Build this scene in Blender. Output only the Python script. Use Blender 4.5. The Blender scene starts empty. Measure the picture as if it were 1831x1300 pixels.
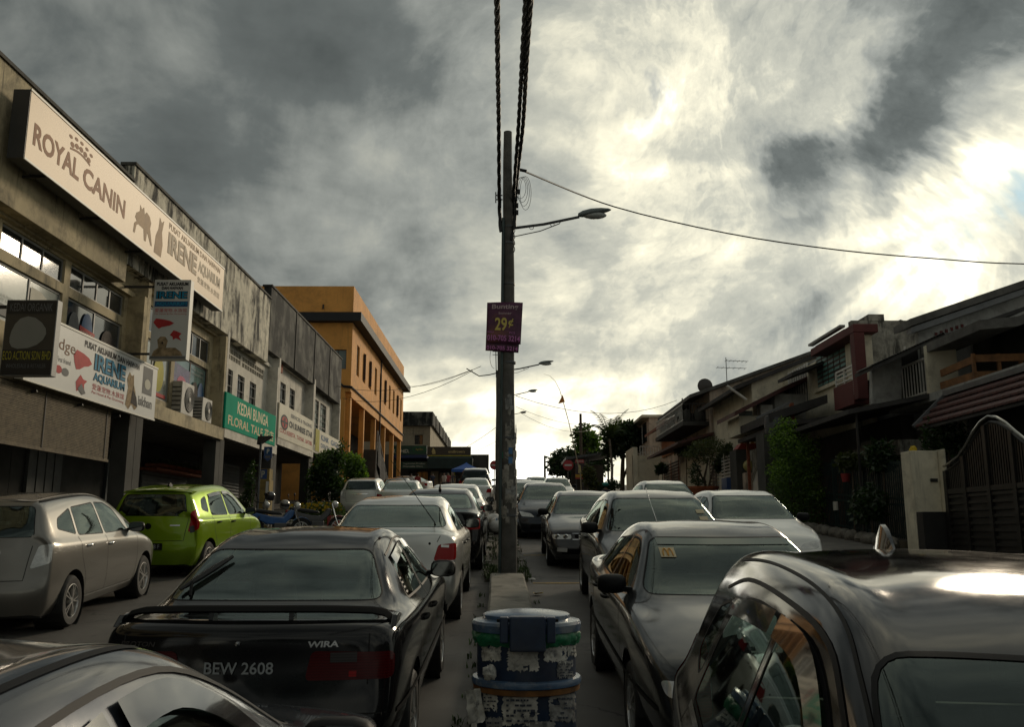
import bpy, bmesh, math, random
from mathutils import Vector, Matrix, noise as mnoise
from mathutils.bvhtree import BVHTree
from mathutils.geometry import barycentric_transform
R = math.radians
scene = bpy.context.scene
COL = scene.collection

# ------------------------------------------------------------------ camera
PITCH = math.atan(301 / 1600); YAW = math.atan(10.5 / 1600)
cam_data = bpy.data.cameras.new('camera'); cam = bpy.data.objects.new('camera', cam_data); COL.objects.link(cam)
cam_data.sensor_width = 36; cam_data.lens = 1600 / 1831 * 36; cam_data.clip_start = 0.05; cam_data.clip_end = 9000
cam.location = (0, 0, 1.8); cam.rotation_euler = (math.pi / 2 + PITCH, 0, -YAW)
scene.camera = cam
scene.view_settings.view_transform = 'Standard'; scene.view_settings.look = 'None'
scene.view_settings.exposure = 0.5; scene.view_settings.gamma = 1.0
scene.view_settings.use_curve_mapping = False
scene.cycles.max_bounces = 8; scene.cycles.transparent_max_bounces = 16
scene.cycles.caustics_reflective = False; scene.cycles.caustics_refractive = False
scene.cycles.sample_clamp_indirect = 4.0

# measuring helper: where the view ray of a photo pixel meets a wall plane (used to lay the street out)
_c, _s = math.cos(PITCH), math.sin(PITCH)
_fw = Vector((math.sin(YAW) * _c, math.cos(YAW) * _c, _s)); _rt = Vector((math.cos(YAW), -math.sin(YAW), 0)); _up = _rt.cross(_fw)
EYE = Vector((0, 0, 1.8))
def ray(px, py): return _fw + _rt * ((px - 915.5) / 1600) + _up * ((650 - py) / 1600)
def atX(px, py, x): r = ray(px, py); return EYE + r * (x / r.x)
def atY(px, py, y): r = ray(px, py); return EYE + r * (y / r.y)
S = 0.066                                   # the street climbs 6.6 %
def gz(y, o=0.0): return S * min(y, 118) + o if y < 118 else S * 118 + o
def mx(y): return 0.05 - 0.013 * max(0.0, y - 12)      # centre line of the median drifts left uphill

# ------------------------------------------------------------------ sky and sun
SUN_AZ, SUN_EL = R(31.0), R(20.0)           # azimuth measured clockwise from +Y
sun_dir = Vector((math.sin(SUN_AZ) * math.cos(SUN_EL), math.cos(SUN_AZ) * math.cos(SUN_EL), math.sin(SUN_EL)))
world = bpy.data.worlds.new('World'); scene.world = world; world.use_nodes = True
wt = world.node_tree; wt.nodes.clear()
class NT:
    """small node-tree helper"""
    def __init__(s, t): s.t = t
    def n(s, typ, **kw):
        nd = s.t.nodes.new(typ)
        for k, v in kw.items(): setattr(nd, k, v)
        return nd
    def put(s, sock, v):
        if v is None: return
        if isinstance(v, bpy.types.NodeSocket): s.t.links.new(v, sock)
        else: sock.default_value = v
    def m(s, op, a, b=None, c=None, clamp=False):
        nd = s.n('ShaderNodeMath', operation=op, use_clamp=clamp)
        for i, v in enumerate((a, b, c)): s.put(nd.inputs[i], v) if v is not None else None
        return nd.outputs[0]
    def vm(s, op, a, b=None, scale=None):
        nd = s.n('ShaderNodeVectorMath', operation=op)
        s.put(nd.inputs[0], a)
        if b is not None: s.put(nd.inputs[1], b)
        if scale is not None: s.put(nd.inputs['Scale'], scale)
        return nd.outputs['Value'] if op in ('DOT_PRODUCT', 'LENGTH', 'DISTANCE') else nd.outputs[0]
    def noise(s, vec, scale, detail=4, rough=.55, dist=0.0, dim='3D', out='Fac', lac=2.0):
        nd = s.n('ShaderNodeTexNoise', noise_dimensions=dim)
        if vec is not None: s.put(nd.inputs['Vector'], vec)
        nd.inputs['Scale'].default_value = scale; nd.inputs['Detail'].default_value = detail
        nd.inputs['Roughness'].default_value = rough; nd.inputs['Distortion'].default_value = dist; nd.inputs['Lacunarity'].default_value = lac
        return nd.outputs[out]
    def ramp(s, fac, stops, interp='LINEAR'):
        nd = s.n('ShaderNodeValToRGB'); cr = nd.color_ramp; cr.interpolation = interp
        while len(cr.elements) < len(stops): cr.elements.new(0.5)
        for e, (p, c) in zip(cr.elements, stops):
            e.position = p; e.color = (*c, 1) if len(c) == 3 else c
        s.put(nd.inputs[0], fac); return nd.outputs[0]
    def step(s, v, a, b):
        nd = s.n('ShaderNodeMapRange', interpolation_type='SMOOTHSTEP')
        s.put(nd.inputs[0], v); nd.inputs[1].default_value = a; nd.inputs[2].default_value = b
        return nd.outputs[0]
    def mix(s, fac, a, b, blend='MIX'):
        nd = s.n('ShaderNodeMix', data_type='RGBA', blend_type=blend)
        s.put(nd.inputs[0], fac); s.put(nd.inputs[6], a if not isinstance(a, tuple) else (*a[:3], 1)); s.put(nd.inputs[7], b if not isinstance(b, tuple) else (*b[:3], 1))
        return nd.outputs[2]
w = NT(wt)
wout = w.n('ShaderNodeOutputWorld'); wbg = w.n('ShaderNodeBackground'); wt.links.new(wbg.outputs[0], wout.inputs[0])
wbg.inputs[1].default_value = 0.10
world.cycles.sampling_method = 'MANUAL'; world.cycles.sample_map_resolution = 512
sky = w.n('ShaderNodeTexSky', sky_type='NISHITA', sun_disc=False, sun_elevation=SUN_EL, sun_rotation=SUN_AZ)
sky.air_density = 1.2; sky.dust_density = 1.5
tc = w.n('ShaderNodeTexCoord'); D = tc.outputs['Generated']
sep = w.n('ShaderNodeSeparateXYZ'); wt.links.new(D, sep.inputs[0])
dz = w.m('MAXIMUM', sep.outputs[2], 0.0)
den = w.m('ADD', dz, 0.30)
P2 = w.n('ShaderNodeCombineXYZ')
w.put(P2.inputs[0], w.m('DIVIDE', sep.outputs[0], den)); w.put(P2.inputs[1], w.m('DIVIDE', sep.outputs[1], den)); w.put(P2.inputs[2], w.m('MULTIPLY', dz, 1.3))
PV = w.vm('ADD', P2.outputs[0], (3.1, 7.7, 0.4))
n_big = w.noise(PV, 1.25, 6, .52, .35)
n_mid = w.noise(PV, 3.4, 7, .55, .3)
n_fine = w.noise(D, 8.0, 7, .58, .3)
val = w.m('ADD', w.m('MULTIPLY', n_big, .52), w.m('ADD', w.m('MULTIPLY', n_mid, .36), w.m('MULTIPLY', n_fine, .24)))
# slow warp so that the cloud masses get ragged edges
warp = w.vm('SCALE', w.vm('SUBTRACT', w.noise(D, 3.2, 6, .62, .4, out='Color'), (.5, .5, .5)), scale=.42)
DW = w.vm('ADD', D, warp)
def mass(px, py, amp, rad):                 # one cloud mass (amp < 0) or bright gap (amp > 0) in the visible sky
    d = ray(px, py).normalized()
    r = w.vm('DISTANCE', DW, tuple(d))
    return w.m('MULTIPLY', w.m('EXPONENT', w.m('MULTIPLY', w.m('POWER', w.m('DIVIDE', r, rad), 2.0), -1.0)), amp)
bias = None
for a in SKY_MASSES if 'SKY_MASSES' in globals() else [
        (1740, 400, .25, .11), (1800, 250, .26, .06), (1480, 320, .17, .13), (1430, 90, .20, .06), (1230, 130, .14, .10), (1120, 280, .08, .10),
        (1640, 110, -.36, .16), (1560, 240, -.22, .07), (1680, 270, -.14, .045), (1370, 110, -.12, .05), (1800, 370, -.24, .04), (1420, 360, -.10, .07),
        (1250, 520, -.07, .2), (350, 380, -.10, .26), (100, 60, -.02, .3), (620, 60, -.05, .2), (560, 300, .06, .06), (1050, 730, .08, .22), (860, 830, .16, .2),
        (1640, 560, -.15, .13), (1350, 600, -.05, .15)]:
    v = mass(*a); bias = v if bias is None else w.m('ADD', bias, v)
sd = w.vm('DOT_PRODUCT', D, tuple(sun_dir))
glow = w.m('MULTIPLY', w.m('POWER', w.m('MAXIMUM', sd, 0.0), 4.0), .13)
hor = w.m('MULTIPLY', w.m('POWER', w.m('SUBTRACT', 1.0, w.m('MINIMUM', dz, 1.0)), 7.0), .10)
val = w.m('ADD', w.m('ADD', val, bias), w.m('ADD', glow, hor))
val = w.m('ADD', val, w.m('MULTIPLY_ADD', sd, .02, -.112))
# fine breaks in the cloud near the sun, and crepuscular rays fanning down from it
n_edge = w.noise(DW, 17.0, 8, .62, .2)
val = w.m('ADD', val, w.m('MULTIPLY', w.m('SUBTRACT', n_edge, .5), w.m('MULTIPLY', w.step(sd, .7, .97), .24)))
su = Vector((math.cos(SUN_AZ), -math.sin(SUN_AZ), 0)); sv = su.cross(sun_dir) * -1
ru, rv = w.vm('DOT_PRODUCT', D, tuple(su)), w.vm('DOT_PRODUCT', D, tuple(sv if sv.z > 0 else -sv))
ang = w.n('ShaderNodeCombineXYZ'); w.put(ang.inputs[0], w.m('ARCTAN2', ru, w.m('MULTIPLY', rv, -1.0)))
rays = w.m('SUBTRACT', w.noise(ang.outputs[0], 5.0, 3, .5), .5)
rad_ = w.m('SQRT', w.m('ADD', w.m('MULTIPLY', ru, ru), w.m('MULTIPLY', rv, rv)))
mask = w.m('MULTIPLY', w.m('MULTIPLY', w.step(rad_, .05, .14), w.m('SUBTRACT', 1.0, w.step(rad_, .2, .5))), w.m('MULTIPLY', w.step(w.m('MULTIPLY', rv, -1.0), .01, .08), w.step(sd, .5, .8)))
val = w.m('ADD', val, w.m('MULTIPLY', w.m('MULTIPLY', rays, mask), .42))
K = 10.0                                    # colours below are display radiance; background strength is 0.1
def k(*c): return tuple(x * K for x in c)
cl = w.ramp(val, [(.20, k(.044, .051, .050)), (.36, k(.095, .106, .102)), (.47, k(.215, .226, .207)), (.57, k(.355, .355, .30)),
                  (.67, k(.64, .605, .465)), (.77, k(1.07, 1.01, .84)), (.93, k(1.9, 1.85, 1.65))])
gap = w.m('ADD', w.m('ADD', mass(1800, 350, 1.0, .030), mass(1770, 395, .7, .02)), w.m('ADD', mass(1205, 105, .7, .016), mass(1140, 115, .5, .014)), clamp=True)
cl = w.vm('SCALE', cl, scale=w.m('MULTIPLY_ADD', w.m('POWER', w.m('MAXIMUM', sd, 0.0), 3.0), .45, .85))   # cloud is brighter towards the hidden sun
w.put(wbg.inputs[0], w.mix(w.m('MULTIPLY', gap, .75), cl, w.vm('MULTIPLY', sky.outputs[0], (.10, .17, .26))))

sun = bpy.data.lights.new('sun', 'SUN'); sun.energy = 1.0; sun.angle = R(11); sun.color = (1.0, .84, .62)
sun_ob = bpy.data.objects.new('sun', sun); COL.objects.link(sun_ob)
sun_ob.rotation_euler = (-sun_dir).to_track_quat('-Z', 'Y').to_euler()
sun_ob.location = (0, 0, 60)

# ------------------------------------------------------------------ materials
MATS = {}
def new_mat(name):
    m = bpy.data.materials.new(name); m.use_nodes = True
    b = m.node_tree.nodes['Principled BSDF']; MATS[name] = m
    return m, NT(m.node_tree), b
def mat(name, col, rough=.6, metal=0.0, var=.12, vscale=3.0, bump=0.0, bscale=40.0, coat=0.0, spec=.5, dirt=None, dirt_amt=0.0, dirt_scale=1.5, streak=0.0, streak_col=(.02, .02, .018), trans=0.0, streak_scale=(5, 5, .35), streak_lo=.52):
    """plain surface: colour with slow variation, optional dirt patches, vertical rain streaks and fine relief"""
    m, t, b = new_mat(name)
    if name.startswith('ink_'): spec = .08
    pos = t.n('ShaderNodeNewGeometry').outputs['Position']
    c = col
    if var > 0:
        nz = t.noise(pos, vscale, 5, .6)
        lo = tuple(x * (1 - var * 1.6) for x in col); hi = tuple(min(1, x * (1 + var)) for x in col)
        c = t.ramp(nz, [(.3, lo), (.7, hi)])
    if dirt_amt > 0:
        f = t.m('MULTIPLY', t.step(t.noise(pos, dirt_scale, 7, .68, .4), .48, .68), dirt_amt)
        c = t.mix(f, c, dirt)
    if streak > 0:
        sv = t.vm('MULTIPLY', pos, streak_scale)
        f1 = t.step(t.noise(sv, 1.0, 7, .7, .25), streak_lo, streak_lo + .16)
        f2 = t.step(t.noise(pos, .8, 5, .65), .36, .56)
        f3 = t.step(t.noise(pos, 6.0, 6, .7), .40, .66)
        f = t.m('MULTIPLY', t.m('MAXIMUM', t.m('MULTIPLY', f1, f2), t.m('MULTIPLY', t.m('MULTIPLY', f3, f2), .45)), streak)
        c = t.mix(f, c, streak_col)
    t.put(b.inputs['Base Color'], c if not isinstance(c, tuple) else (*c, 1))
    b.inputs['Roughness'].default_value = rough; b.inputs['Metallic'].default_value = metal
    b.inputs['Specular IOR Level'].default_value = spec
    if coat: b.inputs['Coat Weight'].default_value = coat; b.inputs['Coat Roughness'].default_value = .04
    if bump > 0:
        bn = t.n('ShaderNodeBump'); bn.inputs['Strength'].default_value = bump; bn.inputs['Distance'].default_value = .02
        t.put(bn.inputs['Height'], t.noise(pos, bscale, 5, .65)); t.put(b.inputs['Normal'], bn.outputs[0])
    return m
def M(x): return MATS[x] if isinstance(x, str) else x

# ------------------------------------------------------------------ mesh builder
class MB:
    def __init__(s): s.v = []; s.f = []
    def add(s, vs, fs):
        o = len(s.v); s.v += [tuple(p) for p in vs]; s.f += [tuple(i + o for i in f) for f in fs]; return s
    def box(s, x0, x1, y0, y1, z0, z1):
        x0, x1 = min(x0, x1), max(x0, x1); y0, y1 = min(y0, y1), max(y0, y1); z0, z1 = min(z0, z1), max(z0, z1)
        return s.add([(x0, y0, z0), (x1, y0, z0), (x1, y1, z0), (x0, y1, z0), (x0, y0, z1), (x1, y0, z1), (x1, y1, z1), (x0, y1, z1)],
                     [(0, 3, 2, 1), (4, 5, 6, 7), (0, 1, 5, 4), (1, 2, 6, 5), (2, 3, 7, 6), (3, 0, 4, 7)])
    def beam(s, a, b, w, h=None, up=(0, 0, 1)):
        """rectangular bar from a to b"""
        h = h or w; a = Vector(a); b = Vector(b); d = (b - a).normalized(); u = Vector(up)
        if abs(d.dot(u)) > .98: u = Vector((1, 0, 0))
        x = d.cross(u).normalized(); u = x.cross(d).normalized(); x *= w / 2; u *= h / 2
        vs = [p + q for p in (a, b) for q in (-x - u, x - u, x + u, -x + u)]
        return s.add(vs, [(3, 2, 1, 0), (4, 5, 6, 7), (0, 1, 5, 4), (1, 2, 6, 5), (2, 3, 7, 6), (3, 0, 4, 7)])
    def prism(s, pts, axis, a, b):
        """polygon given in the plane across `axis`, extruded a..b: axis x -> (y,z), y -> (x,z), z -> (x,y)"""
        def P(p, t): return (t, p[0], p[1]) if axis == 'x' else ((p[0], t, p[1]) if axis == 'y' else (p[0], p[1], t))
        n = len(pts); vs = [P(p, a) for p in pts] + [P(p, b) for p in pts]
        return s.add(vs, [tuple(range(n))[::-1], tuple(range(n, 2 * n))] + [(i, (i + 1) % n, n + (i + 1) % n, n + i) for i in range(n)])
    def tube(s, path, r, n=6, cap=True):
        path = [Vector(p) for p in path]; rs = r if isinstance(r, (list, tuple)) else [r] * len(path); o = len(s.v); last = None
        for i, p in enumerate(path):
            d = (path[min(i + 1, len(path) - 1)] - path[max(i - 1, 0)]).normalized()
            u = last if last is not None else (Vector((0, 0, 1)) if abs(d.z) < .9 else Vector((1, 0, 0)))
            x = d.cross(u)
            if x.length < 1e-5: x = d.cross(Vector((0, 1, 0)))
            x.normalize(); u = x.cross(d).normalized(); last = u
            s.v += [tuple(p + (x * math.cos(2 * math.pi * k / n) + u * math.sin(2 * math.pi * k / n)) * rs[i]) for k in range(n)]
        for i in range(len(path) - 1):
            for k in range(n):
                a, b = o + i * n + k, o + i * n + (k + 1) % n
                s.f.append((a, b, b + n, a + n))
        if cap: s.f.append(tuple(range(o, o + n))[::-1]); s.f.append(tuple(range(len(s.v) - n, len(s.v))))
        return s
    def lathe(s, prof, n=24, c=(0, 0, 0), axis='z', a0=0, a1=2 * math.pi):
        o = len(s.v); full = abs(a1 - a0 - 2 * math.pi) < 1e-4; m = n if full else n + 1
        for r, h in prof:
            for k in range(m):
                a = a0 + (a1 - a0) * k / n; x, y = r * math.cos(a), r * math.sin(a)
                s.v.append((c[0] + x, c[1] + y, c[2] + h) if axis == 'z' else ((c[0] + h, c[1] + x, c[2] + y) if axis == 'x' else (c[0] + x, c[1] + h, c[2] + y)))
        for i in range(len(prof) - 1):
            for k in range(n):
                a, b = o + i * m + k, o + i * m + (k + 1) % m
                s.f.append((a, b, b + m, a + m))
        return s
    def quad(s, *p): return s.add(p, [tuple(range(len(p)))])
    def blob(s, c, r, seg=8, rings=6, jit=0.0, rnd=None):
        rr = r if isinstance(r, (list, tuple)) else (r, r, r); o = len(s.v)
        for i in range(rings + 1):
            t = math.pi * i / rings
            for k in range(seg):
                a = 2 * math.pi * k / seg; j = 1 + (rnd.uniform(-jit, jit) if rnd else 0)
                s.v.append((c[0] + rr[0] * math.sin(t) * math.cos(a) * j, c[1] + rr[1] * math.sin(t) * math.sin(a) * j, c[2] + rr[2] * math.cos(t) * j))
        for i in range(rings):
            for k in range(seg):
                a, b = o + i * seg + k, o + i * seg + (k + 1) % seg
                s.f.append((a, a + seg, b + seg, b))
        return s
    def mesh(s, name, m, smooth=False, base=(0, 0, 0), angle=35):
        me = bpy.data.meshes.new(name); bx, by, bz = base
        me.from_pydata([(x - bx, y - by, z - bz) for x, y, z in s.v], [], s.f); me.update()
        if m: me.materials.append(M(m))
        if smooth:
            me.polygons.foreach_set('use_smooth', [True] * len(me.polygons)); me.set_sharp_from_angle(angle=R(angle))
        return me
    def build(s, name, m, parent=None, smooth=False, bevel=0.0, angle=35, local=False):
        base = parent_base(parent) if parent is not None and not local else (0, 0, 0)
        ob = link(name, s.mesh(name, m, smooth, base, angle), parent)
        if bevel:
            bm_ = ob.modifiers.new('bevel', 'BEVEL'); bm_.width = bevel; bm_.segments = 2; bm_.limit_method = 'ANGLE'; bm_.angle_limit = R(40)
        return ob
def parent_base(p):
    b = Vector((0, 0, 0))
    while p is not None: b += p.location; p = p.parent
    return b
def link(name, data, parent=None):
    ob = bpy.data.objects.new(name, data); COL.objects.link(ob)
    if parent is not None: ob.parent = parent
    return ob
def tag(o, label, cat, group=None):
    o['label'] = label; o['category'] = cat
    if group: o['group'] = group
    return o
def thing(name, label, cat, loc=(0, 0, 0), rz=0.0, group=None):
    o = link(name, None); o.location = loc; o.rotation_euler = (0, 0, rz); o.empty_display_size = .3
    return tag(o, label, cat, group)
def struct(o, kind='structure'): o['kind'] = kind; return o
def copy_tree(o, parent=None):
    c = o.copy(); COL.objects.link(c); c.parent = parent
    for ch in list(o.children): copy_tree(ch, c)
    return c
def subdiv_quad(mb, p00, p10, p11, p01, nu, nv, fn=None):
    p00, p10, p11, p01 = map(Vector, (p00, p10, p11, p01)); vs = []
    for j in range(nv + 1):
        for i in range(nu + 1):
            u, v = i / nu, j / nv
            p = (p00 * (1 - u) + p10 * u) * (1 - v) + (p01 * (1 - u) + p11 * u) * v
            vs.append(fn(p, u, v) if fn else p)
    fs = [(j * (nu + 1) + i, j * (nu + 1) + i + 1, (j + 1) * (nu + 1) + i + 1, (j + 1) * (nu + 1) + i) for j in range(nv) for i in range(nu)]
    mb.add(vs, fs); return mb

# lettering: text outlines turned into flat meshes, laid 4 mm proud of their board
_tx = {}
def text_geo(s, bold=0.0, shear=0.0, space=1.0):
    key = (s, bold, shear, space)
    if key in _tx: return _tx[key]
    cu = bpy.data.curves.new('t', 'FONT'); cu.body = s; cu.size = 1; cu.offset = bold; cu.shear = shear; cu.space_character = space; cu.resolution_u = 3
    ob = bpy.data.objects.new('t', cu); COL.objects.link(ob)
    dg = bpy.context.evaluated_depsgraph_get(); me = ob.evaluated_get(dg).to_mesh()
    vs = [v.co.copy() for v in me.vertices]; fs = [tuple(p.vertices) for p in me.polygons]
    ob.evaluated_get(dg).to_mesh_clear(); bpy.data.objects.remove(ob); bpy.data.curves.remove(cu)
    if not vs: vs, fs = [Vector((0, 0, 0)), Vector((1, 0, 0)), Vector((0, 1, 0))], [(0, 1, 2)]
    x0, x1 = min(v.x for v in vs), max(v.x for v in vs); y0, y1 = min(v.y for v in vs), max(v.y for v in vs)
    g = ([((v.x - x0) / max(x1 - x0, 1e-6), (v.y - y0) / max(y1 - y0, 1e-6)) for v in vs], fs); _tx[key] = g
    return g
class Board:
    """a flat face with origin o (lower left), axes u (reading direction) and v (up); prints lay slightly proud of it"""
    def __init__(s, o, u, v, w, h, parent):
        s.o, s.u, s.v, s.w, s.h, s.parent = Vector(o), Vector(u).normalized(), Vector(v).normalized(), w, h, parent
        s.n = s.u.cross(s.v); s.lv = 0.004
    def pt(s, a, b, lift=None): return s.o + s.u * (a * s.w) + s.v * (b * s.h) + s.n * (s.lv if lift is None else lift)
    def text(s, txt, x0, y0, x1, y1, m, name='lettering', bold=0.0, shear=0.0, lift=None, space=1.0):
        vs, fs = text_geo(txt, bold, shear, space); b = MB()
        b.add([s.pt(x0 + a * (x1 - x0), y0 + c * (y1 - y0), lift) for a, c in vs], fs)
        return b.build(name, m, s.parent)
    def shape(s, pts, m, name='print', lift=None):
        b = MB(); b.add([s.pt(a, c, lift) for a, c in pts], [tuple(range(len(pts)))]); return b.build(name, m, s.parent)
    def ellipse(s, cx, cy, rx, ry, m, name='print', n=20, lift=None, rot=0.0):
        return s.shape([(cx + rx * math.cos(t) * math.cos(rot) - ry * math.sin(t) * math.sin(rot), cy + rx * math.cos(t) * math.sin(rot) + ry * math.sin(t) * math.cos(rot)) for t in [2 * math.pi * i / n for i in range(n)]], m, name, lift)
    def multi(s, polys, m, name='print', lift=None):
        b = MB()
        for pts in polys: b.add([s.pt(a, c, lift) for a, c in pts], [tuple(range(len(pts)))])
        return b.build(name, m, s.parent)

# ------------------------------------------------------------------ cars
def car_mats():
    m, t, b = new_mat('car_glass')
    t.t.nodes.remove(b)
    out = [n for n in t.t.nodes if n.type == 'OUTPUT_MATERIAL'][0]
    tr = t.n('ShaderNodeBsdfTransparent'); tr.inputs[0].default_value = (.52, .62, .58, 1)
    gl = t.n('ShaderNodeBsdfGlossy'); gl.inputs['Roughness'].default_value = .025; gl.inputs[0].default_value = (.80, .95, .92, 1)
    fr = t.n('ShaderNodeFresnel'); fr.inputs[0].default_value = 1.52
    pos = t.n('ShaderNodeNewGeometry').outputs['Position']
    dust = t.n('ShaderNodeBsdfDiffuse'); dust.inputs[0].default_value = (.30, .29, .26, 1)
    mx1 = t.n('ShaderNodeMixShader'); t.put(mx1.inputs[0], t.m('MULTIPLY_ADD', fr.outputs[0], .85, .015, clamp=True)); t.put(mx1.inputs[1], tr.outputs[0]); t.put(mx1.inputs[2], gl.outputs[0])
    mx2 = t.n('ShaderNodeMixShader'); t.put(mx2.inputs[0], t.m('MULTIPLY', t.step(t.noise(pos, 2.5, 6, .65), .35, .8), .035)); t.put(mx2.inputs[1], mx1.outputs[0]); t.put(mx2.inputs[2], dust.outputs[0])
    t.put(out.inputs[0], mx2.outputs[0])
    MATS['car_glass_rear'] = m.copy()
    for n in MATS['car_glass_rear'].node_tree.nodes:
        if n.type == 'MATH' and n.operation == 'MULTIPLY_ADD': n.inputs[1].default_value = 1.2; n.inputs[2].default_value = .035
    MATS['car_glass_dark'] = m.copy(); nd = MATS['car_glass_dark'].node_tree.nodes
    [n for n in nd if n.type == 'BSDF_TRANSPARENT'][0].inputs[0].default_value = (.10, .125, .12, 1)
    mat('rubber', (.012, .012, .012), .55, var=.2, vscale=20)
    mat('seam', (.006, .006, .006), .8, var=0)
    mat('tyre', (.016, .016, .016), .75, var=.3, vscale=12, bump=.15, bscale=90, dirt=(.06, .05, .04), dirt_amt=.5, dirt_scale=5)
    mat('alloy', (.55, .55, .54), .28, .95, var=.1, dirt=(.12, .10, .08), dirt_amt=.5, dirt_scale=9)
    mat('rim_dark', (.05, .05, .05), .6, .3, var=.2)
    mat('chrome', (.75, .75, .74), .12, 1.0, var=0)
    mat('mirror_tint', (.16, .17, .17), .06, 1.0, var=0)
    mat('black_trim', (.007, .007, .008), .55, spec=.12, var=.15, vscale=9)
    mat('visor_plastic', (.02, .02, .022), .10, var=0, coat=1.0)
    mat('cabin', (.022, .022, .023), .8, var=.2)
    mat('seat_cloth', (.13, .13, .13), .85, var=.2, vscale=12)
    mat('plate_black', (.008, .008, .009), .35, var=0)
    mat('plate_text', (.32, .34, .35), .5, var=.05)
    mat('badge', (.62, .62, .62), .25, .6, var=0)
    mat('lamp_silver', (.62, .62, .6), .16, .9, var=.25, vscale=26)
    mat('lamp_clear', (.60, .60, .58), .10, .25, var=.12, vscale=30, coat=1.0)
    mat('amber', (.55, .16, .02), .2, var=.1, coat=1.0)
    for nm, c in (('lamp_red', (.34, .005, .006)), ('lamp_red_dark', (.075, .003, .004)), ('lamp_smoke', (.055, .05, .05))):
        mm, t, b = new_mat(nm); pos = t.n('ShaderNodeNewGeometry').outputs['Position']
        wv = t.n('ShaderNodeTexWave', wave_type='BANDS', bands_direction='Z'); wv.inputs['Scale'].default_value = 22; t.put(wv.inputs['Vector'], pos)
        t.put(b.inputs['Base Color'], t.mix(t.m('MULTIPLY', wv.outputs['Fac'], .55), c, tuple(x * .45 for x in c)))
        b.inputs['Roughness'].default_value = .2; b.inputs['Specular IOR Level'].default_value = .25
def paint(name, col, metal=.0, rough=.35, dust=.12):
    """two-sided panel: clear-coated paint outside (with a film of road dust), dark lining inside"""
    m, t, b = new_mat('paint_' + name)
    g = t.n('ShaderNodeNewGeometry'); pos = g.outputs['Position']
    nz = t.step(t.noise(pos, 3.0, 7, .68), .35, .8)
    c = t.mix(t.m('MULTIPLY', nz, dust), col, (.20, .185, .155))
    c = t.mix(g.outputs['Backfacing'], c, (.02, .02, .02))
    t.put(b.inputs['Base Color'], c); b.inputs['Metallic'].default_value = metal
    b.inputs['Roughness'].default_value = rough; b.inputs['Specular IOR Level'].default_value = 0.0; b.inputs['Coat IOR'].default_value = 1.42
    t.put(b.inputs['Coat Weight'], t.m('SUBTRACT', 1.0, g.outputs['Backfacing']))
    t.put(b.inputs['Coat Roughness'], t.m('MULTIPLY_ADD', nz, .08, .055))
    return m

def rounded(pts, r, seg=5):
    """round the corners of a convex polygon"""
    out = []; n = len(pts)
    for i in range(n):
        p, a, b = Vector(pts[i]).to_2d(), Vector(pts[i - 1]).to_2d(), Vector(pts[(i + 1) % n]).to_2d()
        rr = min(r, (a - p).length * .45, (b - p).length * .45)
        q0 = p + (a - p).normalized() * rr; q1 = p + (b - p).normalized() * rr
        for k in range(seg + 1):
            t = k / seg; out.append(tuple(q0 * (1 - t) ** 2 + p * 2 * t * (1 - t) + q1 * t * t))
    return out
def shrink(pts, d):
    """offset a convex polygon inwards by d"""
    n = len(pts); c = sum((Vector(p).to_2d() for p in pts), Vector((0, 0))) / n; lines = []
    for i in range(n):
        a, b = Vector(pts[i]).to_2d(), Vector(pts[(i + 1) % n]).to_2d(); nn = Vector((-(b - a).y, (b - a).x)).normalized()
        if nn.dot(c - a) < 0: nn = -nn
        lines.append((a + nn * d, b - a))
    out = []
    for i in range(n):
        (p, u), (q, v) = lines[i - 1], lines[i]; den = u.x * v.y - u.y * v.x
        out.append(tuple(q) if abs(den) < 1e-9 else tuple(p + u * (((q - p).x * v.y - (q - p).y * v.x) / den)))
    return out

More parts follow.
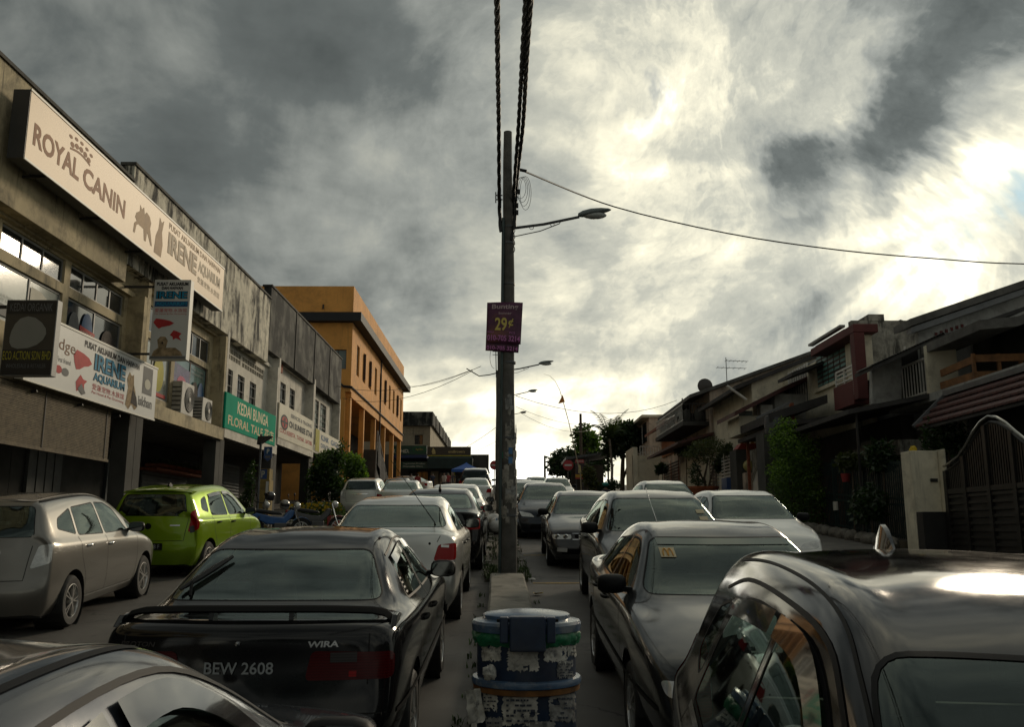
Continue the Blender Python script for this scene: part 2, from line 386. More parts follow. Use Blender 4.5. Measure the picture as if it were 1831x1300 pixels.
SMOOTH = {'window_visor', 'drip_moulding', 'roof_ditch', 'belt_trim', 'roof_moulding', 'door_crease'}
AX = {'side': (1, 2, 0), 'end': (0, 2, 1), 'top': (0, 1, 2)}
class Shell:
    """smooth car body: control grid -> Catmull-Clark surface, then windows, lamps and wheel arches cut out of it"""
    def __init__(s, p):
        s.p = p; gc = p['gc']; st = p['st']; n = len(st); verts = []; idx = {}
        def ring(i):
            y, ws, zs, wb, zb, wg, zg, zt = st[i]
            f = lambda z: z
            return [(ws - .10, y, gc), (ws - .025, y, .33), (ws + .004, y, .58), (ws - .004, y, zs), (wb, y, zb), (wg, y, zg),
                    (wg * .74, y, zg + (zt - zg) * .62), (wg * .37, y, zg + (zt - zg) * .92), (0, y, zt)]
        rings = [ring(i) for i in range(n)]
        for e, key, sg in ((0, 'rear', -1), (n - 1, 'front', 1)):
            for r, (dy, z, wsc) in enumerate(p[key]):      # rows j3..j0 of the end
                x, y, _ = rings[e][3 - r]; rings[e][3 - r] = (x * wsc, st[e][0] + sg * (dy - p['pull'] * .8), z)
            for j in range(4, 9): x, y, z = rings[e][j]; rings[e][j] = (x, y - sg * p['pull'] * (x / .8) ** 2, z)
        def add(pt): verts.append(pt); return len(verts) - 1
        for i in range(n):
            for j in range(9):
                x, y, z = rings[i][j]; a = add((x, y, z)); idx[i, j, 1] = a; idx[i, j, -1] = a if j == 8 else add((-x, y, z))
        faces = []
        for i in range(n - 1):
            for j in range(8):
                for sd in (1, -1):
                    q = (idx[i, j, sd], idx[i + 1, j, sd], idx[i + 1, j + 1, sd], idx[i, j + 1, sd]); faces.append(q if sd > 0 else q[::-1])
        for e, key, sg in ((0, 'rear', -1), (n - 1, 'front', 1)):
            G = {}
            for r in range(5):
                for c in range(5):
                    for sd in (1, -1):
                        if r == 0: G[r, c, sd] = idx[e, 4 + c, sd]
                        elif c == 0: G[r, c, sd] = idx[e, 4 - r, sd]
                        elif c == 4 and sd < 0: G[r, c, sd] = G[r, c, 1]
                        else:
                            dy, z, wsc = p[key][r - 1]; xs = verts[idx[e, 4 - r, 1]][0] * (1, .80, .55, .27, 0)[c]
                            G[r, c, sd] = add((xs * sd, st[e][0] + sg * (dy - p['pull'] * (xs / .8) ** 2 * .8), z))
            for r in range(4):
                for c in range(4):
                    for sd in (1, -1):
                        q = (G[r, c, sd], G[r + 1, c, sd], G[r + 1, c + 1, sd], G[r, c + 1, sd]); faces.append(q if sd * sg > 0 else q[::-1])
        me = bpy.data.meshes.new('cage'); me.from_pydata(verts, [], faces); me.update()
        ob = bpy.data.objects.new('cage', me); COL.objects.link(ob); md = ob.modifiers.new('s', 'SUBSURF'); md.levels = p.get('lev', 2); md.render_levels = md.levels
        tgt = [Vector(v) for v in verts]
        for it in range(2):
            dg = bpy.context.evaluated_depsgraph_get(); ev = ob.evaluated_get(dg).to_mesh()
            for k, v in enumerate(me.vertices): v.co += (tgt[k] - ev.vertices[k].co) * .62
            me.update()
        dg = bpy.context.evaluated_depsgraph_get(); s.bm = bmesh.new(); s.bm.from_mesh(ob.evaluated_get(dg).to_mesh())
        bpy.data.objects.remove(ob); bpy.data.meshes.remove(me)
        bm = s.bm; bm.normal_update()
        bm.verts.ensure_lookup_table(); bm.faces.ensure_lookup_table()
        s.ref_v = [v.co.copy() for v in bm.verts]; s.ref_n = [v.normal.copy() for v in bm.verts]; s.ref_f = []
        for f in bm.faces:
            q = [v.index for v in f.verts]; s.ref_f += [(q[0], q[i], q[i + 1]) for i in range(1, len(q) - 1)]
        s.bvh = BVHTree.FromPolygons(s.ref_v, s.ref_f)
        s.lay = bm.faces.layers.int.new('part'); s.ids = {}
    def normal_at(s, co):
        l, nn, i, d = s.bvh.find_nearest(co)
        a, b, c = s.ref_f[i]
        return barycentric_transform(l, s.ref_v[a], s.ref_v[b], s.ref_v[c], s.ref_n[a], s.ref_n[b], s.ref_n[c]).normalized()
    def cut(s, poly, view, flt, pid=None, delete=False):
        a, b, c = AX[view]; n = len(poly); cen = sum((Vector(q).to_2d() for q in poly), Vector((0, 0))) / n
        sel = [f for f in s.bm.faces if flt(f.calc_center_median(), f.normal)]
        for i in range(n):
            p, q = Vector(poly[i]).to_2d(), Vector(poly[(i + 1) % n]).to_2d()
            if (q - p).length < 1e-6: continue
            nn = Vector((-(q - p).y, (q - p).x)).normalized()
            if nn.dot(cen - p) < 0: nn = -nn
            no = Vector((0, 0, 0)); no[a] = nn.x; no[b] = nn.y; co = Vector((0, 0, 0)); co[a] = p.x; co[b] = p.y
            near = []; keep = []
            for f in sel:
                ds = [(v.co[a] - p.x) * nn.x + (v.co[b] - p.y) * nn.y for v in f.verts]
                if max(ds) <= 1e-6: continue
                (near if min(ds) < -1e-6 else keep).append(f)
            if near:
                es = {e for f in near for e in f.edges}; vs = {v for f in near for v in f.verts}
                res = bmesh.ops.bisect_plane(s.bm, geom=list(vs) + list(es) + near, dist=1e-6, plane_co=co, plane_no=no)
                for g in res['geom']:
                    if isinstance(g, bmesh.types.BMFace):
                        m = g.calc_center_median()
                        if (m[a] - p.x) * nn.x + (m[b] - p.y) * nn.y > 0: keep.append(g)
            sel = list(dict.fromkeys(f for f in keep if f.is_valid))
        if delete: bmesh.ops.delete(s.bm, geom=sel, context='FACES')
        else:
            k = s.ids.setdefault(pid, len(s.ids) + 1)
            for f in sel: f[s.lay] = k
        return sel
    def emit(s, pid, name, m, parent, push=0.0):
        k = s.ids[pid] if pid else 0
        fs = [f for f in s.bm.faces if f[s.lay] == k]
        if not fs: return None
        vm = {}; vs = []; ns = []
        for f in fs:
            for v in f.verts:
                if v not in vm: vm[v] = len(vs); nn = s.normal_at(v.co); vs.append(v.co + nn * push); ns.append(nn)
        me = bpy.data.meshes.new(name); me.from_pydata(vs, [], [[vm[v] for v in f.verts] for f in fs]); me.update()
        me.polygons.foreach_set('use_smooth', [True] * len(me.polygons)); me.normals_split_custom_set_from_vertices(ns)
        me.materials.append(M(m)); return link(name, me, parent)
    def hit(s, view, u, v, sgn=1):
        """drop a point of the side / end / top view on to the surface"""
        a, b, c = AX[view]; o = Vector((0, 0, 0)); o[a] = u; o[b] = v; o[c] = 6.0 * sgn; d = Vector((0, 0, 0)); d[c] = -sgn
        l, nn, i, dist = s.bvh.ray_cast(o, d)
        if l is None:
            o[c] = .7 * sgn; l, nn, i, dist = s.bvh.find_nearest(o)
        return l, s.normal_at(l)
    def strip(s, pts, wdt, view, sgn, lift, m, name, parent, taper=None, thick=0.0):
        """a ribbon laid on the surface along a line of the given view"""
        fine = []
        if name in SMOOTH and len(pts) > 2:
            P_ = [Vector(q).to_2d() for q in pts]; pts = []
            for i in range(len(P_) - 1):
                a, b_, c, d = P_[max(i - 1, 0)], P_[i], P_[i + 1], P_[min(i + 2, len(P_) - 1)]
                pts += [.5 * ((2 * b_) + (c - a) * t + (2 * a - 5 * b_ + 4 * c - d) * t * t + (-a + 3 * b_ - 3 * c + d) * t ** 3) for t in (0, .2, .4, .6, .8)]
            pts.append(P_[-1])
        for i in range(len(pts) - 1):
            p, q = Vector(pts[i]).to_2d(), Vector(pts[i + 1]).to_2d(); k = max(1, int((q - p).length / .03))
            fine += [p + (q - p) * (j / k) for j in range(k)]
        fine.append(Vector(pts[-1]).to_2d()); vs = []; n = len(fine)
        for i, p in enumerate(fine):
            d = (fine[min(i + 1, n - 1)] - fine[max(i - 1, 0)]).normalized(); o = Vector((-d.y, d.x)) * wdt / 2
            for sg in (-1, 1):
                q = p + o * sg; l, nn = s.hit(view, q.x, q.y, sgn); vs.append(l + nn * (lift[0] if isinstance(lift, tuple) and sg < 0 else (lift[1] if isinstance(lift, tuple) else lift)))
        b = MB(); b.add(vs, [(2 * i, 2 * i + 2, 2 * i + 3, 2 * i + 1) for i in range(n - 1)])
        me = b.mesh(name, m, smooth=True, angle=60); return link(name, me, parent)

def wheel_mesh(style, r=.295, wd=.19):
    """returns (tyre, rim) meshes, axle along x, outer face at +x"""
    h = wd / 2
    t = MB().lathe([(r * .62, h * .92), (r * .72, h), (r * .90, h), (r * .985, h * .72), (r, h * .4), (r, -h * .4), (r * .985, -h * .72), (r * .9, -h), (r * .62, -h * .9)], 36, axis='x')
    rm = MB(); k = r * .66
    rm.lathe([(k, h * .95), (k * .955, h * .97), (k * .92, h * .80), (k * .90, -h * .9)], 32, axis='x')
    ns = {'alloy': 5, 'multi': 9, 'cap': 7}[style]
    for i in range(ns):
        a = 2 * math.pi * i / ns
        if style == 'alloy': offs = (-.15, .15); bw = .085
        elif style == 'multi': offs = (0,); bw = .11
        else: offs = (0,); bw = .30
        for o in offs:
            ca, sa = math.cos(a + o * .55), math.sin(a + o * .55); cb, sb = math.cos(a + o), math.sin(a + o)
            p0 = Vector((h * .88, ca * k * .12, sa * k * .12)); p1 = Vector((h * .82, cb * k * .94, sb * k * .94))
            rm.beam(p0, p1, bw * k, .022, up=(1, 0, 0))
    rm.lathe([(0.001, h * .99), (k * .16, h * .97), (k * .24, h * .84), (k * .24, h * .5)], 16, axis='x')
    br = MB().lathe([(0.001, -h * .1), (k * .86, -h * .1)], 20, axis='x')
    return t.mesh('tyre', 'tyre', True), rm.mesh('rim', 'alloy', True), br.mesh('brake', 'rim_dark')
WHEELS = {}

def build_car(p, name, label, group=None):
    """p: proportions and details of one car type; the car points along +y, origin on the ground at its centre"""
    root = thing(name, label, 'car', group=group); sh = Shell(p); st = p['st']; W = p['W']; gc = p['gc']
    ys = (p['axles'][0], p['axles'][1]); rw = p.get('rw', .295)
    # --- openings
    for ya in ys:
        ra = rw + p.get('arch', .055)
        circ = [(ya + ra * math.cos(2 * math.pi * k / 26), rw + .01 + ra * math.sin(2 * math.pi * k / 26)) for k in range(26)]
        for sg in (1, -1): sh.cut(circ, 'side', lambda c, n, sg=sg: c.x * sg > W * .55 and c.z < .80, delete=True)
    for k, (poly, nm) in enumerate(p['side_glass']):
        for sg in (1, -1):
            out = rounded(poly, p.get('gr', .05)); fl = lambda c, n, sg=sg: c.x * sg > W * .4 and n.x * sg > .25 and c.z > .8
            sh.cut(out, 'side', fl, ('seal', k, sg)); inn = rounded(shrink(poly, p.get('seal', .013)), p.get('gr', .05) * .8)
            sid = sh.ids['seal', k, sg]; L = sh.lay
            sh.cut(inn, 'side', lambda c, n, fl=fl: fl(c, n), ('glass', k, sg))
    for key, sg in (('windshield', 1), ('rear_glass', -1)):
        poly = p[key]; yl = p[key + '_y']
        fl = lambda c, n, sg=sg, yl=yl: n.y * sg > .12 and n.z > .02 and yl[0] < c.y < yl[1] and c.z > .8
        sh.cut(rounded(poly, .07), 'end', fl, ('seal', key)); sh.cut(rounded(shrink(poly, p.get('wseal', .007)), .06), 'end', fl, ('glass', key))
    for k, (poly, view, sg2, mt, nm) in enumerate(p['lamps']):
        for sg in (1, -1):
            pl = [(x * sg if view == 'end' else x, z) for x, z in poly]
            yend = st[0][0] if sg2 < 0 else st[-1][0]
            fl = (lambda c, n, sg=sg, sg2=sg2: c.x * sg > .05 and n.y * sg2 > p.get('lampn', .18) and c.y * sg2 > 1.2) if view == 'end' else (lambda c, n, sg=sg: c.x * sg > .3)
            sh.cut(rounded(pl, p.get('lampr', .035)), view, fl, ('lamp', k, sg))
    for k, (poly, sg2, mt, nm) in enumerate(p.get('panels', [])):       # grille, air dam, plate recess
        sh.cut(rounded(poly, .03), 'end', lambda c, n, sg2=sg2: n.y * sg2 > .2 and c.y * sg2 > 1.2, ('panel', k))
    # --- meshes
    pm = p['paint']
    body = sh.emit(None, 'body', pm, root)
    for k, (poly, nm) in enumerate(p['side_glass']):
        for sg in (1, -1):
            sh.emit(('seal', k, sg), 'window_seal', 'black_trim', root, 0.0); sh.emit(('glass', k, sg), nm, p.get('glass_s', 'car_glass'), root, -.002)
    for key, nm in (('windshield', 'windshield'), ('rear_glass', 'rear_window')):
        sh.emit(('seal', key), 'window_seal', 'black_trim', root); sh.emit(('glass', key), nm, p.get('glass_r', 'car_glass_rear') if key == 'rear_glass' else 'car_glass', root, -.002)
    for k, (poly, view, sg2, mt, nm) in enumerate(p['lamps']):
        for sg in (1, -1): sh.emit(('lamp', k, sg), nm, mt, root, .004)
    for k, (poly, sg2, mt, nm) in enumerate(p.get('panels', [])): sh.emit(('panel', k), nm, mt, root, -.004)
    # --- seams, trims
    for pts in p.get('seams_side', []):
        for sg in (1, -1): sh.strip(pts, .008, 'side', sg, .0015, 'seam', 'panel_gap', root)
    for pts, view, sg in p.get('seams', []): sh.strip(pts, .008, view, sg, .0015, 'seam', 'panel_gap', root)
    for pts, wd, mt, nm, lf in p.get('trims', []):
        for sg in (1, -1): sh.strip(pts, wd, 'side', sg, lf, mt, nm, root)
    for pts, wd, view, sg, mt, nm, lf in p.get('ribbons', []): sh.strip(pts, wd, view, sg, lf, mt, nm, root)
    # --- wheels
    style = p.get('wheel', 'alloy'); key = (style, rw)
    if key not in WHEELS: WHEELS[key] = wheel_mesh(style, rw)
    tm, rm, bmsh = WHEELS[key]
    for ya in ys:
        for sg in (1, -1):
            wh = link('wheel', tm, root); wh.location = (sg * (W - .105), ya, rw)
            if sg < 0: wh.rotation_euler = (0, 0, math.pi)
            link('rim', rm, wh); link('brake_disc', bmsh, wh)
            ln = MB().lathe([(rw + p.get('arch', .055) + .003, 0), (rw + p.get('arch', .055) + .003, -.30 * sg), (.02, -.30 * sg)], 20, (sg * (W - .015), ya, rw + .01), 'x'); ln.build('arch_liner', 'rubber', root, local=True)
    ub = MB().box(-W + .14, W - .14, st[0][0] + .12, st[-1][0] - .12, gc - .02, gc + .06); ub.build('underbody', 'rubber', root, local=True)
    # --- mirrors
    mxr = p.get('mirror')
    if mxr:
        my, mz, mm = mxr
        for sg in (1, -1):
            l, nn = sh.hit('side', my, mz, sg); x0 = abs(l.x); b = MB()
            prof = [(0, .0), (.06, .02), (.15, .0), (.19, -.02)]; vs = []
            cx = sg * (x0 + .13)
            for ring, (dy, sc) in enumerate(((-.055, .86), (-.035, 1.0), (.01, .98), (.05, .72), (.075, .35))):
                for k in range(14):
                    a = 2 * math.pi * k / 14; ex = math.copysign(abs(math.cos(a)) ** .6, math.cos(a)); ez = math.copysign(abs(math.sin(a)) ** .6, math.sin(a))
                    vs.append((cx + sg * ex * .105 * sc, my + dy, mz + .03 + ez * .068 * sc))
            fs = [(r * 14 + k, r * 14 + (k + 1) % 14, (r + 1) * 14 + (k + 1) % 14, (r + 1) * 14 + k) for r in range(4) for k in range(14)] + [tuple(range(56, 70))]
            b.add(vs, fs); b.beam((sg * (x0 - .03), my + .01, mz - .01), (sg * (x0 + .06), my + .01, mz + .0), .07, .035)
            mo = b.build('mirror', mm, root, smooth=True, local=True, angle=60)
            g = MB(); g.add([vs[k] for k in range(14)], [tuple(range(14))]); g.build('mirror_glass', 'mirror_tint', mo, local=True)
    for (hy, hz) in p.get('handles', []):
        for sg in (1, -1):
            l, nn = sh.hit('side', hy, hz, sg); b = MB(); q = .085
            b.tube([(l.x, hy - q, hz), (l.x + sg * .022, hy - q * .7, hz + .004), (l.x + sg * .026, hy, hz + .006), (l.x + sg * .022, hy + q * .7, hz + .004), (l.x, hy + q, hz)], .014, 6)
            b.build('door_handle', p.get('handle_mat', pm), root, smooth=True, local=True, angle=70)
    # --- cabin
    c0, c1 = p['cabin']
    fl = MB(); fl.box(-W * .8, W * .8, c0, c1, gc + .1, gc + .16); fl.build('cabin_floor', 'cabin', root, local=True)
    def seat(x, y, wd, hgt, back=True, head=True):
        b = MB(); b.box(x - wd / 2, x + wd / 2, y - .1, y + .42, gc + .25, gc + .40)
        b.prism([(y - .02, gc + .38), (y - .14, gc + .38), (y - .30, hgt - .16), (y - .22, hgt - .13)], 'x', x - wd / 2 + .02, x + wd / 2 - .02)
        if head: b.box(x - .13, x + .13, y - .31, y - .23, hgt - .10, hgt + .08)
        b.build('seat', 'seat_cloth', root, bevel=.03, local=True)
    H = p['H']
    seat(-.36, p['seat_y'], .48, H - .27); seat(.36, p['seat_y'], .48, H - .27)
    seat(0, p['seat_y'] - .82, 1.15, H - .38, head=False)
    for sx in (-.34, .34):
        hb = MB().box(sx - .12, sx + .12, p['seat_y'] - 1.11, p['seat_y'] - 1.04, H - .47, H - .30); hb.build('headrest', 'seat_cloth', root, bevel=.025, local=True)
    db = MB(); dy = p['dash_y']; db.prism([(dy, gc + .35), (dy - .05, p['dash_z'] - .02), (dy + .1, p['dash_z'] + .03), (dy + .55, p['dash_z'] - .02), (dy + .55, gc + .35)], 'x', -W * .86, W * .86); db.build('dashboard', 'cabin', root, bevel=.02, local=True)
    sw = MB().tube([(.36 + .18 * math.cos(t), dy - .16 + .05 * math.sin(t), p['dash_z'] - .02 + .17 * math.sin(t)) for t in [2 * math.pi * k / 20 for k in range(21)]], .015, 6, cap=False)
    sw.beam((.36, dy - .16, p['dash_z'] - .02), (.36, dy + .06, p['dash_z'] - .08), .06); sw.beam((.20, dy - .16, p['dash_z'] - .02), (.52, dy - .16, p['dash_z'] - .02), .04, .02); sw.build('steering_wheel', 'cabin', root, smooth=True, local=True)
    rmz = p.get('rear_mirror')
    if rmz: MB().box(-.12, .12, rmz[0] - .02, rmz[0] + .02, rmz[1] - .035, rmz[1] + .035).build('rear_view_mirror', 'cabin', root, bevel=.012, local=True)
    # --- plate
    for sg, (pz, txt, pw, ph) in p.get('plates', {}).items():
        l, nn = sh.hit('end', 0, pz, sg); yy = l.y + sg * .018
        pb = MB().box(-pw / 2, pw / 2, yy - .006, yy + .006, pz - ph / 2, pz + ph / 2).build('number_plate', 'plate_black', root, bevel=.004, local=True)
        vs, fs = text_geo(txt, .008)
        k = 1 if sg < 0 else -1
        t = MB(); t.add([(k * (a - .5) * pw * .80, yy + sg * .0085, pz - ph * .33 + c * ph * .66) for a, c in vs], fs); t.build('plate_lettering', 'plate_text', pb, local=True)
    return root, sh
def recolour(root, m, old):
    for o in [root] + list(root.children_recursive):
        for sl in o.material_slots:
            if sl.material == M(old): sl.link = 'OBJECT'; sl.material = M(m)

car_mats()
paint('black', (.008, .008, .009), .0, .3, .035)
paint('charcoal', (.028, .030, .031), .4, .32, .05)
paint('silver', (.55, .555, .53), .72, .36, .10)
paint('champagne', (.20, .192, .175), .7, .36, .10)
paint('lime', (.20, .32, .012), .3, .32, .04)
paint('white_silver', (.66, .66, .63), .5, .36, .10)
paint('navy', (.025, .03, .04), .5, .34, .06)
paint('graphite', (.055, .055, .056), .6, .34, .06)
TYPES = {}
TYPES['saloon'] = dict(W=.845, H=1.385, gc=.19, pull=.10, paint='paint_black', rw=.29, axles=(-1.32, 1.18), lev=3,
    st=[(-2.12, .76, .84, .70, .93, .50, .945, .955), (-1.93, .81, .86, .745, .955, .55, .975, .985), (-1.62, .832, .875, .755, .95, .60, .985, 1.0),
        (-1.30, .84, .88, .76, .945, .61, 1.14, 1.175), (-.93, .845, .878, .77, .94, .575, 1.285, 1.335), (-.45, .845, .872, .775, .93, .565, 1.325, 1.385),
        (.08, .845, .865, .775, .92, .565, 1.30, 1.355), (.55, .845, .857, .775, .91, .62, 1.12, 1.17), (.98, .845, .845, .77, .895, .65, .935, .955),
        (1.45, .84, .79, .765, .835, .55, .865, .885), (1.95, .80, .68, .74, .73, .5, .755, .77), (2.13, .72, .62, .67, .66, .45, .675, .685)],
    rear=[(.015, .80, .99), (.06, .58, 1.01), (.10, .42, 1.02), (.05, .22, .96)], front=[(.03, .60, 1.0), (.05, .50, 1.03), (.09, .38, 1.03), (.03, .20, .96)],
    side_glass=[([(.62, .935), (-.245, .945), (-.22, 1.275), (.0, 1.270), (.14, 1.245), (.27, 1.19), (.42, 1.10)], 'door_window'), ([(-.285, .945), (-1.07, .965), (-.90, 1.215), (-.26, 1.275)], 'door_window')],
    windshield=[(-.70, .955), (.70, .955), (.535, 1.295), (-.535, 1.295)], windshield_y=(-.05, 1.1),
    rear_glass=[(-.665, 1.02), (.665, 1.02), (.52, 1.285), (-.52, 1.285)], rear_glass_y=(-1.72, -.8),
    lamps=[([(.33, .685), (.79, .685), (.79, .82), (.36, .835)], 'end', -1, 'lamp_red_dark', 'tail_lamp'), ([(.42, .555), (.75, .55), (.78, .635), (.42, .635)], 'end', 1, 'lamp_clear', 'headlamp')],
    panels=[([(-.36, .57), (.36, .57), (.36, .64), (-.36, .64)], 1, 'black_trim', 'grille'), ([(-.6, .28), (.6, .28), (.6, .38), (-.6, .38)], 1, 'black_trim', 'air_dam')],
    seams_side=[[(-.26, .93), (-.265, .30)], [(.66, .92), (.78, .62), (.74, .30)], [(-1.07, .95), (-1.06, .72), (-.93, .45), (-.90, .30)]],
    seams=[([(-.66, .94), (-.66, .66)], 'end', -1), ([(.66, .94), (.66, .66)], 'end', -1), ([(-.76, .52), (.76, .52)], 'end', -1)],
    trims=[([(-2.0, .50), (2.0, .47)], .028, 'black_trim', 'side_moulding', .006)],
    ribbons=[([(-.74, .47), (.74, .47)], .05, 'end', -1, 'black_trim', 'bumper_strip', .006)],
    mirror=(.60, .955, 'black_trim'), handles=[(-.16, .80), (-.80, .81)], cabin=(-1.2, 1.0), seat_y=-.10, dash_y=.52, dash_z=.86, rear_mirror=(.30, 1.20), wheel='multi')
TYPES['sedan'] = dict(W=.85, H=1.46, gc=.20, pull=.17, paint='paint_silver', rw=.295, axles=(-1.27, 1.28), lev=2,
    st=[(-2.10, .74, .90, .68, 1.02, .48, 1.045, 1.055), (-1.93, .80, .93, .735, 1.04, .55, 1.075, 1.085), (-1.66, .83, .94, .755, 1.035, .62, 1.085, 1.10),
        (-1.30, .845, .94, .77, 1.02, .63, 1.245, 1.285), (-.92, .85, .935, .785, 1.005, .585, 1.37, 1.42), (-.35, .85, .925, .79, .99, .575, 1.40, 1.46),
        (.20, .85, .91, .79, .975, .575, 1.375, 1.435), (.72, .85, .895, .79, .955, .64, 1.18, 1.235), (1.17, .85, .87, .78, .93, .66, .98, 1.005),
        (1.58, .835, .81, .755, .86, .55, .895, .915), (1.95, .78, .68, .71, .74, .48, .77, .785), (2.10, .69, .60, .64, .65, .42, .67, .68)],
    rear=[(.02, .88, 1.0), (.05, .64, 1.02), (.09, .44, 1.03), (.04, .22, .95)], front=[(.04, .58, 1.0), (.06, .48, 1.04), (.09, .37, 1.04), (.03, .20, .95)],
    side_glass=[([(.86, .985), (-.205, 1.0), (-.18, 1.345), (.16, 1.335), (.45, 1.235)], 'door_window'), ([(-.245, 1.0), (-1.13, 1.035), (-.92, 1.285), (-.22, 1.345)], 'door_window')],
    windshield=[(-.72, 1.01), (.72, 1.01), (.545, 1.375), (-.545, 1.375)], windshield_y=(0, 1.3),
    rear_glass=[(-.675, 1.115), (.675, 1.115), (.535, 1.365), (-.535, 1.365)], rear_glass_y=(-1.75, -.8),
    lamps=[([(.545, .76), (.80, .76), (.80, .955), (.60, .94)], 'end', -1, 'lamp_red', 'tail_lamp'), ([(.36, .585), (.70, .60), (.77, .735), (.46, .68)], 'end', 1, 'lamp_clear', 'headlamp')],
    panels=[([(-.33, .59), (.33, .59), (.30, .66), (-.30, .66)], 1, 'black_trim', 'grille'), ([(-.5, .27), (.5, .27), (.45, .41), (-.45, .41)], 1, 'black_trim', 'air_dam')],
    seams_side=[[(-.22, .99), (-.225, .31)], [(.90, .975), (.93, .62), (.86, .31)], [(-1.13, 1.02), (-1.08, .74), (-.92, .45), (-.90, .31)]],
    seams=[([(-.62, 1.04), (-.585, .97)], 'end', -1), ([(.62, 1.04), (.585, .97)], 'end', -1), ([(-.55, .76), (-.50, .60), (.50, .60), (.55, .76)], 'end', -1)],
    ribbons=[([(-.27, .905), (.27, .905)], .028, 'end', -1, 'chrome', 'boot_garnish', .012)],
    mirror=(.78, 1.0, 'black_trim'), handles=[(-.12, .86), (-.86, .88)], cabin=(-1.2, 1.1), seat_y=0, dash_y=.68, dash_z=.92, rear_mirror=(.45, 1.27), wheel='alloy', gr=.06)
TYPES['estate_hatch'] = dict(W=.8475, H=1.525, gc=.20, pull=.15, paint='paint_champagne', rw=.295, axles=(-1.23, 1.27), lev=2,
    st=[(-1.87, .76, .94, .71, 1.02, .56, 1.04, 1.05), (-1.78, .80, .95, .745, 1.025, .61, 1.14, 1.165), (-1.62, .825, .955, .765, 1.02, .61, 1.36, 1.40),
        (-1.48, .835, .95, .775, 1.015, .585, 1.42, 1.47), (-.95, .845, .935, .79, 1.0, .585, 1.455, 1.51), (-.35, .8475, .92, .795, .985, .585, 1.465, 1.525),
        (.20, .8475, .905, .795, .965, .585, 1.43, 1.495), (.68, .8475, .885, .79, .945, .63, 1.26, 1.325), (1.08, .8475, .86, .785, .925, .67, 1.05, 1.09),
        (1.36, .845, .82, .77, .88, .62, .93, .955), (1.66, .82, .74, .735, .80, .52, .83, .845), (1.84, .77, .65, .69, .70, .46, .72, .73), (1.92, .70, .58, .64, .62, .42, .64, .645)],
    rear=[(.04, .80, 1.0), (.06, .62, 1.02), (.10, .44, 1.03), (.04, .22, .95)], front=[(.03, .53, 1.0), (.05, .45, 1.03), (.07, .36, 1.03), (.02, .20, .95)],
    side_glass=[([(.66, .985), (-.20, 1.0), (-.18, 1.40), (.16, 1.385), (.42, 1.29)], 'door_window'), ([(-.24, 1.0), (-1.02, 1.03), (-.93, 1.365), (-.22, 1.40)], 'door_window'),
                ([(-1.06, 1.04), (-1.50, 1.13), (-1.40, 1.25), (-.97, 1.36)], 'quarter_window'), ([(1.03, .985), (.72, .985), (.72, 1.16)], 'quarter_window')],
    windshield=[(-.73, 1.0), (.73, 1.0), (.545, 1.43), (-.545, 1.43)], windshield_y=(0, 1.5),
    rear_glass=[(-.62, 1.06), (.62, 1.06), (.535, 1.40), (-.535, 1.40)], rear_glass_y=(-1.95, -1.45),
    lamps=[([(.60, .72), (.80, .78), (.80, .99), (.66, .97)], 'end', -1, 'lamp_clear', 'tail_lamp'), ([(.36, .60), (.70, .62), (.74, .77), (.52, .72)], 'end', 1, 'lamp_clear', 'headlamp')],
    panels=[([(-.6, .28), (.6, .28), (.55, .40), (-.55, .40)], 1, 'black_trim', 'air_dam')],
    seams_side=[[(-.22, .98), (-.225, .31)], [(.92, .95), (.90, .62), (.84, .31)], [(-1.05, 1.02), (-1.02, .78), (-.90, .55), (-.87, .31)]],
    seams=[([(-.60, .97), (-.55, .60), (.55, .60), (.60, .97)], 'end', -1)],
    ribbons=[([(-.30, .90), (.30, .90)], .03, 'end', -1, 'chrome', 'tailgate_garnish', .012)], trims=[([(-.85, .30), (.85, .30)], .02, 'chrome', 'sill_trim', .004)],
    mirror=(.70, 1.0, 'paint_champagne'), handles=[(-.10, .87), (-.80, .90)], handle_mat='chrome', cabin=(-1.4, 1.1), seat_y=.05, dash_y=.70, dash_z=.92, rear_mirror=(.45, 1.33), wheel='alloy', gr=.05)
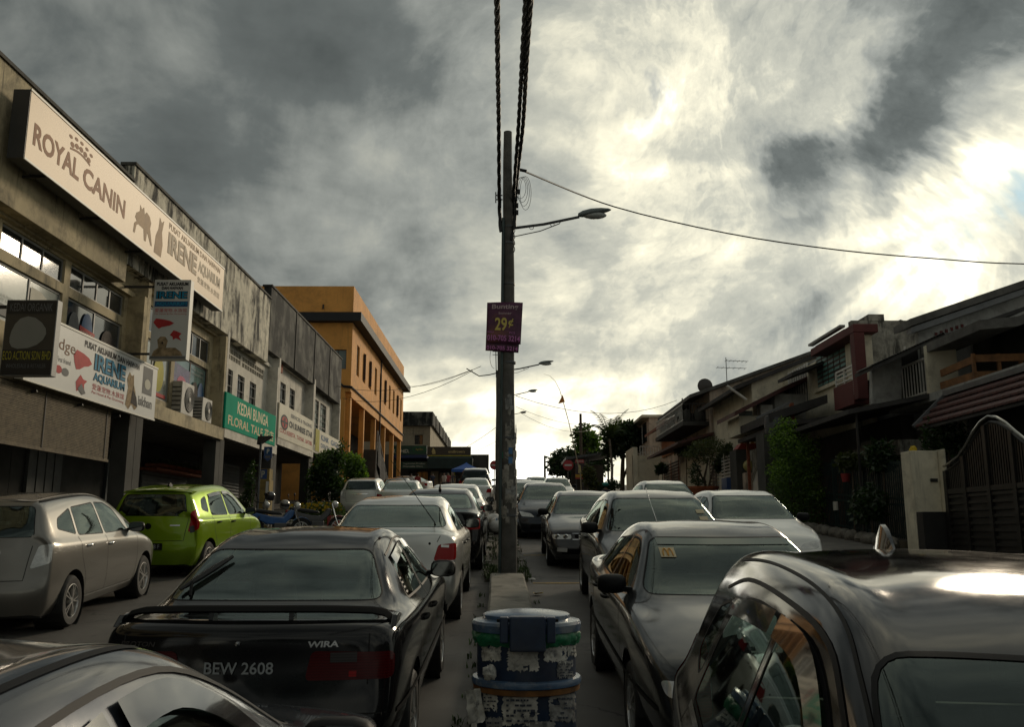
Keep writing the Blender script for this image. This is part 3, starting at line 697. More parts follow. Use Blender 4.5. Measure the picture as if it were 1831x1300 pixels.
TYPES['city_hatch'] = dict(W=.8325, H=1.545, gc=.20, pull=.17, paint='paint_lime', rw=.285, axles=(-1.20, 1.24), lev=3,
    st=[(-1.76, .74, .92, .70, .99, .55, 1.01, 1.02), (-1.70, .785, .93, .735, 1.0, .60, 1.13, 1.15), (-1.58, .81, .935, .755, 1.0, .60, 1.36, 1.41),
        (-1.44, .82, .935, .765, .995, .575, 1.43, 1.485), (-.95, .83, .925, .775, .985, .575, 1.475, 1.53), (-.35, .8325, .91, .78, .97, .575, 1.485, 1.545),
        (.20, .8325, .895, .78, .955, .575, 1.455, 1.515), (.66, .8325, .875, .775, .935, .62, 1.27, 1.335), (1.02, .8325, .855, .77, .915, .66, 1.05, 1.085),
        (1.27, .83, .83, .755, .885, .60, .945, .965), (1.56, .80, .75, .72, .81, .5, .84, .855), (1.74, .75, .65, .675, .71, .45, .73, .74), (1.82, .68, .58, .62, .62, .4, .64, .645)],
    rear=[(.05, .80, 1.0), (.07, .62, 1.02), (.10, .44, 1.03), (.04, .22, .95)], front=[(.03, .53, 1.0), (.05, .45, 1.03), (.07, .36, 1.03), (.02, .20, .95)],
    side_glass=[([(.79, .965), (-.20, .985), (-.18, 1.42), (.0, 1.418), (.16, 1.40), (.30, 1.36), (.44, 1.295), (.59, 1.19), (.71, 1.07)], 'door_window'), ([(-.24, .985), (-1.03, 1.01), (-1.0, 1.15), (-.96, 1.26), (-.88, 1.35), (-.74, 1.395), (-.55, 1.412), (-.22, 1.42)], 'door_window'),
                ([(-1.09, 1.06), (-1.36, 1.12), (-1.26, 1.30), (-1.0, 1.36)], 'quarter_window')],
    windshield=[(-.72, .985), (.72, .985), (.535, 1.445), (-.535, 1.445)], windshield_y=(0, 1.4),
    rear_glass=[(-.62, 1.03), (.62, 1.03), (.52, 1.40), (-.52, 1.40)], rear_glass_y=(-1.85, -1.42),
    lamps=[([(.635, .76), (.80, .80), (.80, 1.20), (.66, 1.10)], 'end', -1, 'lamp_red', 'tail_lamp'), ([(.36, .60), (.68, .62), (.72, .77), (.50, .72)], 'end', 1, 'lamp_clear', 'headlamp')],
    panels=[([(-.5, .28), (.5, .28), (.45, .42), (-.45, .42)], 1, 'black_trim', 'air_dam')],
    seams_side=[[(-.22, .975), (-.225, .31)], [(.86, .95), (.86, .62), (.80, .31)], [(-1.03, 1.0), (-1.0, .76), (-.88, .55), (-.85, .31)]],
    seams=[([(-.62, .99), (-.58, .62), (.58, .62), (.62, .99)], 'end', -1)],
    mirror=(.72, .985, 'paint_lime'), handles=[(-.10, .86), (-.80, .885)], cabin=(-1.35, 1.05), seat_y=.05, dash_y=.66, dash_z=.90, rear_mirror=(.42, 1.34), wheel='alloy', gr=.07)
TYPES['people_van'] = dict(TYPES['city_hatch'], W=.86, H=1.80, lev=2, paint='paint_navy', rw=.31, glass_s='car_glass_dark', glass_r='car_glass_dark',
    st=[(y * 1.16, a * 1.035, b * 1.10, c * 1.035, d * 1.12, e * 1.06, f * 1.165, g * 1.165) for y, a, b, c, d, e, f, g in TYPES['city_hatch']['st']],
    side_glass=[([(y * 1.16, z * 1.145) for y, z in pl], nm) for pl, nm in TYPES['city_hatch']['side_glass']], axles=(-1.39, 1.44),
    windshield=[(x * 1.04, z * 1.155) for x, z in TYPES['city_hatch']['windshield']], windshield_y=(0, 1.62), rear_glass=[(x * 1.04, z * 1.155) for x, z in TYPES['city_hatch']['rear_glass']], rear_glass_y=(-2.2, -1.64),
    mirror=(.83, 1.13, 'black_trim'), dash_z=1.02, seams_side=[], handles=[])

# ------------------------------------------------------------------ ground, road, kerbs
def asphalt():
    m, t, b = new_mat('asphalt'); pos = t.n('ShaderNodeNewGeometry').outputs['Position']
    base = t.ramp(t.noise(pos, .7, 6, .6), [(.3, (.062, .057, .051)), (.7, (.098, .090, .081))])
    base = t.mix(t.m('MULTIPLY', t.step(t.noise(pos, 120, 2, .5), .55, .75), .35), base, (.19, .18, .165))
    vo = t.n('ShaderNodeTexVoronoi', feature='DISTANCE_TO_EDGE'); vo.inputs['Scale'].default_value = .55
    t.put(vo.inputs['Vector'], t.vm('ADD', pos, t.vm('SCALE', t.noise(pos, 1.5, 5, .6, out='Color'), scale=.9)))
    crack = t.m('MULTIPLY', t.m('SUBTRACT', 1.0, t.step(vo.outputs['Distance'], .004, .018)), t.step(t.noise(pos, .4, 3), .5, .6))
    base = t.mix(t.m('MULTIPLY', crack, .8), base, (.012, .012, .011))
    base = t.mix(t.m('MULTIPLY', t.step(t.noise(pos, 1.7, 5, .6, .5), .58, .70), .75), base, (.030, .028, .026))
    t.put(b.inputs['Base Color'], base); t.put(b.inputs['Roughness'], t.m('MULTIPLY_ADD', t.noise(pos, 2.0, 4), .3, .55))
    bn = t.n('ShaderNodeBump'); bn.inputs['Strength'].default_value = .5; bn.inputs['Distance'].default_value = .012
    t.put(bn.inputs['Height'], t.noise(pos, 150, 3, .7)); t.put(b.inputs['Normal'], bn.outputs[0])
asphalt()
mat('earth', (.10, .085, .06), .95, var=.35, vscale=1.2, bump=.4, bscale=25)
mat('concrete', (.27, .25, .21), .85, var=.22, vscale=2.0, bump=.25, bscale=60, dirt=(.06, .055, .045), dirt_amt=.7, dirt_scale=2.2)
mat('kerb_concrete', (.17, .155, .13), .9, var=.3, vscale=6, bump=.4, bscale=40, dirt=(.04, .036, .03), dirt_amt=.8, dirt_scale=5)
mat('paving', (.13, .12, .105), .85, var=.25, vscale=1.4, bump=.2, bscale=40, dirt=(.05, .045, .04), dirt_amt=.6)
mat('line_yellow', (.42, .26, .03), .8, var=.35, vscale=14, dirt=(.06, .055, .05), dirt_amt=.85, dirt_scale=7)
mat('leaf_litter', (.12, .085, .04), .9, var=.4, vscale=20)
YS = [-60, -30, -10, 0, 10, 20, 30, 45, 60, 80, 100, 112, 118, 124, 140, 400, 1500, 6000]
def zc(y): return S * y if y < 112 else S * 112 + (S * 6 * (1 - math.exp(-(y - 112) / 6.0)))
def sheet(name, xa, xb, m, lift, ys=None):
    b = MB(); ys = ys or [y for y in YS if y <= 400]
    vs = [(xf(y) if callable(xf) else xf, y, zc(y) + lift) for y in ys for xf in (xa, xb)]
    b.add(vs, [(2 * i, 2 * i + 1, 2 * i + 3, 2 * i + 2) for i in range(len(ys) - 1)])
    return struct(b.build(name, m))
b = MB(); xs = [-4000, -400, -60, -12, 12, 60, 400, 4000]
b.add([(x, y, zc(y)) for y in YS for x in xs], [(i * 8 + j, i * 8 + j + 1, (i + 1) * 8 + j + 1, (i + 1) * 8 + j) for i in range(len(YS) - 1) for j in range(7)])
struct(b.build('ground', 'earth'))
sheet('road', -7.9, 6.9, 'asphalt', .004)
def raised(name, x0, x1, y0, y1, h, m, step=6.0):
    b = MB(); n = max(1, int((y1 - y0) / step)); ys = [y0 + (y1 - y0) * i / n for i in range(n + 1)]
    b.add([(x, y, zc(y) + z) for y in ys for x, z in ((x0, -.1), (x0, h), (x1, h), (x1, -.1))],
          [(i * 4 + j, i * 4 + j + 1, i * 4 + j + 5, i * 4 + j + 4) for i in range(n) for j in range(3)] + [(0, 3, 2, 1), (n * 4, n * 4 + 1, n * 4 + 2, n * 4 + 3)])
    return struct(b.build(name, m))
raised('pavement_left', -16, -7.9, -10, 112, .16, 'paving'); raised('kerb_left', -7.9, -7.72, -10, 112, .17, 'kerb_concrete')
raised('verge_right', 6.9, 40, -10, 112, .12, 'paving'); raised('kerb_right', 6.72, 6.9, -10, 112, .14, 'kerb_concrete')
# painted bay marks beside the median, as in the photo on the downhill lane
for i, y in enumerate((14.8, 19.6, 24.6, 30.0, 36.0)):
    x0 = mx(y) + .42; b = MB(); b.add([(x0, y - .05, zc(y - .05) + .009), (x0 + .75, y - .05, zc(y - .05) + .009), (x0 + .75, y + .05, zc(y + .05) + .009), (x0, y + .05, zc(y + .05) + .009)], [(0, 1, 2, 3)])
    struct(b.build('road_marking', 'line_yellow'))
# ---- median: a smooth concrete slab in front of the pole, kerb stones and earth behind it
med = thing('median', 'narrow raised concrete median strip between the two lines of cars', 'median', (.05, 2.0, zc(2)))
b = MB(); rnd = random.Random(4); ysl = [1.6 + .7 * i for i in range(20)]; ysl[-1] = 14.92
for i in range(len(ysl)):
    y = ysl[i]; w = .275
    b.v += [(mx(y) - w, y, zc(y) - .05), (mx(y) - w + rnd.uniform(-.006, .006), y, zc(y) + .13), (mx(y) - w + .03, y, zc(y) + .152), (mx(y) + w - .03, y, zc(y) + .152), (mx(y) + w + rnd.uniform(-.006, .006), y, zc(y) + .13), (mx(y) + w, y, zc(y) - .05)]
b.f += [(i * 6 + j, i * 6 + 6 + j, i * 6 + 7 + j, i * 6 + 1 + j) for i in range(len(ysl) - 1) for j in range(5)] + [(0, 1, 2, 3, 4, 5), tuple(len(b.v) - 6 + q for q in (5, 4, 3, 2, 1, 0))]
b.build('slab', 'concrete', med)
y = 14.95
ks = MB().box(-.06, .06, -.29, .29, -.22, .0).mesh('kerb_stone', 'kerb_concrete')
while y < 66:
    for sg in (-1, 1):
        o = link('kerb_stone', ks, med); base = med.location
        o.location = (mx(y + .3) + sg * .30 + rnd.uniform(-.02, .02) - base.x, y + .3 - base.y, zc(y + .3) + .115 + rnd.uniform(-.035, .015) - base.z)
        o.rotation_euler = (math.atan(S), 0, .013 + rnd.uniform(-.035, .035)); o.scale = (1, rnd.uniform(.9, 1.0), 1)
    y += .60
b = MB(); ysl = [14.95 + 1.5 * i for i in range(35)]
for yy in ysl: b.v += [(mx(yy) - .27, yy, zc(yy) + .06), (mx(yy), yy, zc(yy) + .10), (mx(yy) + .27, yy, zc(yy) + .06)]
b.f += [(i * 3 + j, i * 3 + 1 + j, i * 3 + 4 + j, i * 3 + 3 + j) for i in range(len(ysl) - 1) for j in range(2)]
b.build('earth_fill', 'earth', med)
# ---- weeds on the median and litter
mat('weed', (.05, .085, .02), .8, var=.4, vscale=9)
b = MB(); rnd = random.Random(8)
def tuft(b, x, y, z, n, hgt, rnd):
    for _ in range(n):
        a = rnd.uniform(0, 6.28); h = hgt * rnd.uniform(.5, 1.1); dx, dy = math.cos(a) * h * .5, math.sin(a) * h * .5; px, py = x + rnd.uniform(-.07, .07), y + rnd.uniform(-.07, .07); ww = .008
        q = Vector((-math.sin(a), math.cos(a), 0)) * ww
        b.add([(px - q.x, py - q.y, z), (px + q.x, py + q.y, z), (px + dx * .5 + q.x * .8, py + dy * .5 + q.y * .8, z + h * .7), (px + dx * .5 - q.x * .8, py + dy * .5 - q.y * .8, z + h * .7), (px + dx, py + dy, z + h * .95)], [(0, 1, 2, 3), (3, 2, 4)])
for _ in range(150):
    yy = rnd.uniform(14.7, 34) if rnd.random() < .6 else rnd.uniform(14.7, 16.2); sx = rnd.choice((-1, 1)) * rnd.uniform(.18, .34)
    tuft(b, mx(yy) + sx, yy, zc(yy) + .07, 9, .11, rnd)
for _ in range(60):
    yy = rnd.uniform(6, 34); tuft(b, mx(yy) + rnd.choice((-1, 1)) * .36, yy, zc(yy) + .0, 7, .07, rnd)
struct(b.build('weeds', 'weed'), 'stuff')
mat('bag_white', (.62, .60, .56), .5, var=.15, vscale=6, bump=.5, bscale=18); mat('bag_blue', (.08, .22, .42), .45, var=.2, vscale=6, bump=.5, bscale=18)
for i, (px_, yy, m_, r_, lab) in enumerate([(-.12, 25.2, 'bag_white', .26, 'knotted white rubbish bag lying lowest of the heap on the median behind the pole'), (-.16, 26.5, 'bag_blue', .20, 'small blue rubbish bag among white bags on the median'),
        (-.05, 27.4, 'bag_white', .27, 'white rubbish bag just behind the small blue bag on the median'), (-.22, 29.0, 'bag_white', .27, 'white rubbish bag farthest uphill of the heap on the median'), (.22, 24.4, 'bag_white', .18, 'small white bag on the far side of the pole beside the kerb')]):
    b = MB(); rr = random.Random(i); b.blob((0, 0, r_ * .62), (r_, r_ * 1.05, r_ * .68), 12, 8, .10, rr); b.tube([(0, 0, r_ * 1.2), (.02, 0, r_ * 1.36), (.05, .01, r_ * 1.5)], [.05, .02, .05], 7)
    o = b.build('rubbish_bag', m_, None, smooth=True, angle=80); o.location = (mx(yy) + px_, yy, zc(yy) + .10); tag(o, lab, 'rubbish bag', 'rubbish bags on the median')
# a scatter of small litter in the gutter
mat('paper', (.6, .58, .52), .8, var=.15); mat('paper_yellow', (.55, .40, .08), .8, var=.15)
for i, (x, yy, m_, w_, lab) in enumerate([(-.62, 17.3, 'paper', .16, 'flat white scrap of paper in the gutter left of the median'), (.43, 15.2, 'paper', .12, 'crumpled white paper ball at the kerb beside the pole foot'), (.47, 13.4, 'paper_yellow', .14, 'dry yellow leaf scrap lying beside the concrete slab')]):
    b = MB(); rr = random.Random(i + 3)
    subdiv_quad(b, (-w_ / 2, -w_ / 3, 0), (w_ / 2, -w_ / 3, 0), (w_ / 2, w_ / 3, 0), (-w_ / 2, w_ / 3, 0), 4, 3, lambda p, u, v: Vector((p.x, p.y, .01 + rr.uniform(0, .035))))
    o = b.build('litter_scrap', m_, None, smooth=True); o.location = (x, yy, zc(yy) + .006); tag(o, lab, 'litter')

# ------------------------------------------------------------------ litter bin
mat('bin_blue', (.010, .026, .062), .45, var=.3, vscale=6, dirt=(.05, .05, .05), dirt_amt=.3, dirt_scale=5, bump=.06, bscale=30)
mat('bin_lid', (.06, .11, .19), .26, var=.25, vscale=7, dirt=(.34, .35, .34), dirt_amt=.55, dirt_scale=6)
mat('bag_green', (.015, .17, .075), .3, var=.3, vscale=14, bump=.5, bscale=30)
mat('strap_orange', (.17, .075, .018), .6, var=.4, vscale=12)
mat('torn_paper', (.56, .55, .50), .85, var=.3, vscale=14, dirt=(.06, .07, .08), dirt_amt=.85, dirt_scale=16)
mat('torn_paper_grey', (.26, .26, .25), .85, var=.3, vscale=14, dirt=(.05, .055, .06), dirt_amt=.85, dirt_scale=22)
mat('print_ink', (.05, .06, .08), .8, var=.2)
by = 4.78; bx = .105; bz = zc(by) + .15
bin_ = thing('litter_bin', 'blue cylindrical litter bin with lid and torn posters standing on the median', 'litter bin', (bx, by, bz))
rb = .252; hb = atY(940, 1128, by).z - bz
q = MB().lathe([(.001, 0), (rb * .95, 0), (rb * .97, .02), (rb, hb * .5), (rb, hb), (rb * .93, hb), (rb * .93, hb - .08), (.001, hb - .1)], 48); q.build('barrel', 'bin_blue', bin_, smooth=True, local=True, angle=50)
zr = atY(940, 1217, by).z - bz
q = MB().lathe([(rb - .002, zr + .03), (rb + .022, zr + .026), (rb + .028, zr + .012), (rb + .026, zr - .004), (rb + .002, zr - .006)], 48); q.build('rim_band', 'bin_lid', bin_, smooth=True, local=True)
q = MB().lathe([(rb + .003, zr - .005), (rb + .020, zr - .008), (rb + .018, zr - .034), (rb + .001, zr - .04)], 48); q.build('strap', 'strap_orange', bin_, smooth=True, local=True)
rnd = random.Random(2); b = MB(); vs = []; nseg = 72
for r in range(6):
    for k in range(nseg):
        a = 2 * math.pi * k / nseg; rr = rb + .004 + .014 * math.sin(r / 5 * math.pi) + rnd.uniform(0, .010) + .006 * math.sin(k * 1.7 + r); vs.append((rr * math.cos(a), rr * math.sin(a), hb - .052 + .014 * r + (rnd.uniform(-.012, .004) if r == 0 else 0)))
b.add(vs, [(r * nseg + k, r * nseg + (k + 1) % nseg, (r + 1) * nseg + (k + 1) % nseg, (r + 1) * nseg + k) for r in range(5) for k in range(nseg)]); b.build('bin_liner', 'bag_green', bin_, smooth=True, local=True, angle=80)
lid = MB().lathe([(rb + .012, hb + .004), (rb + .026, hb + .008), (rb + .030, hb + .042), (rb + .022, hb + .056), (rb - .02, hb + .062), (rb - .028, hb + .066), (rb - .028, hb + .084), (rb - .04, hb + .090), (.12, hb + .102), (.001, hb + .105)], 56)
lo = lid.build('lid', 'bin_lid', bin_, smooth=True, local=True, angle=30)
b = MB(); yb = -rb - .03
b.prism([(-.088, hb - .07), (.088, hb - .07), (.088, hb + .095), (-.088, hb + .095)], 'y', yb - .018, yb + .05); b.build('hinge', 'bin_blue', lo, bevel=.008, local=True)
for sx in (-1, 1):
    b = MB(); b.prism([(sx * .093, hb - .03), (sx * .135, hb - .03), (sx * .135, hb + .092), (sx * .093, hb + .092)], 'y', yb - .012, yb + .045); b.build('hinge_knuckle', 'bin_blue', lo, bevel=.006, local=True)
b = MB().tube([(-.15, yb + .012, hb + .075), (.15, yb + .012, hb + .075)], .008, 8); b.build('hinge_pin', 'black_trim', lo, local=True)
def wrap_paper(px0, py0, px1, py1, seed, m_, name='poster_scrap', ink=True):
    """a torn rectangle of paper stuck round the barrel; corners given in photo pixels"""
    rr = random.Random(seed); nu, nv = 34, 28; vs = []
    def on(px_, py_):
        X = (px_ - 938) / 91.0; X = max(-.995, min(.995, X)); a = math.asin(X); z = atY(px_, py_, by - rb * math.cos(a)).z - bz; return a, z
    def jag(k): return (mnoise.noise((k * .42, seed * 3.1, 0)) + .5 * mnoise.noise((k * 1.1, seed, 2))) * .10
    for j in range(nv + 1):
        for i in range(nu + 1):
            u, v = i / nu, j / nv; uu = u; vv = v
            if i in (0, nu): uu += jag(j + i * 7) * (1 if i else -1)
            if j in (0, nv): vv += jag(i + 31 + j * 5) * 1.6
            a, z = on(px0 + (px1 - px0) * uu, py0 + (py1 - py0) * vv); r2 = rb + .003 + abs(mnoise.noise((i * .14, j * .14, seed))) * .005
            vs.append((r2 * math.sin(a), -r2 * math.cos(a), z))
    fs = [(j * (nu + 1) + i, (j + 1) * (nu + 1) + i, (j + 1) * (nu + 1) + i + 1, j * (nu + 1) + i + 1) for j in range(nv) for i in range(nu)]
    fs = [f for f in fs if not (mnoise.noise((vs[f[0]][0] * 22, vs[f[0]][2] * 22, seed * 1.7)) + .4 * mnoise.noise((vs[f[0]][0] * 70, vs[f[0]][2] * 70, seed)) > .50)]
    b = MB(); b.add(vs, fs); o = b.build(name, m_, bin_, smooth=True, local=True, angle=80)
    if ink:
        b = MB(); rows = 5
        for q_ in range(rows):
            v = .16 + .68 * q_ / (rows - 1); u = .12
            while u < .82:
                w_ = rr.uniform(.05, .16); pts = []
                for (uu, vv) in ((u, v), (u + w_, v), (u + w_, v + .07), (u, v + .07)):
                    a, z = on(px0 + (px1 - px0) * uu, py0 + (py1 - py0) * vv); pts.append(((rb + .0095) * math.sin(a), -(rb + .0095) * math.cos(a), z))
                if rr.random() < .6: b.quad(*pts[::-1])
                u += w_ + .03
        if b.f: b.build('faded_print', 'print_ink', o, local=True)
for args in [(858, 1144, 892, 1182, 1, 'torn_paper', False), (904, 1160, 957, 1200, 2, 'torn_paper', False), (967, 1142, 1008, 1184, 3, 'torn_paper', False), (990, 1182, 1020, 1212, 4, 'torn_paper_grey', True), (1009, 1132, 1027, 1172, 5, 'torn_paper', True),
             (860, 1234, 886, 1272, 6, 'torn_paper', True), (895, 1242, 954, 1296, 7, 'torn_paper', True), (976, 1240, 1024, 1290, 8, 'torn_paper_grey', True), (930, 1290, 985, 1330, 9, 'torn_paper_grey', False), (866, 1284, 895, 1330, 10, 'torn_paper_grey', True)]:
    wrap_paper(args[0], args[1], args[2], args[3], args[4], args[5], ink=args[6])
# loose flap on the left and the crumpled scrap caught in the strap
b = MB(); rr = random.Random(5); p0 = atY(832, 1238, by - .12); p1 = atY(858, 1232, by - .15); p2 = atY(868, 1290, by - .17); p3 = atY(838, 1298, by - .14)
subdiv_quad(b, p3, p2, p1, p0, 6, 8, lambda p, u, v: p + Vector((rr.uniform(-.004, .004), rr.uniform(-.012, .012), rr.uniform(-.004, .004)))); b.build('loose_poster_flap', 'torn_paper', bin_, smooth=True, angle=60)
c = atY(876, 1203, by - rb - .01); b = MB().blob(c, (.034, .022, .036), 12, 9, .24, rr); b.build('crumpled_scrap', 'torn_paper', bin_, smooth=True, angle=60)

# ------------------------------------------------------------------ utility poles, lamps and cables
mat('pole_concrete', (.10, .095, .085), .85, var=.25, vscale=4, bump=.25, bscale=50, dirt=(.03, .03, .027), dirt_amt=.6, dirt_scale=3)
mat('cable', (.010, .011, .011), .6, var=.2); mat('steel_dull', (.10, .105, .11), .5, .6, var=.2); mat('lamp_housing', (.16, .19, .19), .45, .2, var=.15)
mat('lamp_bowl', (.35, .37, .35), .25, 0, var=.1, coat=.6); mat('conduit', (.045, .07, .07), .6, var=.2)
mat('poster_glue', (.30, .285, .25), .9, var=.35, vscale=12, dirt=(.05, .05, .045), dirt_amt=.95, dirt_scale=9)
mat('sticker_blue', (.05, .16, .34), .6, var=.15); mat('sticker_green', (.05, .22, .14), .6, var=.15)
def pole(x, y, h, label, arm_z=None, r=(.14, .062), detail=False):
    base = zc(y) + .06; p = thing('utility_pole', label, 'utility pole', (x, y, base), group='concrete utility poles along the median')
    n = 12; q = MB().tube([(0, 0, -.3)] + [(.012 * math.sin(i), 0, h * i / n) for i in range(1, n + 1)], [r[0]] + [r[0] + (r[1] - r[0]) * i / n for i in range(1, n + 1)], 18); q.build('shaft', 'pole_concrete', p, smooth=True, local=True, angle=60)
    return p, base
def street_lamp(p, z, ln, sc=1.0):
    """outreach arm with cobra-head lantern, on the right-hand side of the pole"""
    b = MB().tube([(.08, 0, z), (.5 * ln, 0, z + .06 * ln), (ln, 0, z + .17 * ln)], .026 * sc, 8); a = b.build('lamp_arm', 'steel_dull', p, smooth=True, local=True)
    b = MB().tube([(.08, 0, z - .16), (.45 * ln, 0, z - .04 * ln), (.72 * ln, 0, z + .07 * ln), (.75 * ln, 0, z + .12 * ln)], .009, 6); b.build('stay_rod', 'steel_dull', a, local=True)
    for fx in (.33, .62):
        c = Vector((fx * ln, 0, z + .012 * ln if fx < .5 else z + .06 * ln)); b = MB().tube([(c.x + .035 * math.cos(t), 0, c.z + .035 * math.sin(t)) for t in [2 * math.pi * k / 12 for k in range(13)]], .006, 5, cap=False); b.build('stay_ring', 'steel_dull', a, local=True)
    hz = z + .17 * ln; vs = []; prof = [(-.02, .045, .04), (.06, .075, .075), (.20, .11, .085), (.38, .105, .065), (.52, .06, .035), (.57, .015, .01)]
    for dx, wy, wz in prof:
        for k in range(12):
            t = 2 * math.pi * k / 12; vs.append((ln + dx * sc, wy * math.cos(t) * sc, hz + .03 + dx * .18 + wz * math.sin(t) * sc * (1.0 if math.sin(t) > 0 else .55)))
    b = MB(); b.add(vs, [(i * 12 + k, i * 12 + (k + 1) % 12, (i + 1) * 12 + (k + 1) % 12, (i + 1) * 12 + k) for i in range(5) for k in range(12)] + [tuple(range(12))[::-1]]); hd = b.build('lantern', 'lamp_housing', a, smooth=True, local=True, angle=60)
    b = MB().blob((ln + .27 * sc, 0, hz + .03), (.22 * sc, .085 * sc, .07 * sc), 12, 8); b.build('lens_bowl', 'lamp_bowl', a, smooth=True, local=True)
P1Y = 15.15; top = atY(903, 236, P1Y).z; p1, pb = pole(.03, P1Y, top - (zc(P1Y) + .06), 'tall concrete utility pole with pasted posters and price boards, nearest the litter bin', r=(.152, .075))
street_lamp(p1, atY(915, 408, P1Y).z - pb, (1040 - 909) / 1600 * P1Y * 1.02)
b = MB().tube([(-.135, -.08, .0), (-.115, -.08, 2.6), (-.10, -.075, 4.6), (-.085, -.07, 6.2)], .026, 8); b.build('conduit_pipe', 'conduit', p1, smooth=True, local=True)
for zz in (1.0, 2.3, 3.6, 5.0, 5.75, 6.05):
    r_ = .152 + (.075 - .152) * zz / (top - pb) + .006; b = MB().lathe([(r_, -.02), (r_ + .004, -.015), (r_ + .004, .015), (r_, .02)], 18, (.01, 0, zz)); b.build('steel_band', 'steel_dull', p1, local=True)
# pasted bills on the lower shaft
rr = random.Random(12)
for i in range(46):
    zz = rr.uniform(.75, 3.05); a0 = rr.uniform(-1.5, 1.5) - math.pi / 2; r_ = .152 - .077 * zz / 7.6 + .004 + .0012 * (i % 5); wd = rr.uniform(.35, .95); hh = rr.uniform(.08, .24)
    b = MB(); nu = 6; vs = [(.01 + r_ * math.cos(a0 + wd * (u / nu - .5)), r_ * math.sin(a0 + wd * (u / nu - .5)), zz + hh * v + rr.uniform(-.018, .018)) for v in (0, 1) for u in range(nu + 1)]
    b.add(vs, [(u, u + 1, nu + 2 + u, nu + 1 + u) for u in range(nu)]); mt = 'poster_glue' if rr.random() < .72 else 'torn_paper_grey'
    b.build('pasted_bill', mt, p1, smooth=True, local=True)
for (za, mt, da) in ((2.02, 'sticker_blue', .25), (1.86, 'sticker_blue', .25), (1.23, 'sticker_green', -.12), (1.95, 'sticker_green', -.95)):
    b = MB(); r_ = .141; a0 = -math.pi / 2 + da; vs = [(.01 + r_ * math.cos(a0 + .5 * (u / 4 - .5)), r_ * math.sin(a0 + .5 * (u / 4 - .5)), za + .11 * v) for v in (0, 1) for u in range(5)]; b.add(vs, [(u, u + 1, 6 + u, 5 + u) for u in range(4)]); b.build('sticker', mt, p1, local=True)
# fittings near the top
zf = atY(903, 300, P1Y).z - pb
b = MB(); rr = random.Random(3)
for k in range(7): b.box(.09 + rr.uniform(0, .06), .13 + rr.uniform(.02, .09), -.05, .03, zf - .1 - .13 * k, zf - .03 - .13 * k)
b.build('cable_clamps', 'cable', p1, local=True)
b = MB().tube([(-.22, 0, zf - .52), (-.1, 0, zf - .52)], .012, 6).tube([(-.22, 0, zf - .60), (-.1, 0, zf - .60)], .012, 6).tube([(-.22, 0, zf - .46), (-.22, 0, zf - .66)], .012, 6); b.build('side_bracket', 'steel_dull', p1, local=True)
for k in range(4):
    b = MB().tube([(.22 + .10 * math.sin(t) + .03 * k, -.02 * k, zf - .18 - (.20 + .04 * k) * (1 - math.cos(t)) / 1.0) for t in [2 * math.pi * i / 16 for i in range(17)]], .004, 4, cap=False); b.build('slack_loop', 'cable', p1, local=True)
b = MB().tube([(.11 + .012 * math.sin(i * 2.2), -.05, zf - .6 - i * .04) for i in range(26)], .008, 5); b.build('hanging_tail', 'cable', p1, local=True)
def drop(name, label, pts, r, grp=None, strands=1, pitch=.9, hel=.016, n=5):
    """a cable hung along smooth points; several strands twist round each other"""
    P_ = [Vector(p) for p in pts]; path = []
    for i in range(len(P_) - 1):
        a, b_, c, d = P_[max(i - 1, 0)], P_[i], P_[i + 1], P_[min(i + 2, len(P_) - 1)]; L = (c - b_).length; k = max(4, int(L / (pitch / 12 if strands > 1 else .8)))
        for j in range(k):
            t = j / k; path.append(.5 * ((2 * b_) + (c - a) * t + (2 * a - 5 * b_ + 4 * c - d) * t * t + (-a + 3 * b_ - 3 * c + d) * t ** 3))
    path.append(P_[-1]); b = MB()
    for s_ in range(strands):
        if strands == 1: b.tube(path, r, n); continue
        ln = 0; pp = []
        for i, p in enumerate(path):
            if i: ln += (p - path[i - 1]).length
            ph = 2 * math.pi * (ln / pitch + s_ / strands); pp.append(p + Vector((math.cos(ph) * hel, math.sin(ph) * hel * .5, math.sin(ph) * hel)))
        b.tube(pp, r, n)
    o = b.build(name, 'cable', None, smooth=True, angle=80); return tag(o, label, 'cable', grp)
za = atY(895, 345, P1Y).z
drop('twisted_cable', 'thick twisted power cable running overhead on the left of the pole top', [(-.10, P1Y - .1, za - .75), (-.125, P1Y - .12, za - .2), atY(892, 230, 13.2), atY(890, 100, 10.4), atY(889, 0, 8.7), atY(888, -130, 7.0), (-.05, 2, 6.6), (0, -8, 6.4)], .021, 'twisted cables over the median', 3)
drop('twisted_cable', 'slimmer twisted power cable hugging the right of the pole top', [(.10, P1Y - .1, za - .9), (.125, P1Y - .12, za - .1), atY(927, 225, 13.0), atY(934, 100, 10.4), atY(940, 0, 8.7), atY(946, -130, 7.0), (.12, 2, 6.7), (.1, -8, 6.5)], .018, 'twisted cables over the median', 3)
drop('twisted_cable', 'outermost right of the twisted power cables leaving the pole top', [(.14, P1Y - .1, za - .7), (.175, P1Y - .12, za + .1), atY(935, 225, 13.0), atY(942, 100, 10.4), atY(949, 0, 8.7), atY(958, -130, 7.0), (.2, 2, 6.9), (.2, -8, 6.7)], .020, 'twisted cables over the median', 3)
e0 = atY(930, 303, P1Y); e1 = atX(1835, 472, 13.2)
drop('service_wire', 'long black service wire from the pole top across to the terrace houses', [e0, atX(1100, 370, 2.6), atX(1300, 417, 5.2), atX(1500, 447, 7.9), atX(1680, 463, 10.6), e1, (20, e1.y + 3, e1.z + .9)], .017)
b = MB().tube([e0 - Vector((.1, 0, -.02)), e0 + Vector((.12, 0, -.03))], .03, 8); b.build('wire_clamp', 'cable', p1)
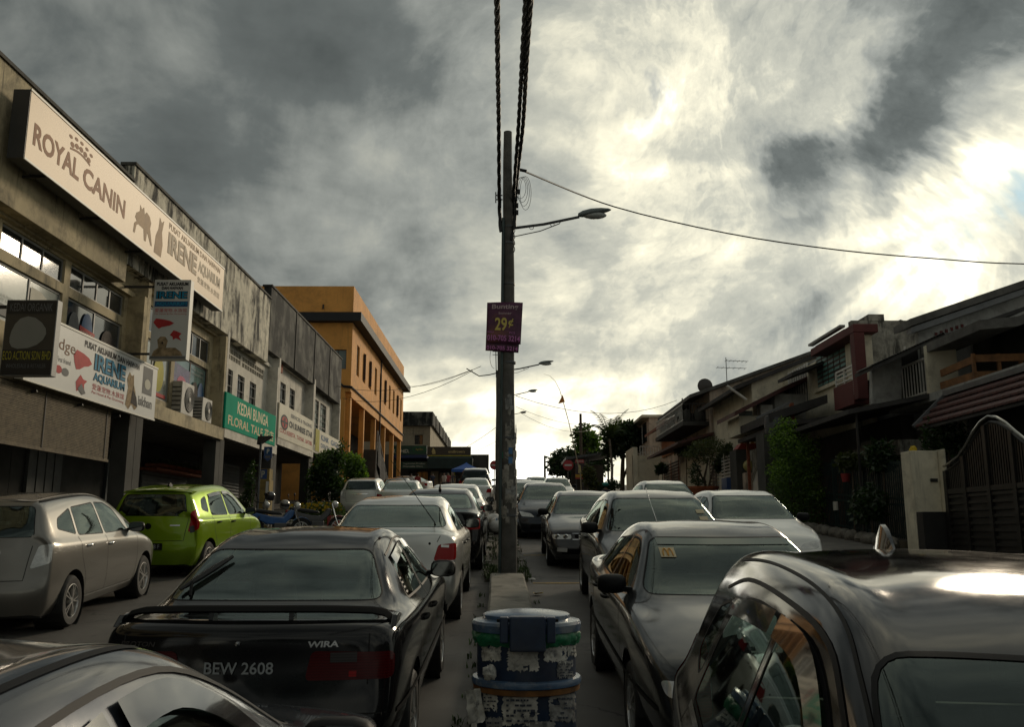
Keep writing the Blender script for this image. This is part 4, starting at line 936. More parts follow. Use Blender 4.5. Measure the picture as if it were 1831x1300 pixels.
# ---- price boards on the pole
mat('board_purple', (.085, .018, .06), .55, var=.3, vscale=5, dirt=(.30, .12, .05), dirt_amt=.55, dirt_scale=2.0); mat('board_ink_pink', (.50, .16, .42), .6, var=.1); mat('board_ink_yellow', (.62, .50, .12), .6, var=.1); mat('board_ink_pale', (.50, .38, .40), .6, var=.1); mat('board_back', (.04, .015, .03), .7)
mat('board_orange', (.34, .10, .04), .6, var=.2, vscale=4)
def pboard(px0, py0, px1, py1, y, label, front):
    a, c, d, e = atY(px0, py1, y), atY(px1, py1 + 4, y), atY(px1 + 4, py0, y), atY(px0 + 2, py0, y)
    o = thing('advert_board', label, 'advert board', tuple(a), group='advert boards on the pole')
    b = MB(); fn = lambda p, u, v: p + Vector((0, -.035 * (1 - (2 * u - 1) ** 2) * (.4 + .6 * v), 0)); subdiv_quad(b, a, c, d, e, 10, 6, fn); sh_ = b.build('sheet', 'board_purple', o, smooth=True)
    sol = sh_.modifiers.new('thick', 'SOLIDIFY'); sol.thickness = .008; sol.offset = -1
    def put(txt, u0, v0, u1, v1, m_, bold=.0):
        vs, fs = text_geo(txt, bold); t = MB(); pts = []
        for (p, q_) in vs:
            u, v = u0 + (u1 - u0) * p, v0 + (v1 - v0) * q_; P0 = (a * (1 - u) + c * u) * (1 - v) + (e * (1 - u) + d * u) * v; pts.append(fn(P0, u, v) + Vector((0, -.010, 0)))
        t.add(pts, fs); t.build('lettering', m_, o)
    if front:
        put('Bunting', .14, .80, .88, .95, 'board_ink_pale', .02); put('banner', .34, .70, .70, .76, 'board_ink_pale'); put('29', .24, .30, .58, .62, 'board_ink_yellow', .02); put('¢', .62, .38, .76, .60, 'board_ink_yellow', .02)
        put('HARGA', .03, .235, .22, .285, 'board_ink_pink'); put('PCS', .66, .235, .82, .285, 'board_ink_pink')
    put('010-705 3214', .03, .05, .97, .19, 'board_ink_pink', .02)
pboard(869, 541, 931, 612, P1Y - .16, 'purple and orange price board reading 29 cents fixed to the pole', True)
pboard(868, 578, 927, 627, P1Y - .115, 'second purple advert board peeping out below the price board', False)
# ---- poles farther up the median
for i, (y_, px_, h_, lab) in enumerate([(34.5, 893, 7.7, 'second concrete pole up the median with thin wires spreading from it'), (54, 889, 7.9, 'third pole up the median, the small far one'), (74, 889, 7.9, 'fourth and smallest pole up the median')]):
    x_ = (px_ - 905) / 1600 * y_; p, pb2 = pole(x_, y_, h_, lab, r=(.13, .07)); street_lamp(p, h_ - 1.65 if i else h_ - 2.05, (1.55, 1.9, 1.9)[i], 1.0)
    if i == 0:
        b = MB().tube([(0, 0, 5.6), (-.4, 0, 5.5), (-.8, 0, 5.45), (-1.3, 0, 5.75)], .022, 6); b.build('service_bracket', 'cable', p, smooth=True, local=True)
        for k in range(5): b = MB().tube([(-.28, -.02, 6.3 + .13 * k), (-.05, 0, 6.3 + .13 * k)], .014, 5); b.build('insulator_peg', 'cable', p, local=True)
        b = MB().tube([(-.13, 0, 5.4), (-.15, 0, 6.4), (-.13, 0, 7.2)], .02, 6); b.build('riser_cable', 'cable', p, local=True)
        b = MB().tube([(-.2 - .18 * math.sin(t), 0, 6.2 + .45 * math.cos(t)) for t in [math.pi * k / 12 for k in range(13)]], .009, 5); b.build('slack_loop', 'cable', p, local=True)
mat('wire_far', (.035, .035, .033), .7, var=0)
def wire(label, a, c, sag=.25, r=.011, n=10):
    a, c = Vector(a), Vector(c); b = MB().tube([a + (c - a) * (i / n) - Vector((0, 0, 4 * sag * (i / n) * (1 - i / n))) for i in range(n + 1)], r, 5); return tag(b.build('overhead_wire', 'wire_far', None), label, 'wire', 'thin overhead wires')
wire('thin wire from the second pole to the eave of the orange building', atY(860, 655, 34.5), atX(727, 690, -8.8), .3)
wire('lower thin wire from the second pole to the wall of the orange building', atY(845, 661, 34.5), atX(600, 690, -8.8), .5)
wire('thin wire from the second pole low across the orange building facade', atY(845, 663, 34.5), atX(612, 712, -8.75), .6)
wire('thin wire from the price-board pole to the cream house roof', atY(922, 708, 34.5), atY(1210, 716, 47), .7)
wire('thin wire crossing from the third pole toward the palm', atY(922, 727, 54), atY(1090, 758, 66), .5)
wire('faint wire from the third pole sloping to the leafy tree', atY(930, 738, 54), atY(1060, 768, 78), .6)
wire('low far wire stretching right from the fourth pole', atY(900, 793, 74), atY(1030, 808, 90), .3, .014)
wire('low far wire stretching left from the fourth pole', atY(886, 790, 74), atY(790, 822, 96), .3, .014)
wire('faint wire rising left from the third pole to the far shophouse', atY(886, 765, 54), atY(800, 815, 90), .2, .013)

# ------------------------------------------------------------------ left side: shophouse row, orange building, far shops
mat('plaster_cream', (.48, .40, .25), .85, var=.18, vscale=.9, bump=.12, bscale=30, dirt=(.10, .085, .055), dirt_amt=.65, dirt_scale=1.1, streak=.85, streak_col=(.05, .045, .032))
mat('plaster_white', (.66, .62, .54), .85, var=.14, vscale=.9, bump=.12, bscale=30, dirt=(.16, .14, .11), dirt_amt=.45, dirt_scale=1.3, streak=.35, streak_col=(.06, .055, .045))
mat('plaster_streaked', (.70, .65, .53), .9, var=.16, vscale=1.2, bump=.2, bscale=25, streak=1.0, streak_col=(.018, .017, .014), streak_scale=(4, 2.6, .5), streak_lo=.41, dirt=(.06, .055, .045), dirt_amt=.35, dirt_scale=3)
mat('plaster_mould', (.15, .145, .125), .92, var=.3, vscale=1.0, bump=.25, bscale=25, streak=1.0, streak_col=(.012, .012, .011), streak_scale=(3.5, 2.6, .25), streak_lo=.33, dirt=(.015, .015, .013), dirt_amt=.85, dirt_scale=.8)
mat('ledge_dark', (.075, .07, .06), .9, var=.35, vscale=3, bump=.3, bscale=25)
mat('orange_paint', (.76, .35, .08), .8, var=.10, vscale=.7, bump=.08, bscale=30, dirt=(.26, .13, .045), dirt_amt=.35, dirt_scale=1.0, streak=.30, streak_col=(.16, .085, .035), streak_scale=(6, 2.5, .5))
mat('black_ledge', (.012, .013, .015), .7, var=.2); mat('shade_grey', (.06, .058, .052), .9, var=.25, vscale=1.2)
mat('window_glass', (.03, .035, .036), .06, var=.3, vscale=1.0, spec=.8); mat('window_glass_green', (.10, .14, .12), .10, var=.3, vscale=1.2, spec=.7)
mat('frame_grey', (.24, .24, .23), .5, var=.15); mat('frame_brown', (.055, .035, .028), .6, var=.2); mat('grille_dark', (.03, .028, .026), .6, .2, var=.2)
mat('shutter_grey', (.11, .115, .11), .55, .3, var=.2, vscale=1.5, dirt=(.05, .045, .035), dirt_amt=.5); mat('shutter_slate', (.06, .075, .078), .55, .2, var=.2, vscale=1.0)
mat('sign_cream', (.60, .43, .25), .45, spec=.3, var=.06, vscale=.6, streak=.12, streak_col=(.3, .24, .15), streak_scale=(3, 2, .3)); mat('sign_white', (.54, .54, .52), .45, spec=.35, var=.06, vscale=.8, streak=.12, streak_col=(.28, .27, .25), streak_scale=(3, 3, .3)); mat('sign_edge', (.03, .032, .035), .5); mat('sign_side_white', (.6, .58, .52), .5, var=.06)
mat('ink_tan', (.26, .10, .03), .5, var=.1); mat('ink_ghost', (.32, .19, .08), .5, var=.15); mat('ink_ghost2', (.42, .34, .24), .5, var=.1); mat('ink_black', (.03, .03, .032), .5, var=.1); mat('ink_blue', (.03, .24, .40), .5, var=.2, vscale=2); mat('ink_blue_dark', (.035, .10, .22), .5, var=.15); mat('ink_red', (.45, .05, .05), .5, var=.15)
mat('ink_grey', (.16, .16, .16), .5, var=.15); mat('ink_brown', (.20, .10, .05), .5, var=.2); mat('ink_fur', (.34, .25, .15), .7, var=.35, vscale=9); mat('ink_fur_dark', (.07, .06, .055), .7, var=.35, vscale=9); mat('ink_green', (.03, .18, .06), .5); mat('ink_yellow', (.40, .36, .05), .5, var=.1); mat('ink_pink', (.5, .12, .2), .5, var=.2); mat('ink_pale', (.5, .48, .40), .5, var=.1)
mat('sign_brown', (.055, .047, .036), .5, var=.1); mat('sign_dark', (.020, .018, .017), .45, var=.1); mat('sign_blob', (.23, .23, .21), .5, var=.03); mat('sign_green', (.0, .30, .18), .7, var=.08, vscale=1.0, spec=.05); mat('sign_gold', (.50, .40, .16), .5, var=.15); mat('sign_gold_pale', (.62, .56, .30), .5, var=.12)
mat('sign_offwhite', (.52, .48, .36), .55, var=.12, vscale=1.0); mat('sign_deepgreen', (.008, .05, .032), .45, var=.1); mat('sign_deepbrown', (.035, .028, .018), .45, var=.1); mat('awning_blue', (.02, .035, .10), .7, var=.15); mat('awning_green', (.012, .03, .028), .7, var=.2); mat('awning_brown', (.07, .05, .035), .8, var=.2)
mat('bamboo', (.13, .10, .06), .8, var=.3, vscale=10); mat('ac_white', (.42, .41, .37), .55, var=.12, vscale=3, dirt=(.14, .12, .09), dirt_amt=.4, dirt_scale=4); mat('ac_dark', (.03, .03, .03), .6); mat('wood_box', (.16, .10, .05), .8, var=.3, vscale=5); mat('brick_red', (.25, .075, .035), .85, var=.3, vscale=8); mat('plastic_red', (.30, .03, .03), .5, var=.15)
mat('film_pale', (.36, .38, .34), .12, var=.25, vscale=1.0, coat=.6); mat('film_dark', (.03, .04, .05), .10, var=.5, vscale=1.3, coat=.6); mat('film_teal', (.13, .22, .21), .12, var=.25, vscale=1.5, coat=.6); mat('film_violet', (.12, .05, .14), .15, var=.6, vscale=2.5, coat=.6)
mat('parking_blue', (.03, .07, .20), .45, var=.1); mat('pillar_yellow', (.28, .20, .06), .85, var=.25, vscale=2.5, dirt=(.06, .05, .03), dirt_amt=.6, dirt_scale=3); mat('solar_dark', (.012, .014, .018), .25)

def holed(axis, front, thick, a0, a1, z0, z1, holes, name, m, parent):
    """a wall with real openings; axis x: front face at x=front looking +x, a = y; axis y: front face at y=front looking -y, a = x"""
    As = sorted({a0, a1, *[v for h in holes for v in h[:2] if a0 < v < a1]}); Zs = sorted({z0, z1, *[v for h in holes for v in h[2:] if z0 < v < z1]})
    bm = bmesh.new()
    for i in range(len(As) - 1):
        for j in range(len(Zs) - 1):
            ca, cz = (As[i] + As[i + 1]) / 2, (Zs[j] + Zs[j + 1]) / 2
            if any(h[0] < ca < h[1] and h[2] < cz < h[3] for h in holes): continue
            b = MB(); b.box(front - thick, front, As[i], As[i + 1], Zs[j], Zs[j + 1]) if axis == 'x' else b.box(As[i], As[i + 1], front, front + thick, Zs[j], Zs[j + 1])
            vs = [bm.verts.new(v) for v in b.v]
            for f in b.f: bm.faces.new([vs[k] for k in f])
    bmesh.ops.remove_doubles(bm, verts=bm.verts, dist=1e-4)
    seen = {}
    for f in bm.faces: seen.setdefault(tuple(sorted(v.index for v in f.verts)), []).append(f)
    bm.verts.index_update(); seen = {}
    for f in bm.faces: seen.setdefault(tuple(sorted(v.index for v in f.verts)), []).append(f)
    dead = [f for fs in seen.values() if len(fs) > 1 for f in fs]
    bmesh.ops.delete(bm, geom=dead, context='FACES_ONLY')
    bx, by_, bz_ = parent_base(parent)
    for v in bm.verts: v.co -= Vector((bx, by_, bz_))
    me = bpy.data.meshes.new(name); bm.to_mesh(me); bm.free(); me.materials.append(M(m)); return link(name, me, parent)
def wnd(parent, axis, front, a0, a1, z0, z1, nx=1, nz=1, fm='frame_grey', gm='window_glass', ft=.045, depth=.10, name='window', grille=None, sub=True):
    """window set back into its opening: frame, panes and optional bar grille"""
    P_ = (lambda a, d, z: (front - d, a, z)) if axis == 'x' else (lambda a, d, z: (a, front + d, z))
    def bx(b, aa, ab, za, zb, d0, d1):
        p, q = P_(aa, d0, za), P_(ab, d1, zb); b.box(p[0], q[0], p[1], q[1], p[2], q[2])
    f = MB(); d0, d1 = depth, depth + .05
    bx(f, a0, a1, z0, z0 + ft, d0, d1); bx(f, a0, a1, z1 - ft, z1, d0, d1)
    for i in range(nx + 1):
        c = a0 + ft / 2 + (a1 - a0 - ft) * i / nx; bx(f, c - ft / 2, c + ft / 2, z0 + ft, z1 - ft, d0 + .001, d1 - .001)
    for j in range(1, nz):
        c = z0 + (z1 - z0) * j / nz; bx(f, a0 + ft, a1 - ft, c - ft / 2, c + ft / 2, d0 + .002, d1 - .002)
    fo = f.build(name, fm, parent)
    for i in range(nx):
        for j in range(nz):
            aa = a0 + ft / 2 + (a1 - a0 - ft) * i / nx + ft / 2; ab = a0 + ft / 2 + (a1 - a0 - ft) * (i + 1) / nx - ft / 2; za = z0 + (z1 - z0) * j / nz + ft / 2; zb = z0 + (z1 - z0) * (j + 1) / nz - ft / 2
            b = MB(); bx(b, aa - .005, ab + .005, za - .005, zb + .005, d0 + .02, d0 + .028); o = b.build('pane', gm, fo)
    if grille:
        nb, nr = grille
        for i in range(nb):
            c = a0 + (a1 - a0) * (i + .5) / nb; b = MB(); b.beam(P_(c, depth - .05, z0), P_(c, depth - .05, z1), .016); b.build('grille_bar', 'grille_dark', fo)
        for j in range(nr):
            c = z0 + (z1 - z0) * (j + .5) / nr; b = MB(); b.beam(P_(a0, depth - .05, c), P_(a1, depth - .05, c), .018); b.build('grille_rail', 'grille_dark', fo)
    return fo
def vent_blocks(parent, front, y0, y1, z0, z1, ny, nz, m='plaster_white', axis='x'):
    """pierced block band: frame grid of thin webs with dark holes"""
    b = MB(); t = .025; d = .12
    P_ = (lambda a, e, z: (front - e, a, z)) if axis == 'x' else (lambda a, e, z: (a, front + e, z))
    for i in range(ny + 1):
        c = y0 + (y1 - y0) * i / ny; p, q = P_(c - t, 0, z0), P_(c + t, d, z1); b.box(p[0], q[0], p[1], q[1], p[2], q[2])
    for j in range(nz + 1):
        c = z0 + (z1 - z0) * j / nz; p, q = P_(y0, .002, c - t), P_(y1, d - .002, c + t); b.box(p[0], q[0], p[1], q[1], p[2], q[2])
    return b.build('vent_block_band', m, parent)
FX = -8.7
def shop(y0, y1, label, wall, par, par_y, ztop, zeave, zslab, wx, holes, name='shophouse', gfm='shade_grey', back=-19.0):
    """one bay: window wall, side fins, floor slab, arcade with columns and back wall; parapet made separately per span"""
    yb = (y0 + y1) / 2; s_ = thing(name, label, 'shophouse', (FX, yb, zc(y0)), group='two-storey shophouses of the left row')
    holed('x', wx, .22, y0, y1, zslab, zeave + .3, holes, 'wall', wall, s_)
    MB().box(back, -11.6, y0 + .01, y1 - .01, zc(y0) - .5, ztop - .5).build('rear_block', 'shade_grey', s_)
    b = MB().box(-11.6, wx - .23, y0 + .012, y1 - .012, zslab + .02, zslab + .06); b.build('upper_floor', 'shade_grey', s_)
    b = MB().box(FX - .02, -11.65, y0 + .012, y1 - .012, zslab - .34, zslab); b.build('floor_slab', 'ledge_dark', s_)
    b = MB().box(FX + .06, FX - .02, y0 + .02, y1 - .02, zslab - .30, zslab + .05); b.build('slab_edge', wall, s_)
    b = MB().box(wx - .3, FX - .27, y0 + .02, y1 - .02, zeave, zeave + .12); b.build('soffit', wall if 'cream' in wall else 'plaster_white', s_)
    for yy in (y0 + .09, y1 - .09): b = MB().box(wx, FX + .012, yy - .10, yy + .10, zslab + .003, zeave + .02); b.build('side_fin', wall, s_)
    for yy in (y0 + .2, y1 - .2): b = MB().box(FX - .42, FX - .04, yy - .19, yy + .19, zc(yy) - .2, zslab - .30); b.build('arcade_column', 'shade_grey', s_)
    return s_
def parapet(y0, y1, z0, z1, m, label, cap='ledge_dark', thick=.28):
    o = thing('parapet_wall', label, 'parapet', (FX, (y0 + y1) / 2, z0), group='parapets of the left row')
    MB().box(FX - thick, FX, y0, y1, z0, z1).build('face', m, o, bevel=.01)
    MB().box(FX - thick - .05, FX + .04, y0 - .03, y1 + .03, z1, z1 + .07).build('coping', cap, o)
    n = max(2, int((y1 - y0) / 3.1))
    return o
def X2(px, py, x=FX): p = atX(px, py, x); return p.y, p.z
# ---- shop A (organic shop and pet shop)
zeA = 7.35
hA = [(9.6, 11.9, 5.55, 6.75), (12.1, 14.9, 5.55, 6.75), (15.45, 17.80, 5.55, 6.60), (18.05, 20.70, 5.55, 6.60), (15.45, 17.80, 6.80, 7.30), (18.05, 20.70, 6.80, 7.30)]
sA = shop(8.9, 21.1, 'cream shophouse with pet shop signboards at the near end of the row', 'plaster_cream', None, None, 9.85, zeA, 4.85, -9.08, hA)
for (a0, a1, z0, z1), gm in zip(hA[2:4], ('film_pale', 'film_dark')): wnd(sA, 'x', -9.08, a0, a1, z0, z1, 2, 1, 'frame_grey', gm, depth=.05)
wnd(sA, 'x', -9.08, *hA[0], 2, 1, 'frame_grey', 'window_glass'); wnd(sA, 'x', -9.08, *hA[1], 2, 1, 'frame_grey', 'window_glass')
wnd(sA, 'x', -9.08, *hA[4], 3, 1, 'frame_grey', 'window_glass', depth=.05, name='clerestory'); wnd(sA, 'x', -9.08, *hA[5], 4, 1, 'frame_grey', 'window_glass', depth=.05, name='clerestory')
# window prints
W1 = Board((-9.125, 15.5, 5.6), (0, 1, 0), (0, 0, 1), 2.25, .95, sA)
W1.text('fresh from the farm', .05, .42, .45, .47, 'ink_grey'); W1.text('every single day', .05, .34, .42, .39, 'ink_grey'); W1.shape([(.52, .12), (.95, .12), (.93, .5), (.85, .72), (.70, .85), (.52, .88)], 'ink_pale'); W1.ellipse(.60, .42, .05, .16, 'ink_yellow', lift=.008); W1.ellipse(.80, .42, .05, .17, 'ink_brown', lift=.008); W1.shape([(.05, .05), (.42, .05), (.44, .24), (.05, .28)], 'ink_grey')
W2 = Board((-9.125, 18.1, 5.6), (0, 1, 0), (0, 0, 1), 2.55, .95, sA)
W2.ellipse(.37, .5, .10, .42, 'ink_blue_dark'); W2.shape([(.24, .34), (.50, .30), (.52, .52), (.24, .58)], 'ink_red', lift=.008); W2.text('SCIENCE', .265, .38, .495, .48, 'ink_pale', lift=.012); W2.ellipse(.14, .45, .09, .36, 'ink_grey'); W2.ellipse(.78, .42, .13, .34, 'ink_fur_dark')
parapet(8.9, 19.8, zeA + .05, 9.83, 'plaster_cream', 'weathered cream parapet behind the long pale pet-food signboard')
# ---- shop B
hB = [(21.6, 23.9, 5.2, 6.65), (24.15, 26.9, 5.2, 6.65), (21.6, 23.9, 6.82, 7.5), (24.15, 26.9, 6.82, 7.5)]
zeB = 7.75
sB = shop(21.1, 27.4, 'cream shophouse with poster-covered windows and two outdoor air-conditioning units', 'plaster_cream', None, None, 10.2, zeB, 4.85, -9.08, hB)
wnd(sB, 'x', -9.08, *hB[0], 2, 1, 'frame_grey', 'film_pale', depth=.05); wnd(sB, 'x', -9.08, *hB[1], 2, 1, 'frame_brown', 'film_teal', depth=.05)
wnd(sB, 'x', -9.08, *hB[2], 4, 1, 'frame_grey', 'window_glass', depth=.05, name='clerestory'); wnd(sB, 'x', -9.08, *hB[3], 4, 1, 'frame_grey', 'window_glass', depth=.05, name='clerestory')
W3 = Board((-9.125, 24.2, 5.25), (0, 1, 0), (0, 0, 1), 2.65, 1.35, sB); W3.shape([(.02, .02), (.48, .02), (.48, .80), (.02, .86)], 'film_violet'); W3.ellipse(.25, .45, .14, .18, 'ink_pink', lift=.008); W3.ellipse(.18, .32, .1, .1, 'ink_pale', lift=.01); W3.text('Walk dry comfort', .55, .86, .95, .92, 'ink_grey'); W3.text('of natural foods', .55, .78, .92, .84, 'ink_grey'); W3.ellipse(.66, .38, .10, .26, 'ink_fur_dark', lift=.008); W3.ellipse(.85, .36, .10, .32, 'ink_blue_dark', lift=.008)
W4 = Board((-9.125, 21.65, 5.25), (0, 1, 0), (0, 0, 1), 2.2, 1.35, sB); W4.text('A', .08, .52, .30, .72, 'ink_red'); W4.shape([(.05, .02), (.95, .02), (.95, .09), (.05, .09)], 'ink_red'); W4.ellipse(.7, .45, .16, .34, 'ink_yellow')
parapet(19.8, 32.1, zeB + .1, 10.25, 'plaster_streaked', 'tall pale parapet streaked with black mould above the green flower sign')
# ---- shop C (flower shop)
hC = [(28.55, 29.35, 5.6, 7.05), (29.9, 30.7, 5.6, 7.05), (31.35, 32.15, 5.6, 7.05), (27.85, 30.1, 7.35, 7.75), (30.3, 33.0, 7.35, 7.75)]
sC = shop(27.4, 33.8, 'white shophouse with three narrow barred windows above the green flower shop sign', 'plaster_white', None, None, 10.2, 7.95, 4.95, -9.08, hC)
for h in hC[:3]: wnd(sC, 'x', -9.08, *h, 1, 1, 'frame_brown', 'window_glass', depth=.06, grille=(2, 4))
vent_blocks(sC, -9.08, *hC[3], 8, 2); vent_blocks(sC, -9.08, *hC[4], 9, 2)
# ---- shops D, E
hD = [(35.6, 36.5, 6.35, 7.75), (37.2, 38.1, 6.35, 7.75)]
sD = shop(33.8, 40.2, 'white shophouse with two small barred windows and a brown vent box', 'plaster_white', None, None, 10.6, 8.35, 5.35, -9.08, hD)
for h in hD: wnd(sD, 'x', -9.08, *h, 1, 1, 'frame_brown', 'window_glass', depth=.06, grille=(2, 3))
b = MB().box(-9.10, -8.9, 34.75, 35.15, 8.0, 8.35); b.build('vent_box', 'brick_red', sD)
hE = [(41.6, 43.1, 6.3, 8.0), (43.4, 44.9, 6.3, 8.0)]
sE = shop(40.2, 46.6, 'grey shophouse with tall caged windows beside the orange building', 'plaster_white', None, None, 10.6, 8.6, 5.6, -9.08, hE)
for h in hE: wnd(sE, 'x', -9.08, *h, 1, 3, 'frame_brown', 'window_glass_green', depth=.05, grille=(3, 5))
parapet(32.15, 46.6, 8.35, 10.75, 'plaster_mould', 'tall parapet blackened by mould at the uphill end of the row')
for yy in (36.2, 39.9, 43.4): MB().box(FX - .01, FX + .035, yy - .06, yy + .06, 8.36, 10.74).build('rib', 'ledge_dark', bpy.data.objects['parapet_wall.002'] if 'parapet_wall.002' in bpy.data.objects else sE)
sZ = shop(-9.5, 8.88, 'plain cream shophouse at the downhill end of the row', 'plaster_cream', None, None, 9.4, 7.0, 4.5, -9.08, [(a, a + 2.2, 5.2, 6.6) for a in (-8, -4, 0, 4)])
parapet(-9.5, 8.88, 7.05, 9.4, 'plaster_cream', 'plain cream parapet at the downhill end of the row')
# ---- signboards
def board_x(name, label, x, y0, y1, z0, z1, depth, m, side='sign_edge', rim=None):
    o = thing(name, label, 'signboard', (x, (y0 + y1) / 2, z0)); MB().box(x - depth, x - .006, y0, y1, z0, z1).build('box', side, o); MB().box(x - .006, x, y0 + .02, y1 - .02, z0 + .02, z1 - .02).build('face', m, o)
    if rim:
        for (a, c, d, e) in ((y0, y1, z1 - .02, z1 + .02), (y0, y1, z0 - .02, z0 + .02)): MB().box(x - .012, x + .012, a, c, d, e).build('rim', rim, o)
    return o, Board((x, y0 + .02, z0 + .02), (0, 1, 0), (0, 0, 1), y1 - y0 - .04, z1 - z0 - .04, o)
SX = -8.25; ya, zt1 = X2(55, 168, SX); yb_, zt2 = X2(402, 476, SX); _, zb1 = X2(40, 288, SX); _, zb2 = X2(398, 552, SX); ztop_, zbot_ = (zt1 + zt2) / 2, (zb1 + zb2) / 2
so, B = board_x('shop_signboard', 'long sun-faded cream signboard with crown emblem along the parapet', SX, ya, yb_, zbot_, ztop_, .30, 'sign_cream', 'sign_edge', 'sign_side_white')
B.text('ROYAL', .018, .26, .175, .60, 'ink_tan', bold=.03); B.text('CANIN', .19, .26, .37, .60, 'ink_tan', bold=.03)
for i, (u, v) in enumerate([(.135, .86), (.155, .895), (.175, .905), (.195, .885), (.213, .845)]): B.ellipse(u, v, .0062, .028, 'ink_tan', name='crown_dot'); B.ellipse(u + (.174 - u) * .2, v - .105, .0072, .042, 'ink_tan', name='crown_dot')
B.shape([(.136 + .076 * i / 8, .69 + .05 * math.sin(math.pi * i / 8)) for i in range(9)] + [(.212 - .076 * i / 8, .655 + .05 * math.sin(math.pi * (8 - i) / 8)) for i in range(9)], 'ink_tan', name='crown_band')
def dog(Bd, x, y, w_, h_, m, nm='dog_print', flip=1):
    pts = [(0, .02), (.08, .02), (.14, .30), (.24, .36), (.52, .34), (.58, .02), (.68, .02), (.72, .34), (.95, .02), (1.03, .03), (.86, .52), (.90, .70), (.80, .86), (.62, .92), (.52, .80), (.46, 1.0), (.36, .88), (.26, .98), (.26, .78), (.10, .66), (.04, .50), (.14, .42), (.02, .3)]
    Bd.shape([(x + flip * a * w_, y + c * h_) for a, c in pts], m, nm)
dog(B, .415, .16, .095, .62, 'ink_ghost'); B.shape([(.525, .10), (.565, .10), (.57, .36), (.562, .60), (.57, .86), (.557, .78), (.545, .86), (.542, .62), (.53, .45)], 'ink_ghost', 'cat_print')
B.text('PUSAT AKUARIUM DAN HAIWAN', .60, .80, .965, .93, 'ink_ghost', bold=.02); B.text('IRENE', .60, .30, .79, .74, 'ink_ghost', bold=.05); B.text('IRENE', .602, .315, .788, .725, 'ink_ghost2', bold=.015, lift=.007); B.text('AQUARIUM', .80, .40, .97, .70, 'ink_ghost2', bold=.05); B.text('愛蓮宠物.水族馆', .80, .20, .97, .34, 'ink_ghost2')
for yy in (ya + .8, ya + 3.0, ya + 5.2, ya + 8): MB().beam((SX - .3, yy, zbot_ - .02), (FX, yy, zbot_ - .02), .04).beam((SX - .05, yy, zbot_ - .02), (SX - .3, yy, zbot_ - .02), .04).build('bracket', 'grille_dark', so)
# white pet shop signboard
SX = -8.35; ya, zt1 = X2(52, 560, SX); yb_, zt2 = X2(283, 654, SX); _, zb1 = X2(50, 680, SX); _, zb2 = X2(278, 752, SX)
so, B = board_x('shop_signboard', 'white pet shop signboard with blue lettering and fish below the windows', SX, ya, yb_, (zb1 + zb2) / 2, (zt1 + zt2) / 2, .14, 'sign_white', 'sign_side_white', 'sign_side_white')
for u in (.12, .42, .72): yy = ya + (yb_ - ya) * u; MB().beam((SX - .1, yy, zb1 - .10), (-9.4, yy, zb1 - .35), .05).build('bracket', 'grille_dark', so)
B.text('dge', .19, .56, .30, .80, 'ink_brown'); B.text('First friend', .185, .42, .275, .50, 'ink_grey'); B.ellipse(.20, .30, .022, .065, 'ink_red'); B.ellipse(.245, .29, .024, .065, 'ink_grey'); B.text('PUSAT AKUARIUM DAN HAIWAN', .36, .82, .82, .935, 'ink_black', bold=.04)
for (tx, x0, y0_, x1, y1_, c1, c2) in (('IRENE', .44, .50, .70, .79, 'ink_black', 'ink_blue'), ('AQUARIUM', .44, .30, .70, .47, 'ink_black', 'ink_blue')): B.text(tx, x0, y0_, x1, y1_, c1, bold=.07); B.text(tx, x0 + .004, y0_ + .01, x1 - .002, y1_ - .003, c2, bold=.02, lift=.008)
B.text('愛蓮宠物.水族馆', .44, .17, .70, .275, 'ink_red'); B.text('Pet Hotel & Pet Grooming', .44, .09, .70, .15, 'ink_red')
B.shape([(.29, .62), (.31, .72), (.36, .70), (.40, .66), (.425, .58), (.40, .52), (.37, .49), (.34, .42), (.315, .40), (.30, .50)], 'ink_red', 'fish_print'); B.shape([(.32, .20), (.35, .34), (.37, .28), (.40, .27), (.38, .20), (.385, .08), (.36, .12), (.33, .05)], 'ink_red', 'fish_print'); B.shape([(.335, .10), (.36, .20), (.395, .06), (.37, .02)], 'ink_grey', 'fish_print', lift=.008)
B.shape([(.715, .10), (.73, .42), (.715, .58), (.735, .72), (.755, .66), (.775, .70), (.78, .52), (.80, .38), (.82, .10), (.80, .05), (.77, .14), (.745, .03)], 'ink_fur', 'dog_print'); B.shape([(.76, .16), (.775, .50), (.78, .40), (.81, .30), (.825, .12)], 'ink_fur_dark', 'dog_print', lift=.008)
B.shape([(.86, .42), (.955, .42), (.955, .95), (.86, .95)], 'ink_grey'); B.ellipse(.907, .62, .03, .10, 'ink_pale', lift=.008); B.text('iskhan', .83, .17, .965, .36, 'ink_grey', bold=.03)
# perpendicular box signs
def board_y(name, label, y, x0, x1, z0, z1, depth, m, side):
    o = thing(name, label, 'signboard', ((x0 + x1) / 2, y, z0)); MB().box(x0, x1, y + .006, y + depth, z0, z1).build('box', side, o, bevel=.006); MB().box(x0 + .015, x1 - .015, y, y + .006, z0 + .015, z1 - .015).build('face', m, o)
    return o, Board((x0 + .015, y, z0 + .015), (1, 0, 0), (0, 0, 1), x1 - x0 - .03, z1 - z0 - .03, o)
YO = 13.9; p0, p1_ = atY(-2, 672, YO), atY(104, 536, YO)
so, B = board_y('projecting_sign', 'brown organic shop box sign with pale egg shape hung out over the pavement', YO, p0.x, p1_.x, p0.z, p1_.z, .16, 'sign_brown', 'frame_grey')
MB().beam((p0.x, YO + .08, p1_.z - .1), (-8.75, YO + .08, p1_.z - .1), .05).build('bracket', 'grille_dark', so); MB().beam((p0.x, YO + .08, p0.z + .1), (-8.75, YO + .08, p0.z + .1), .05).build('bracket', 'grille_dark', so)
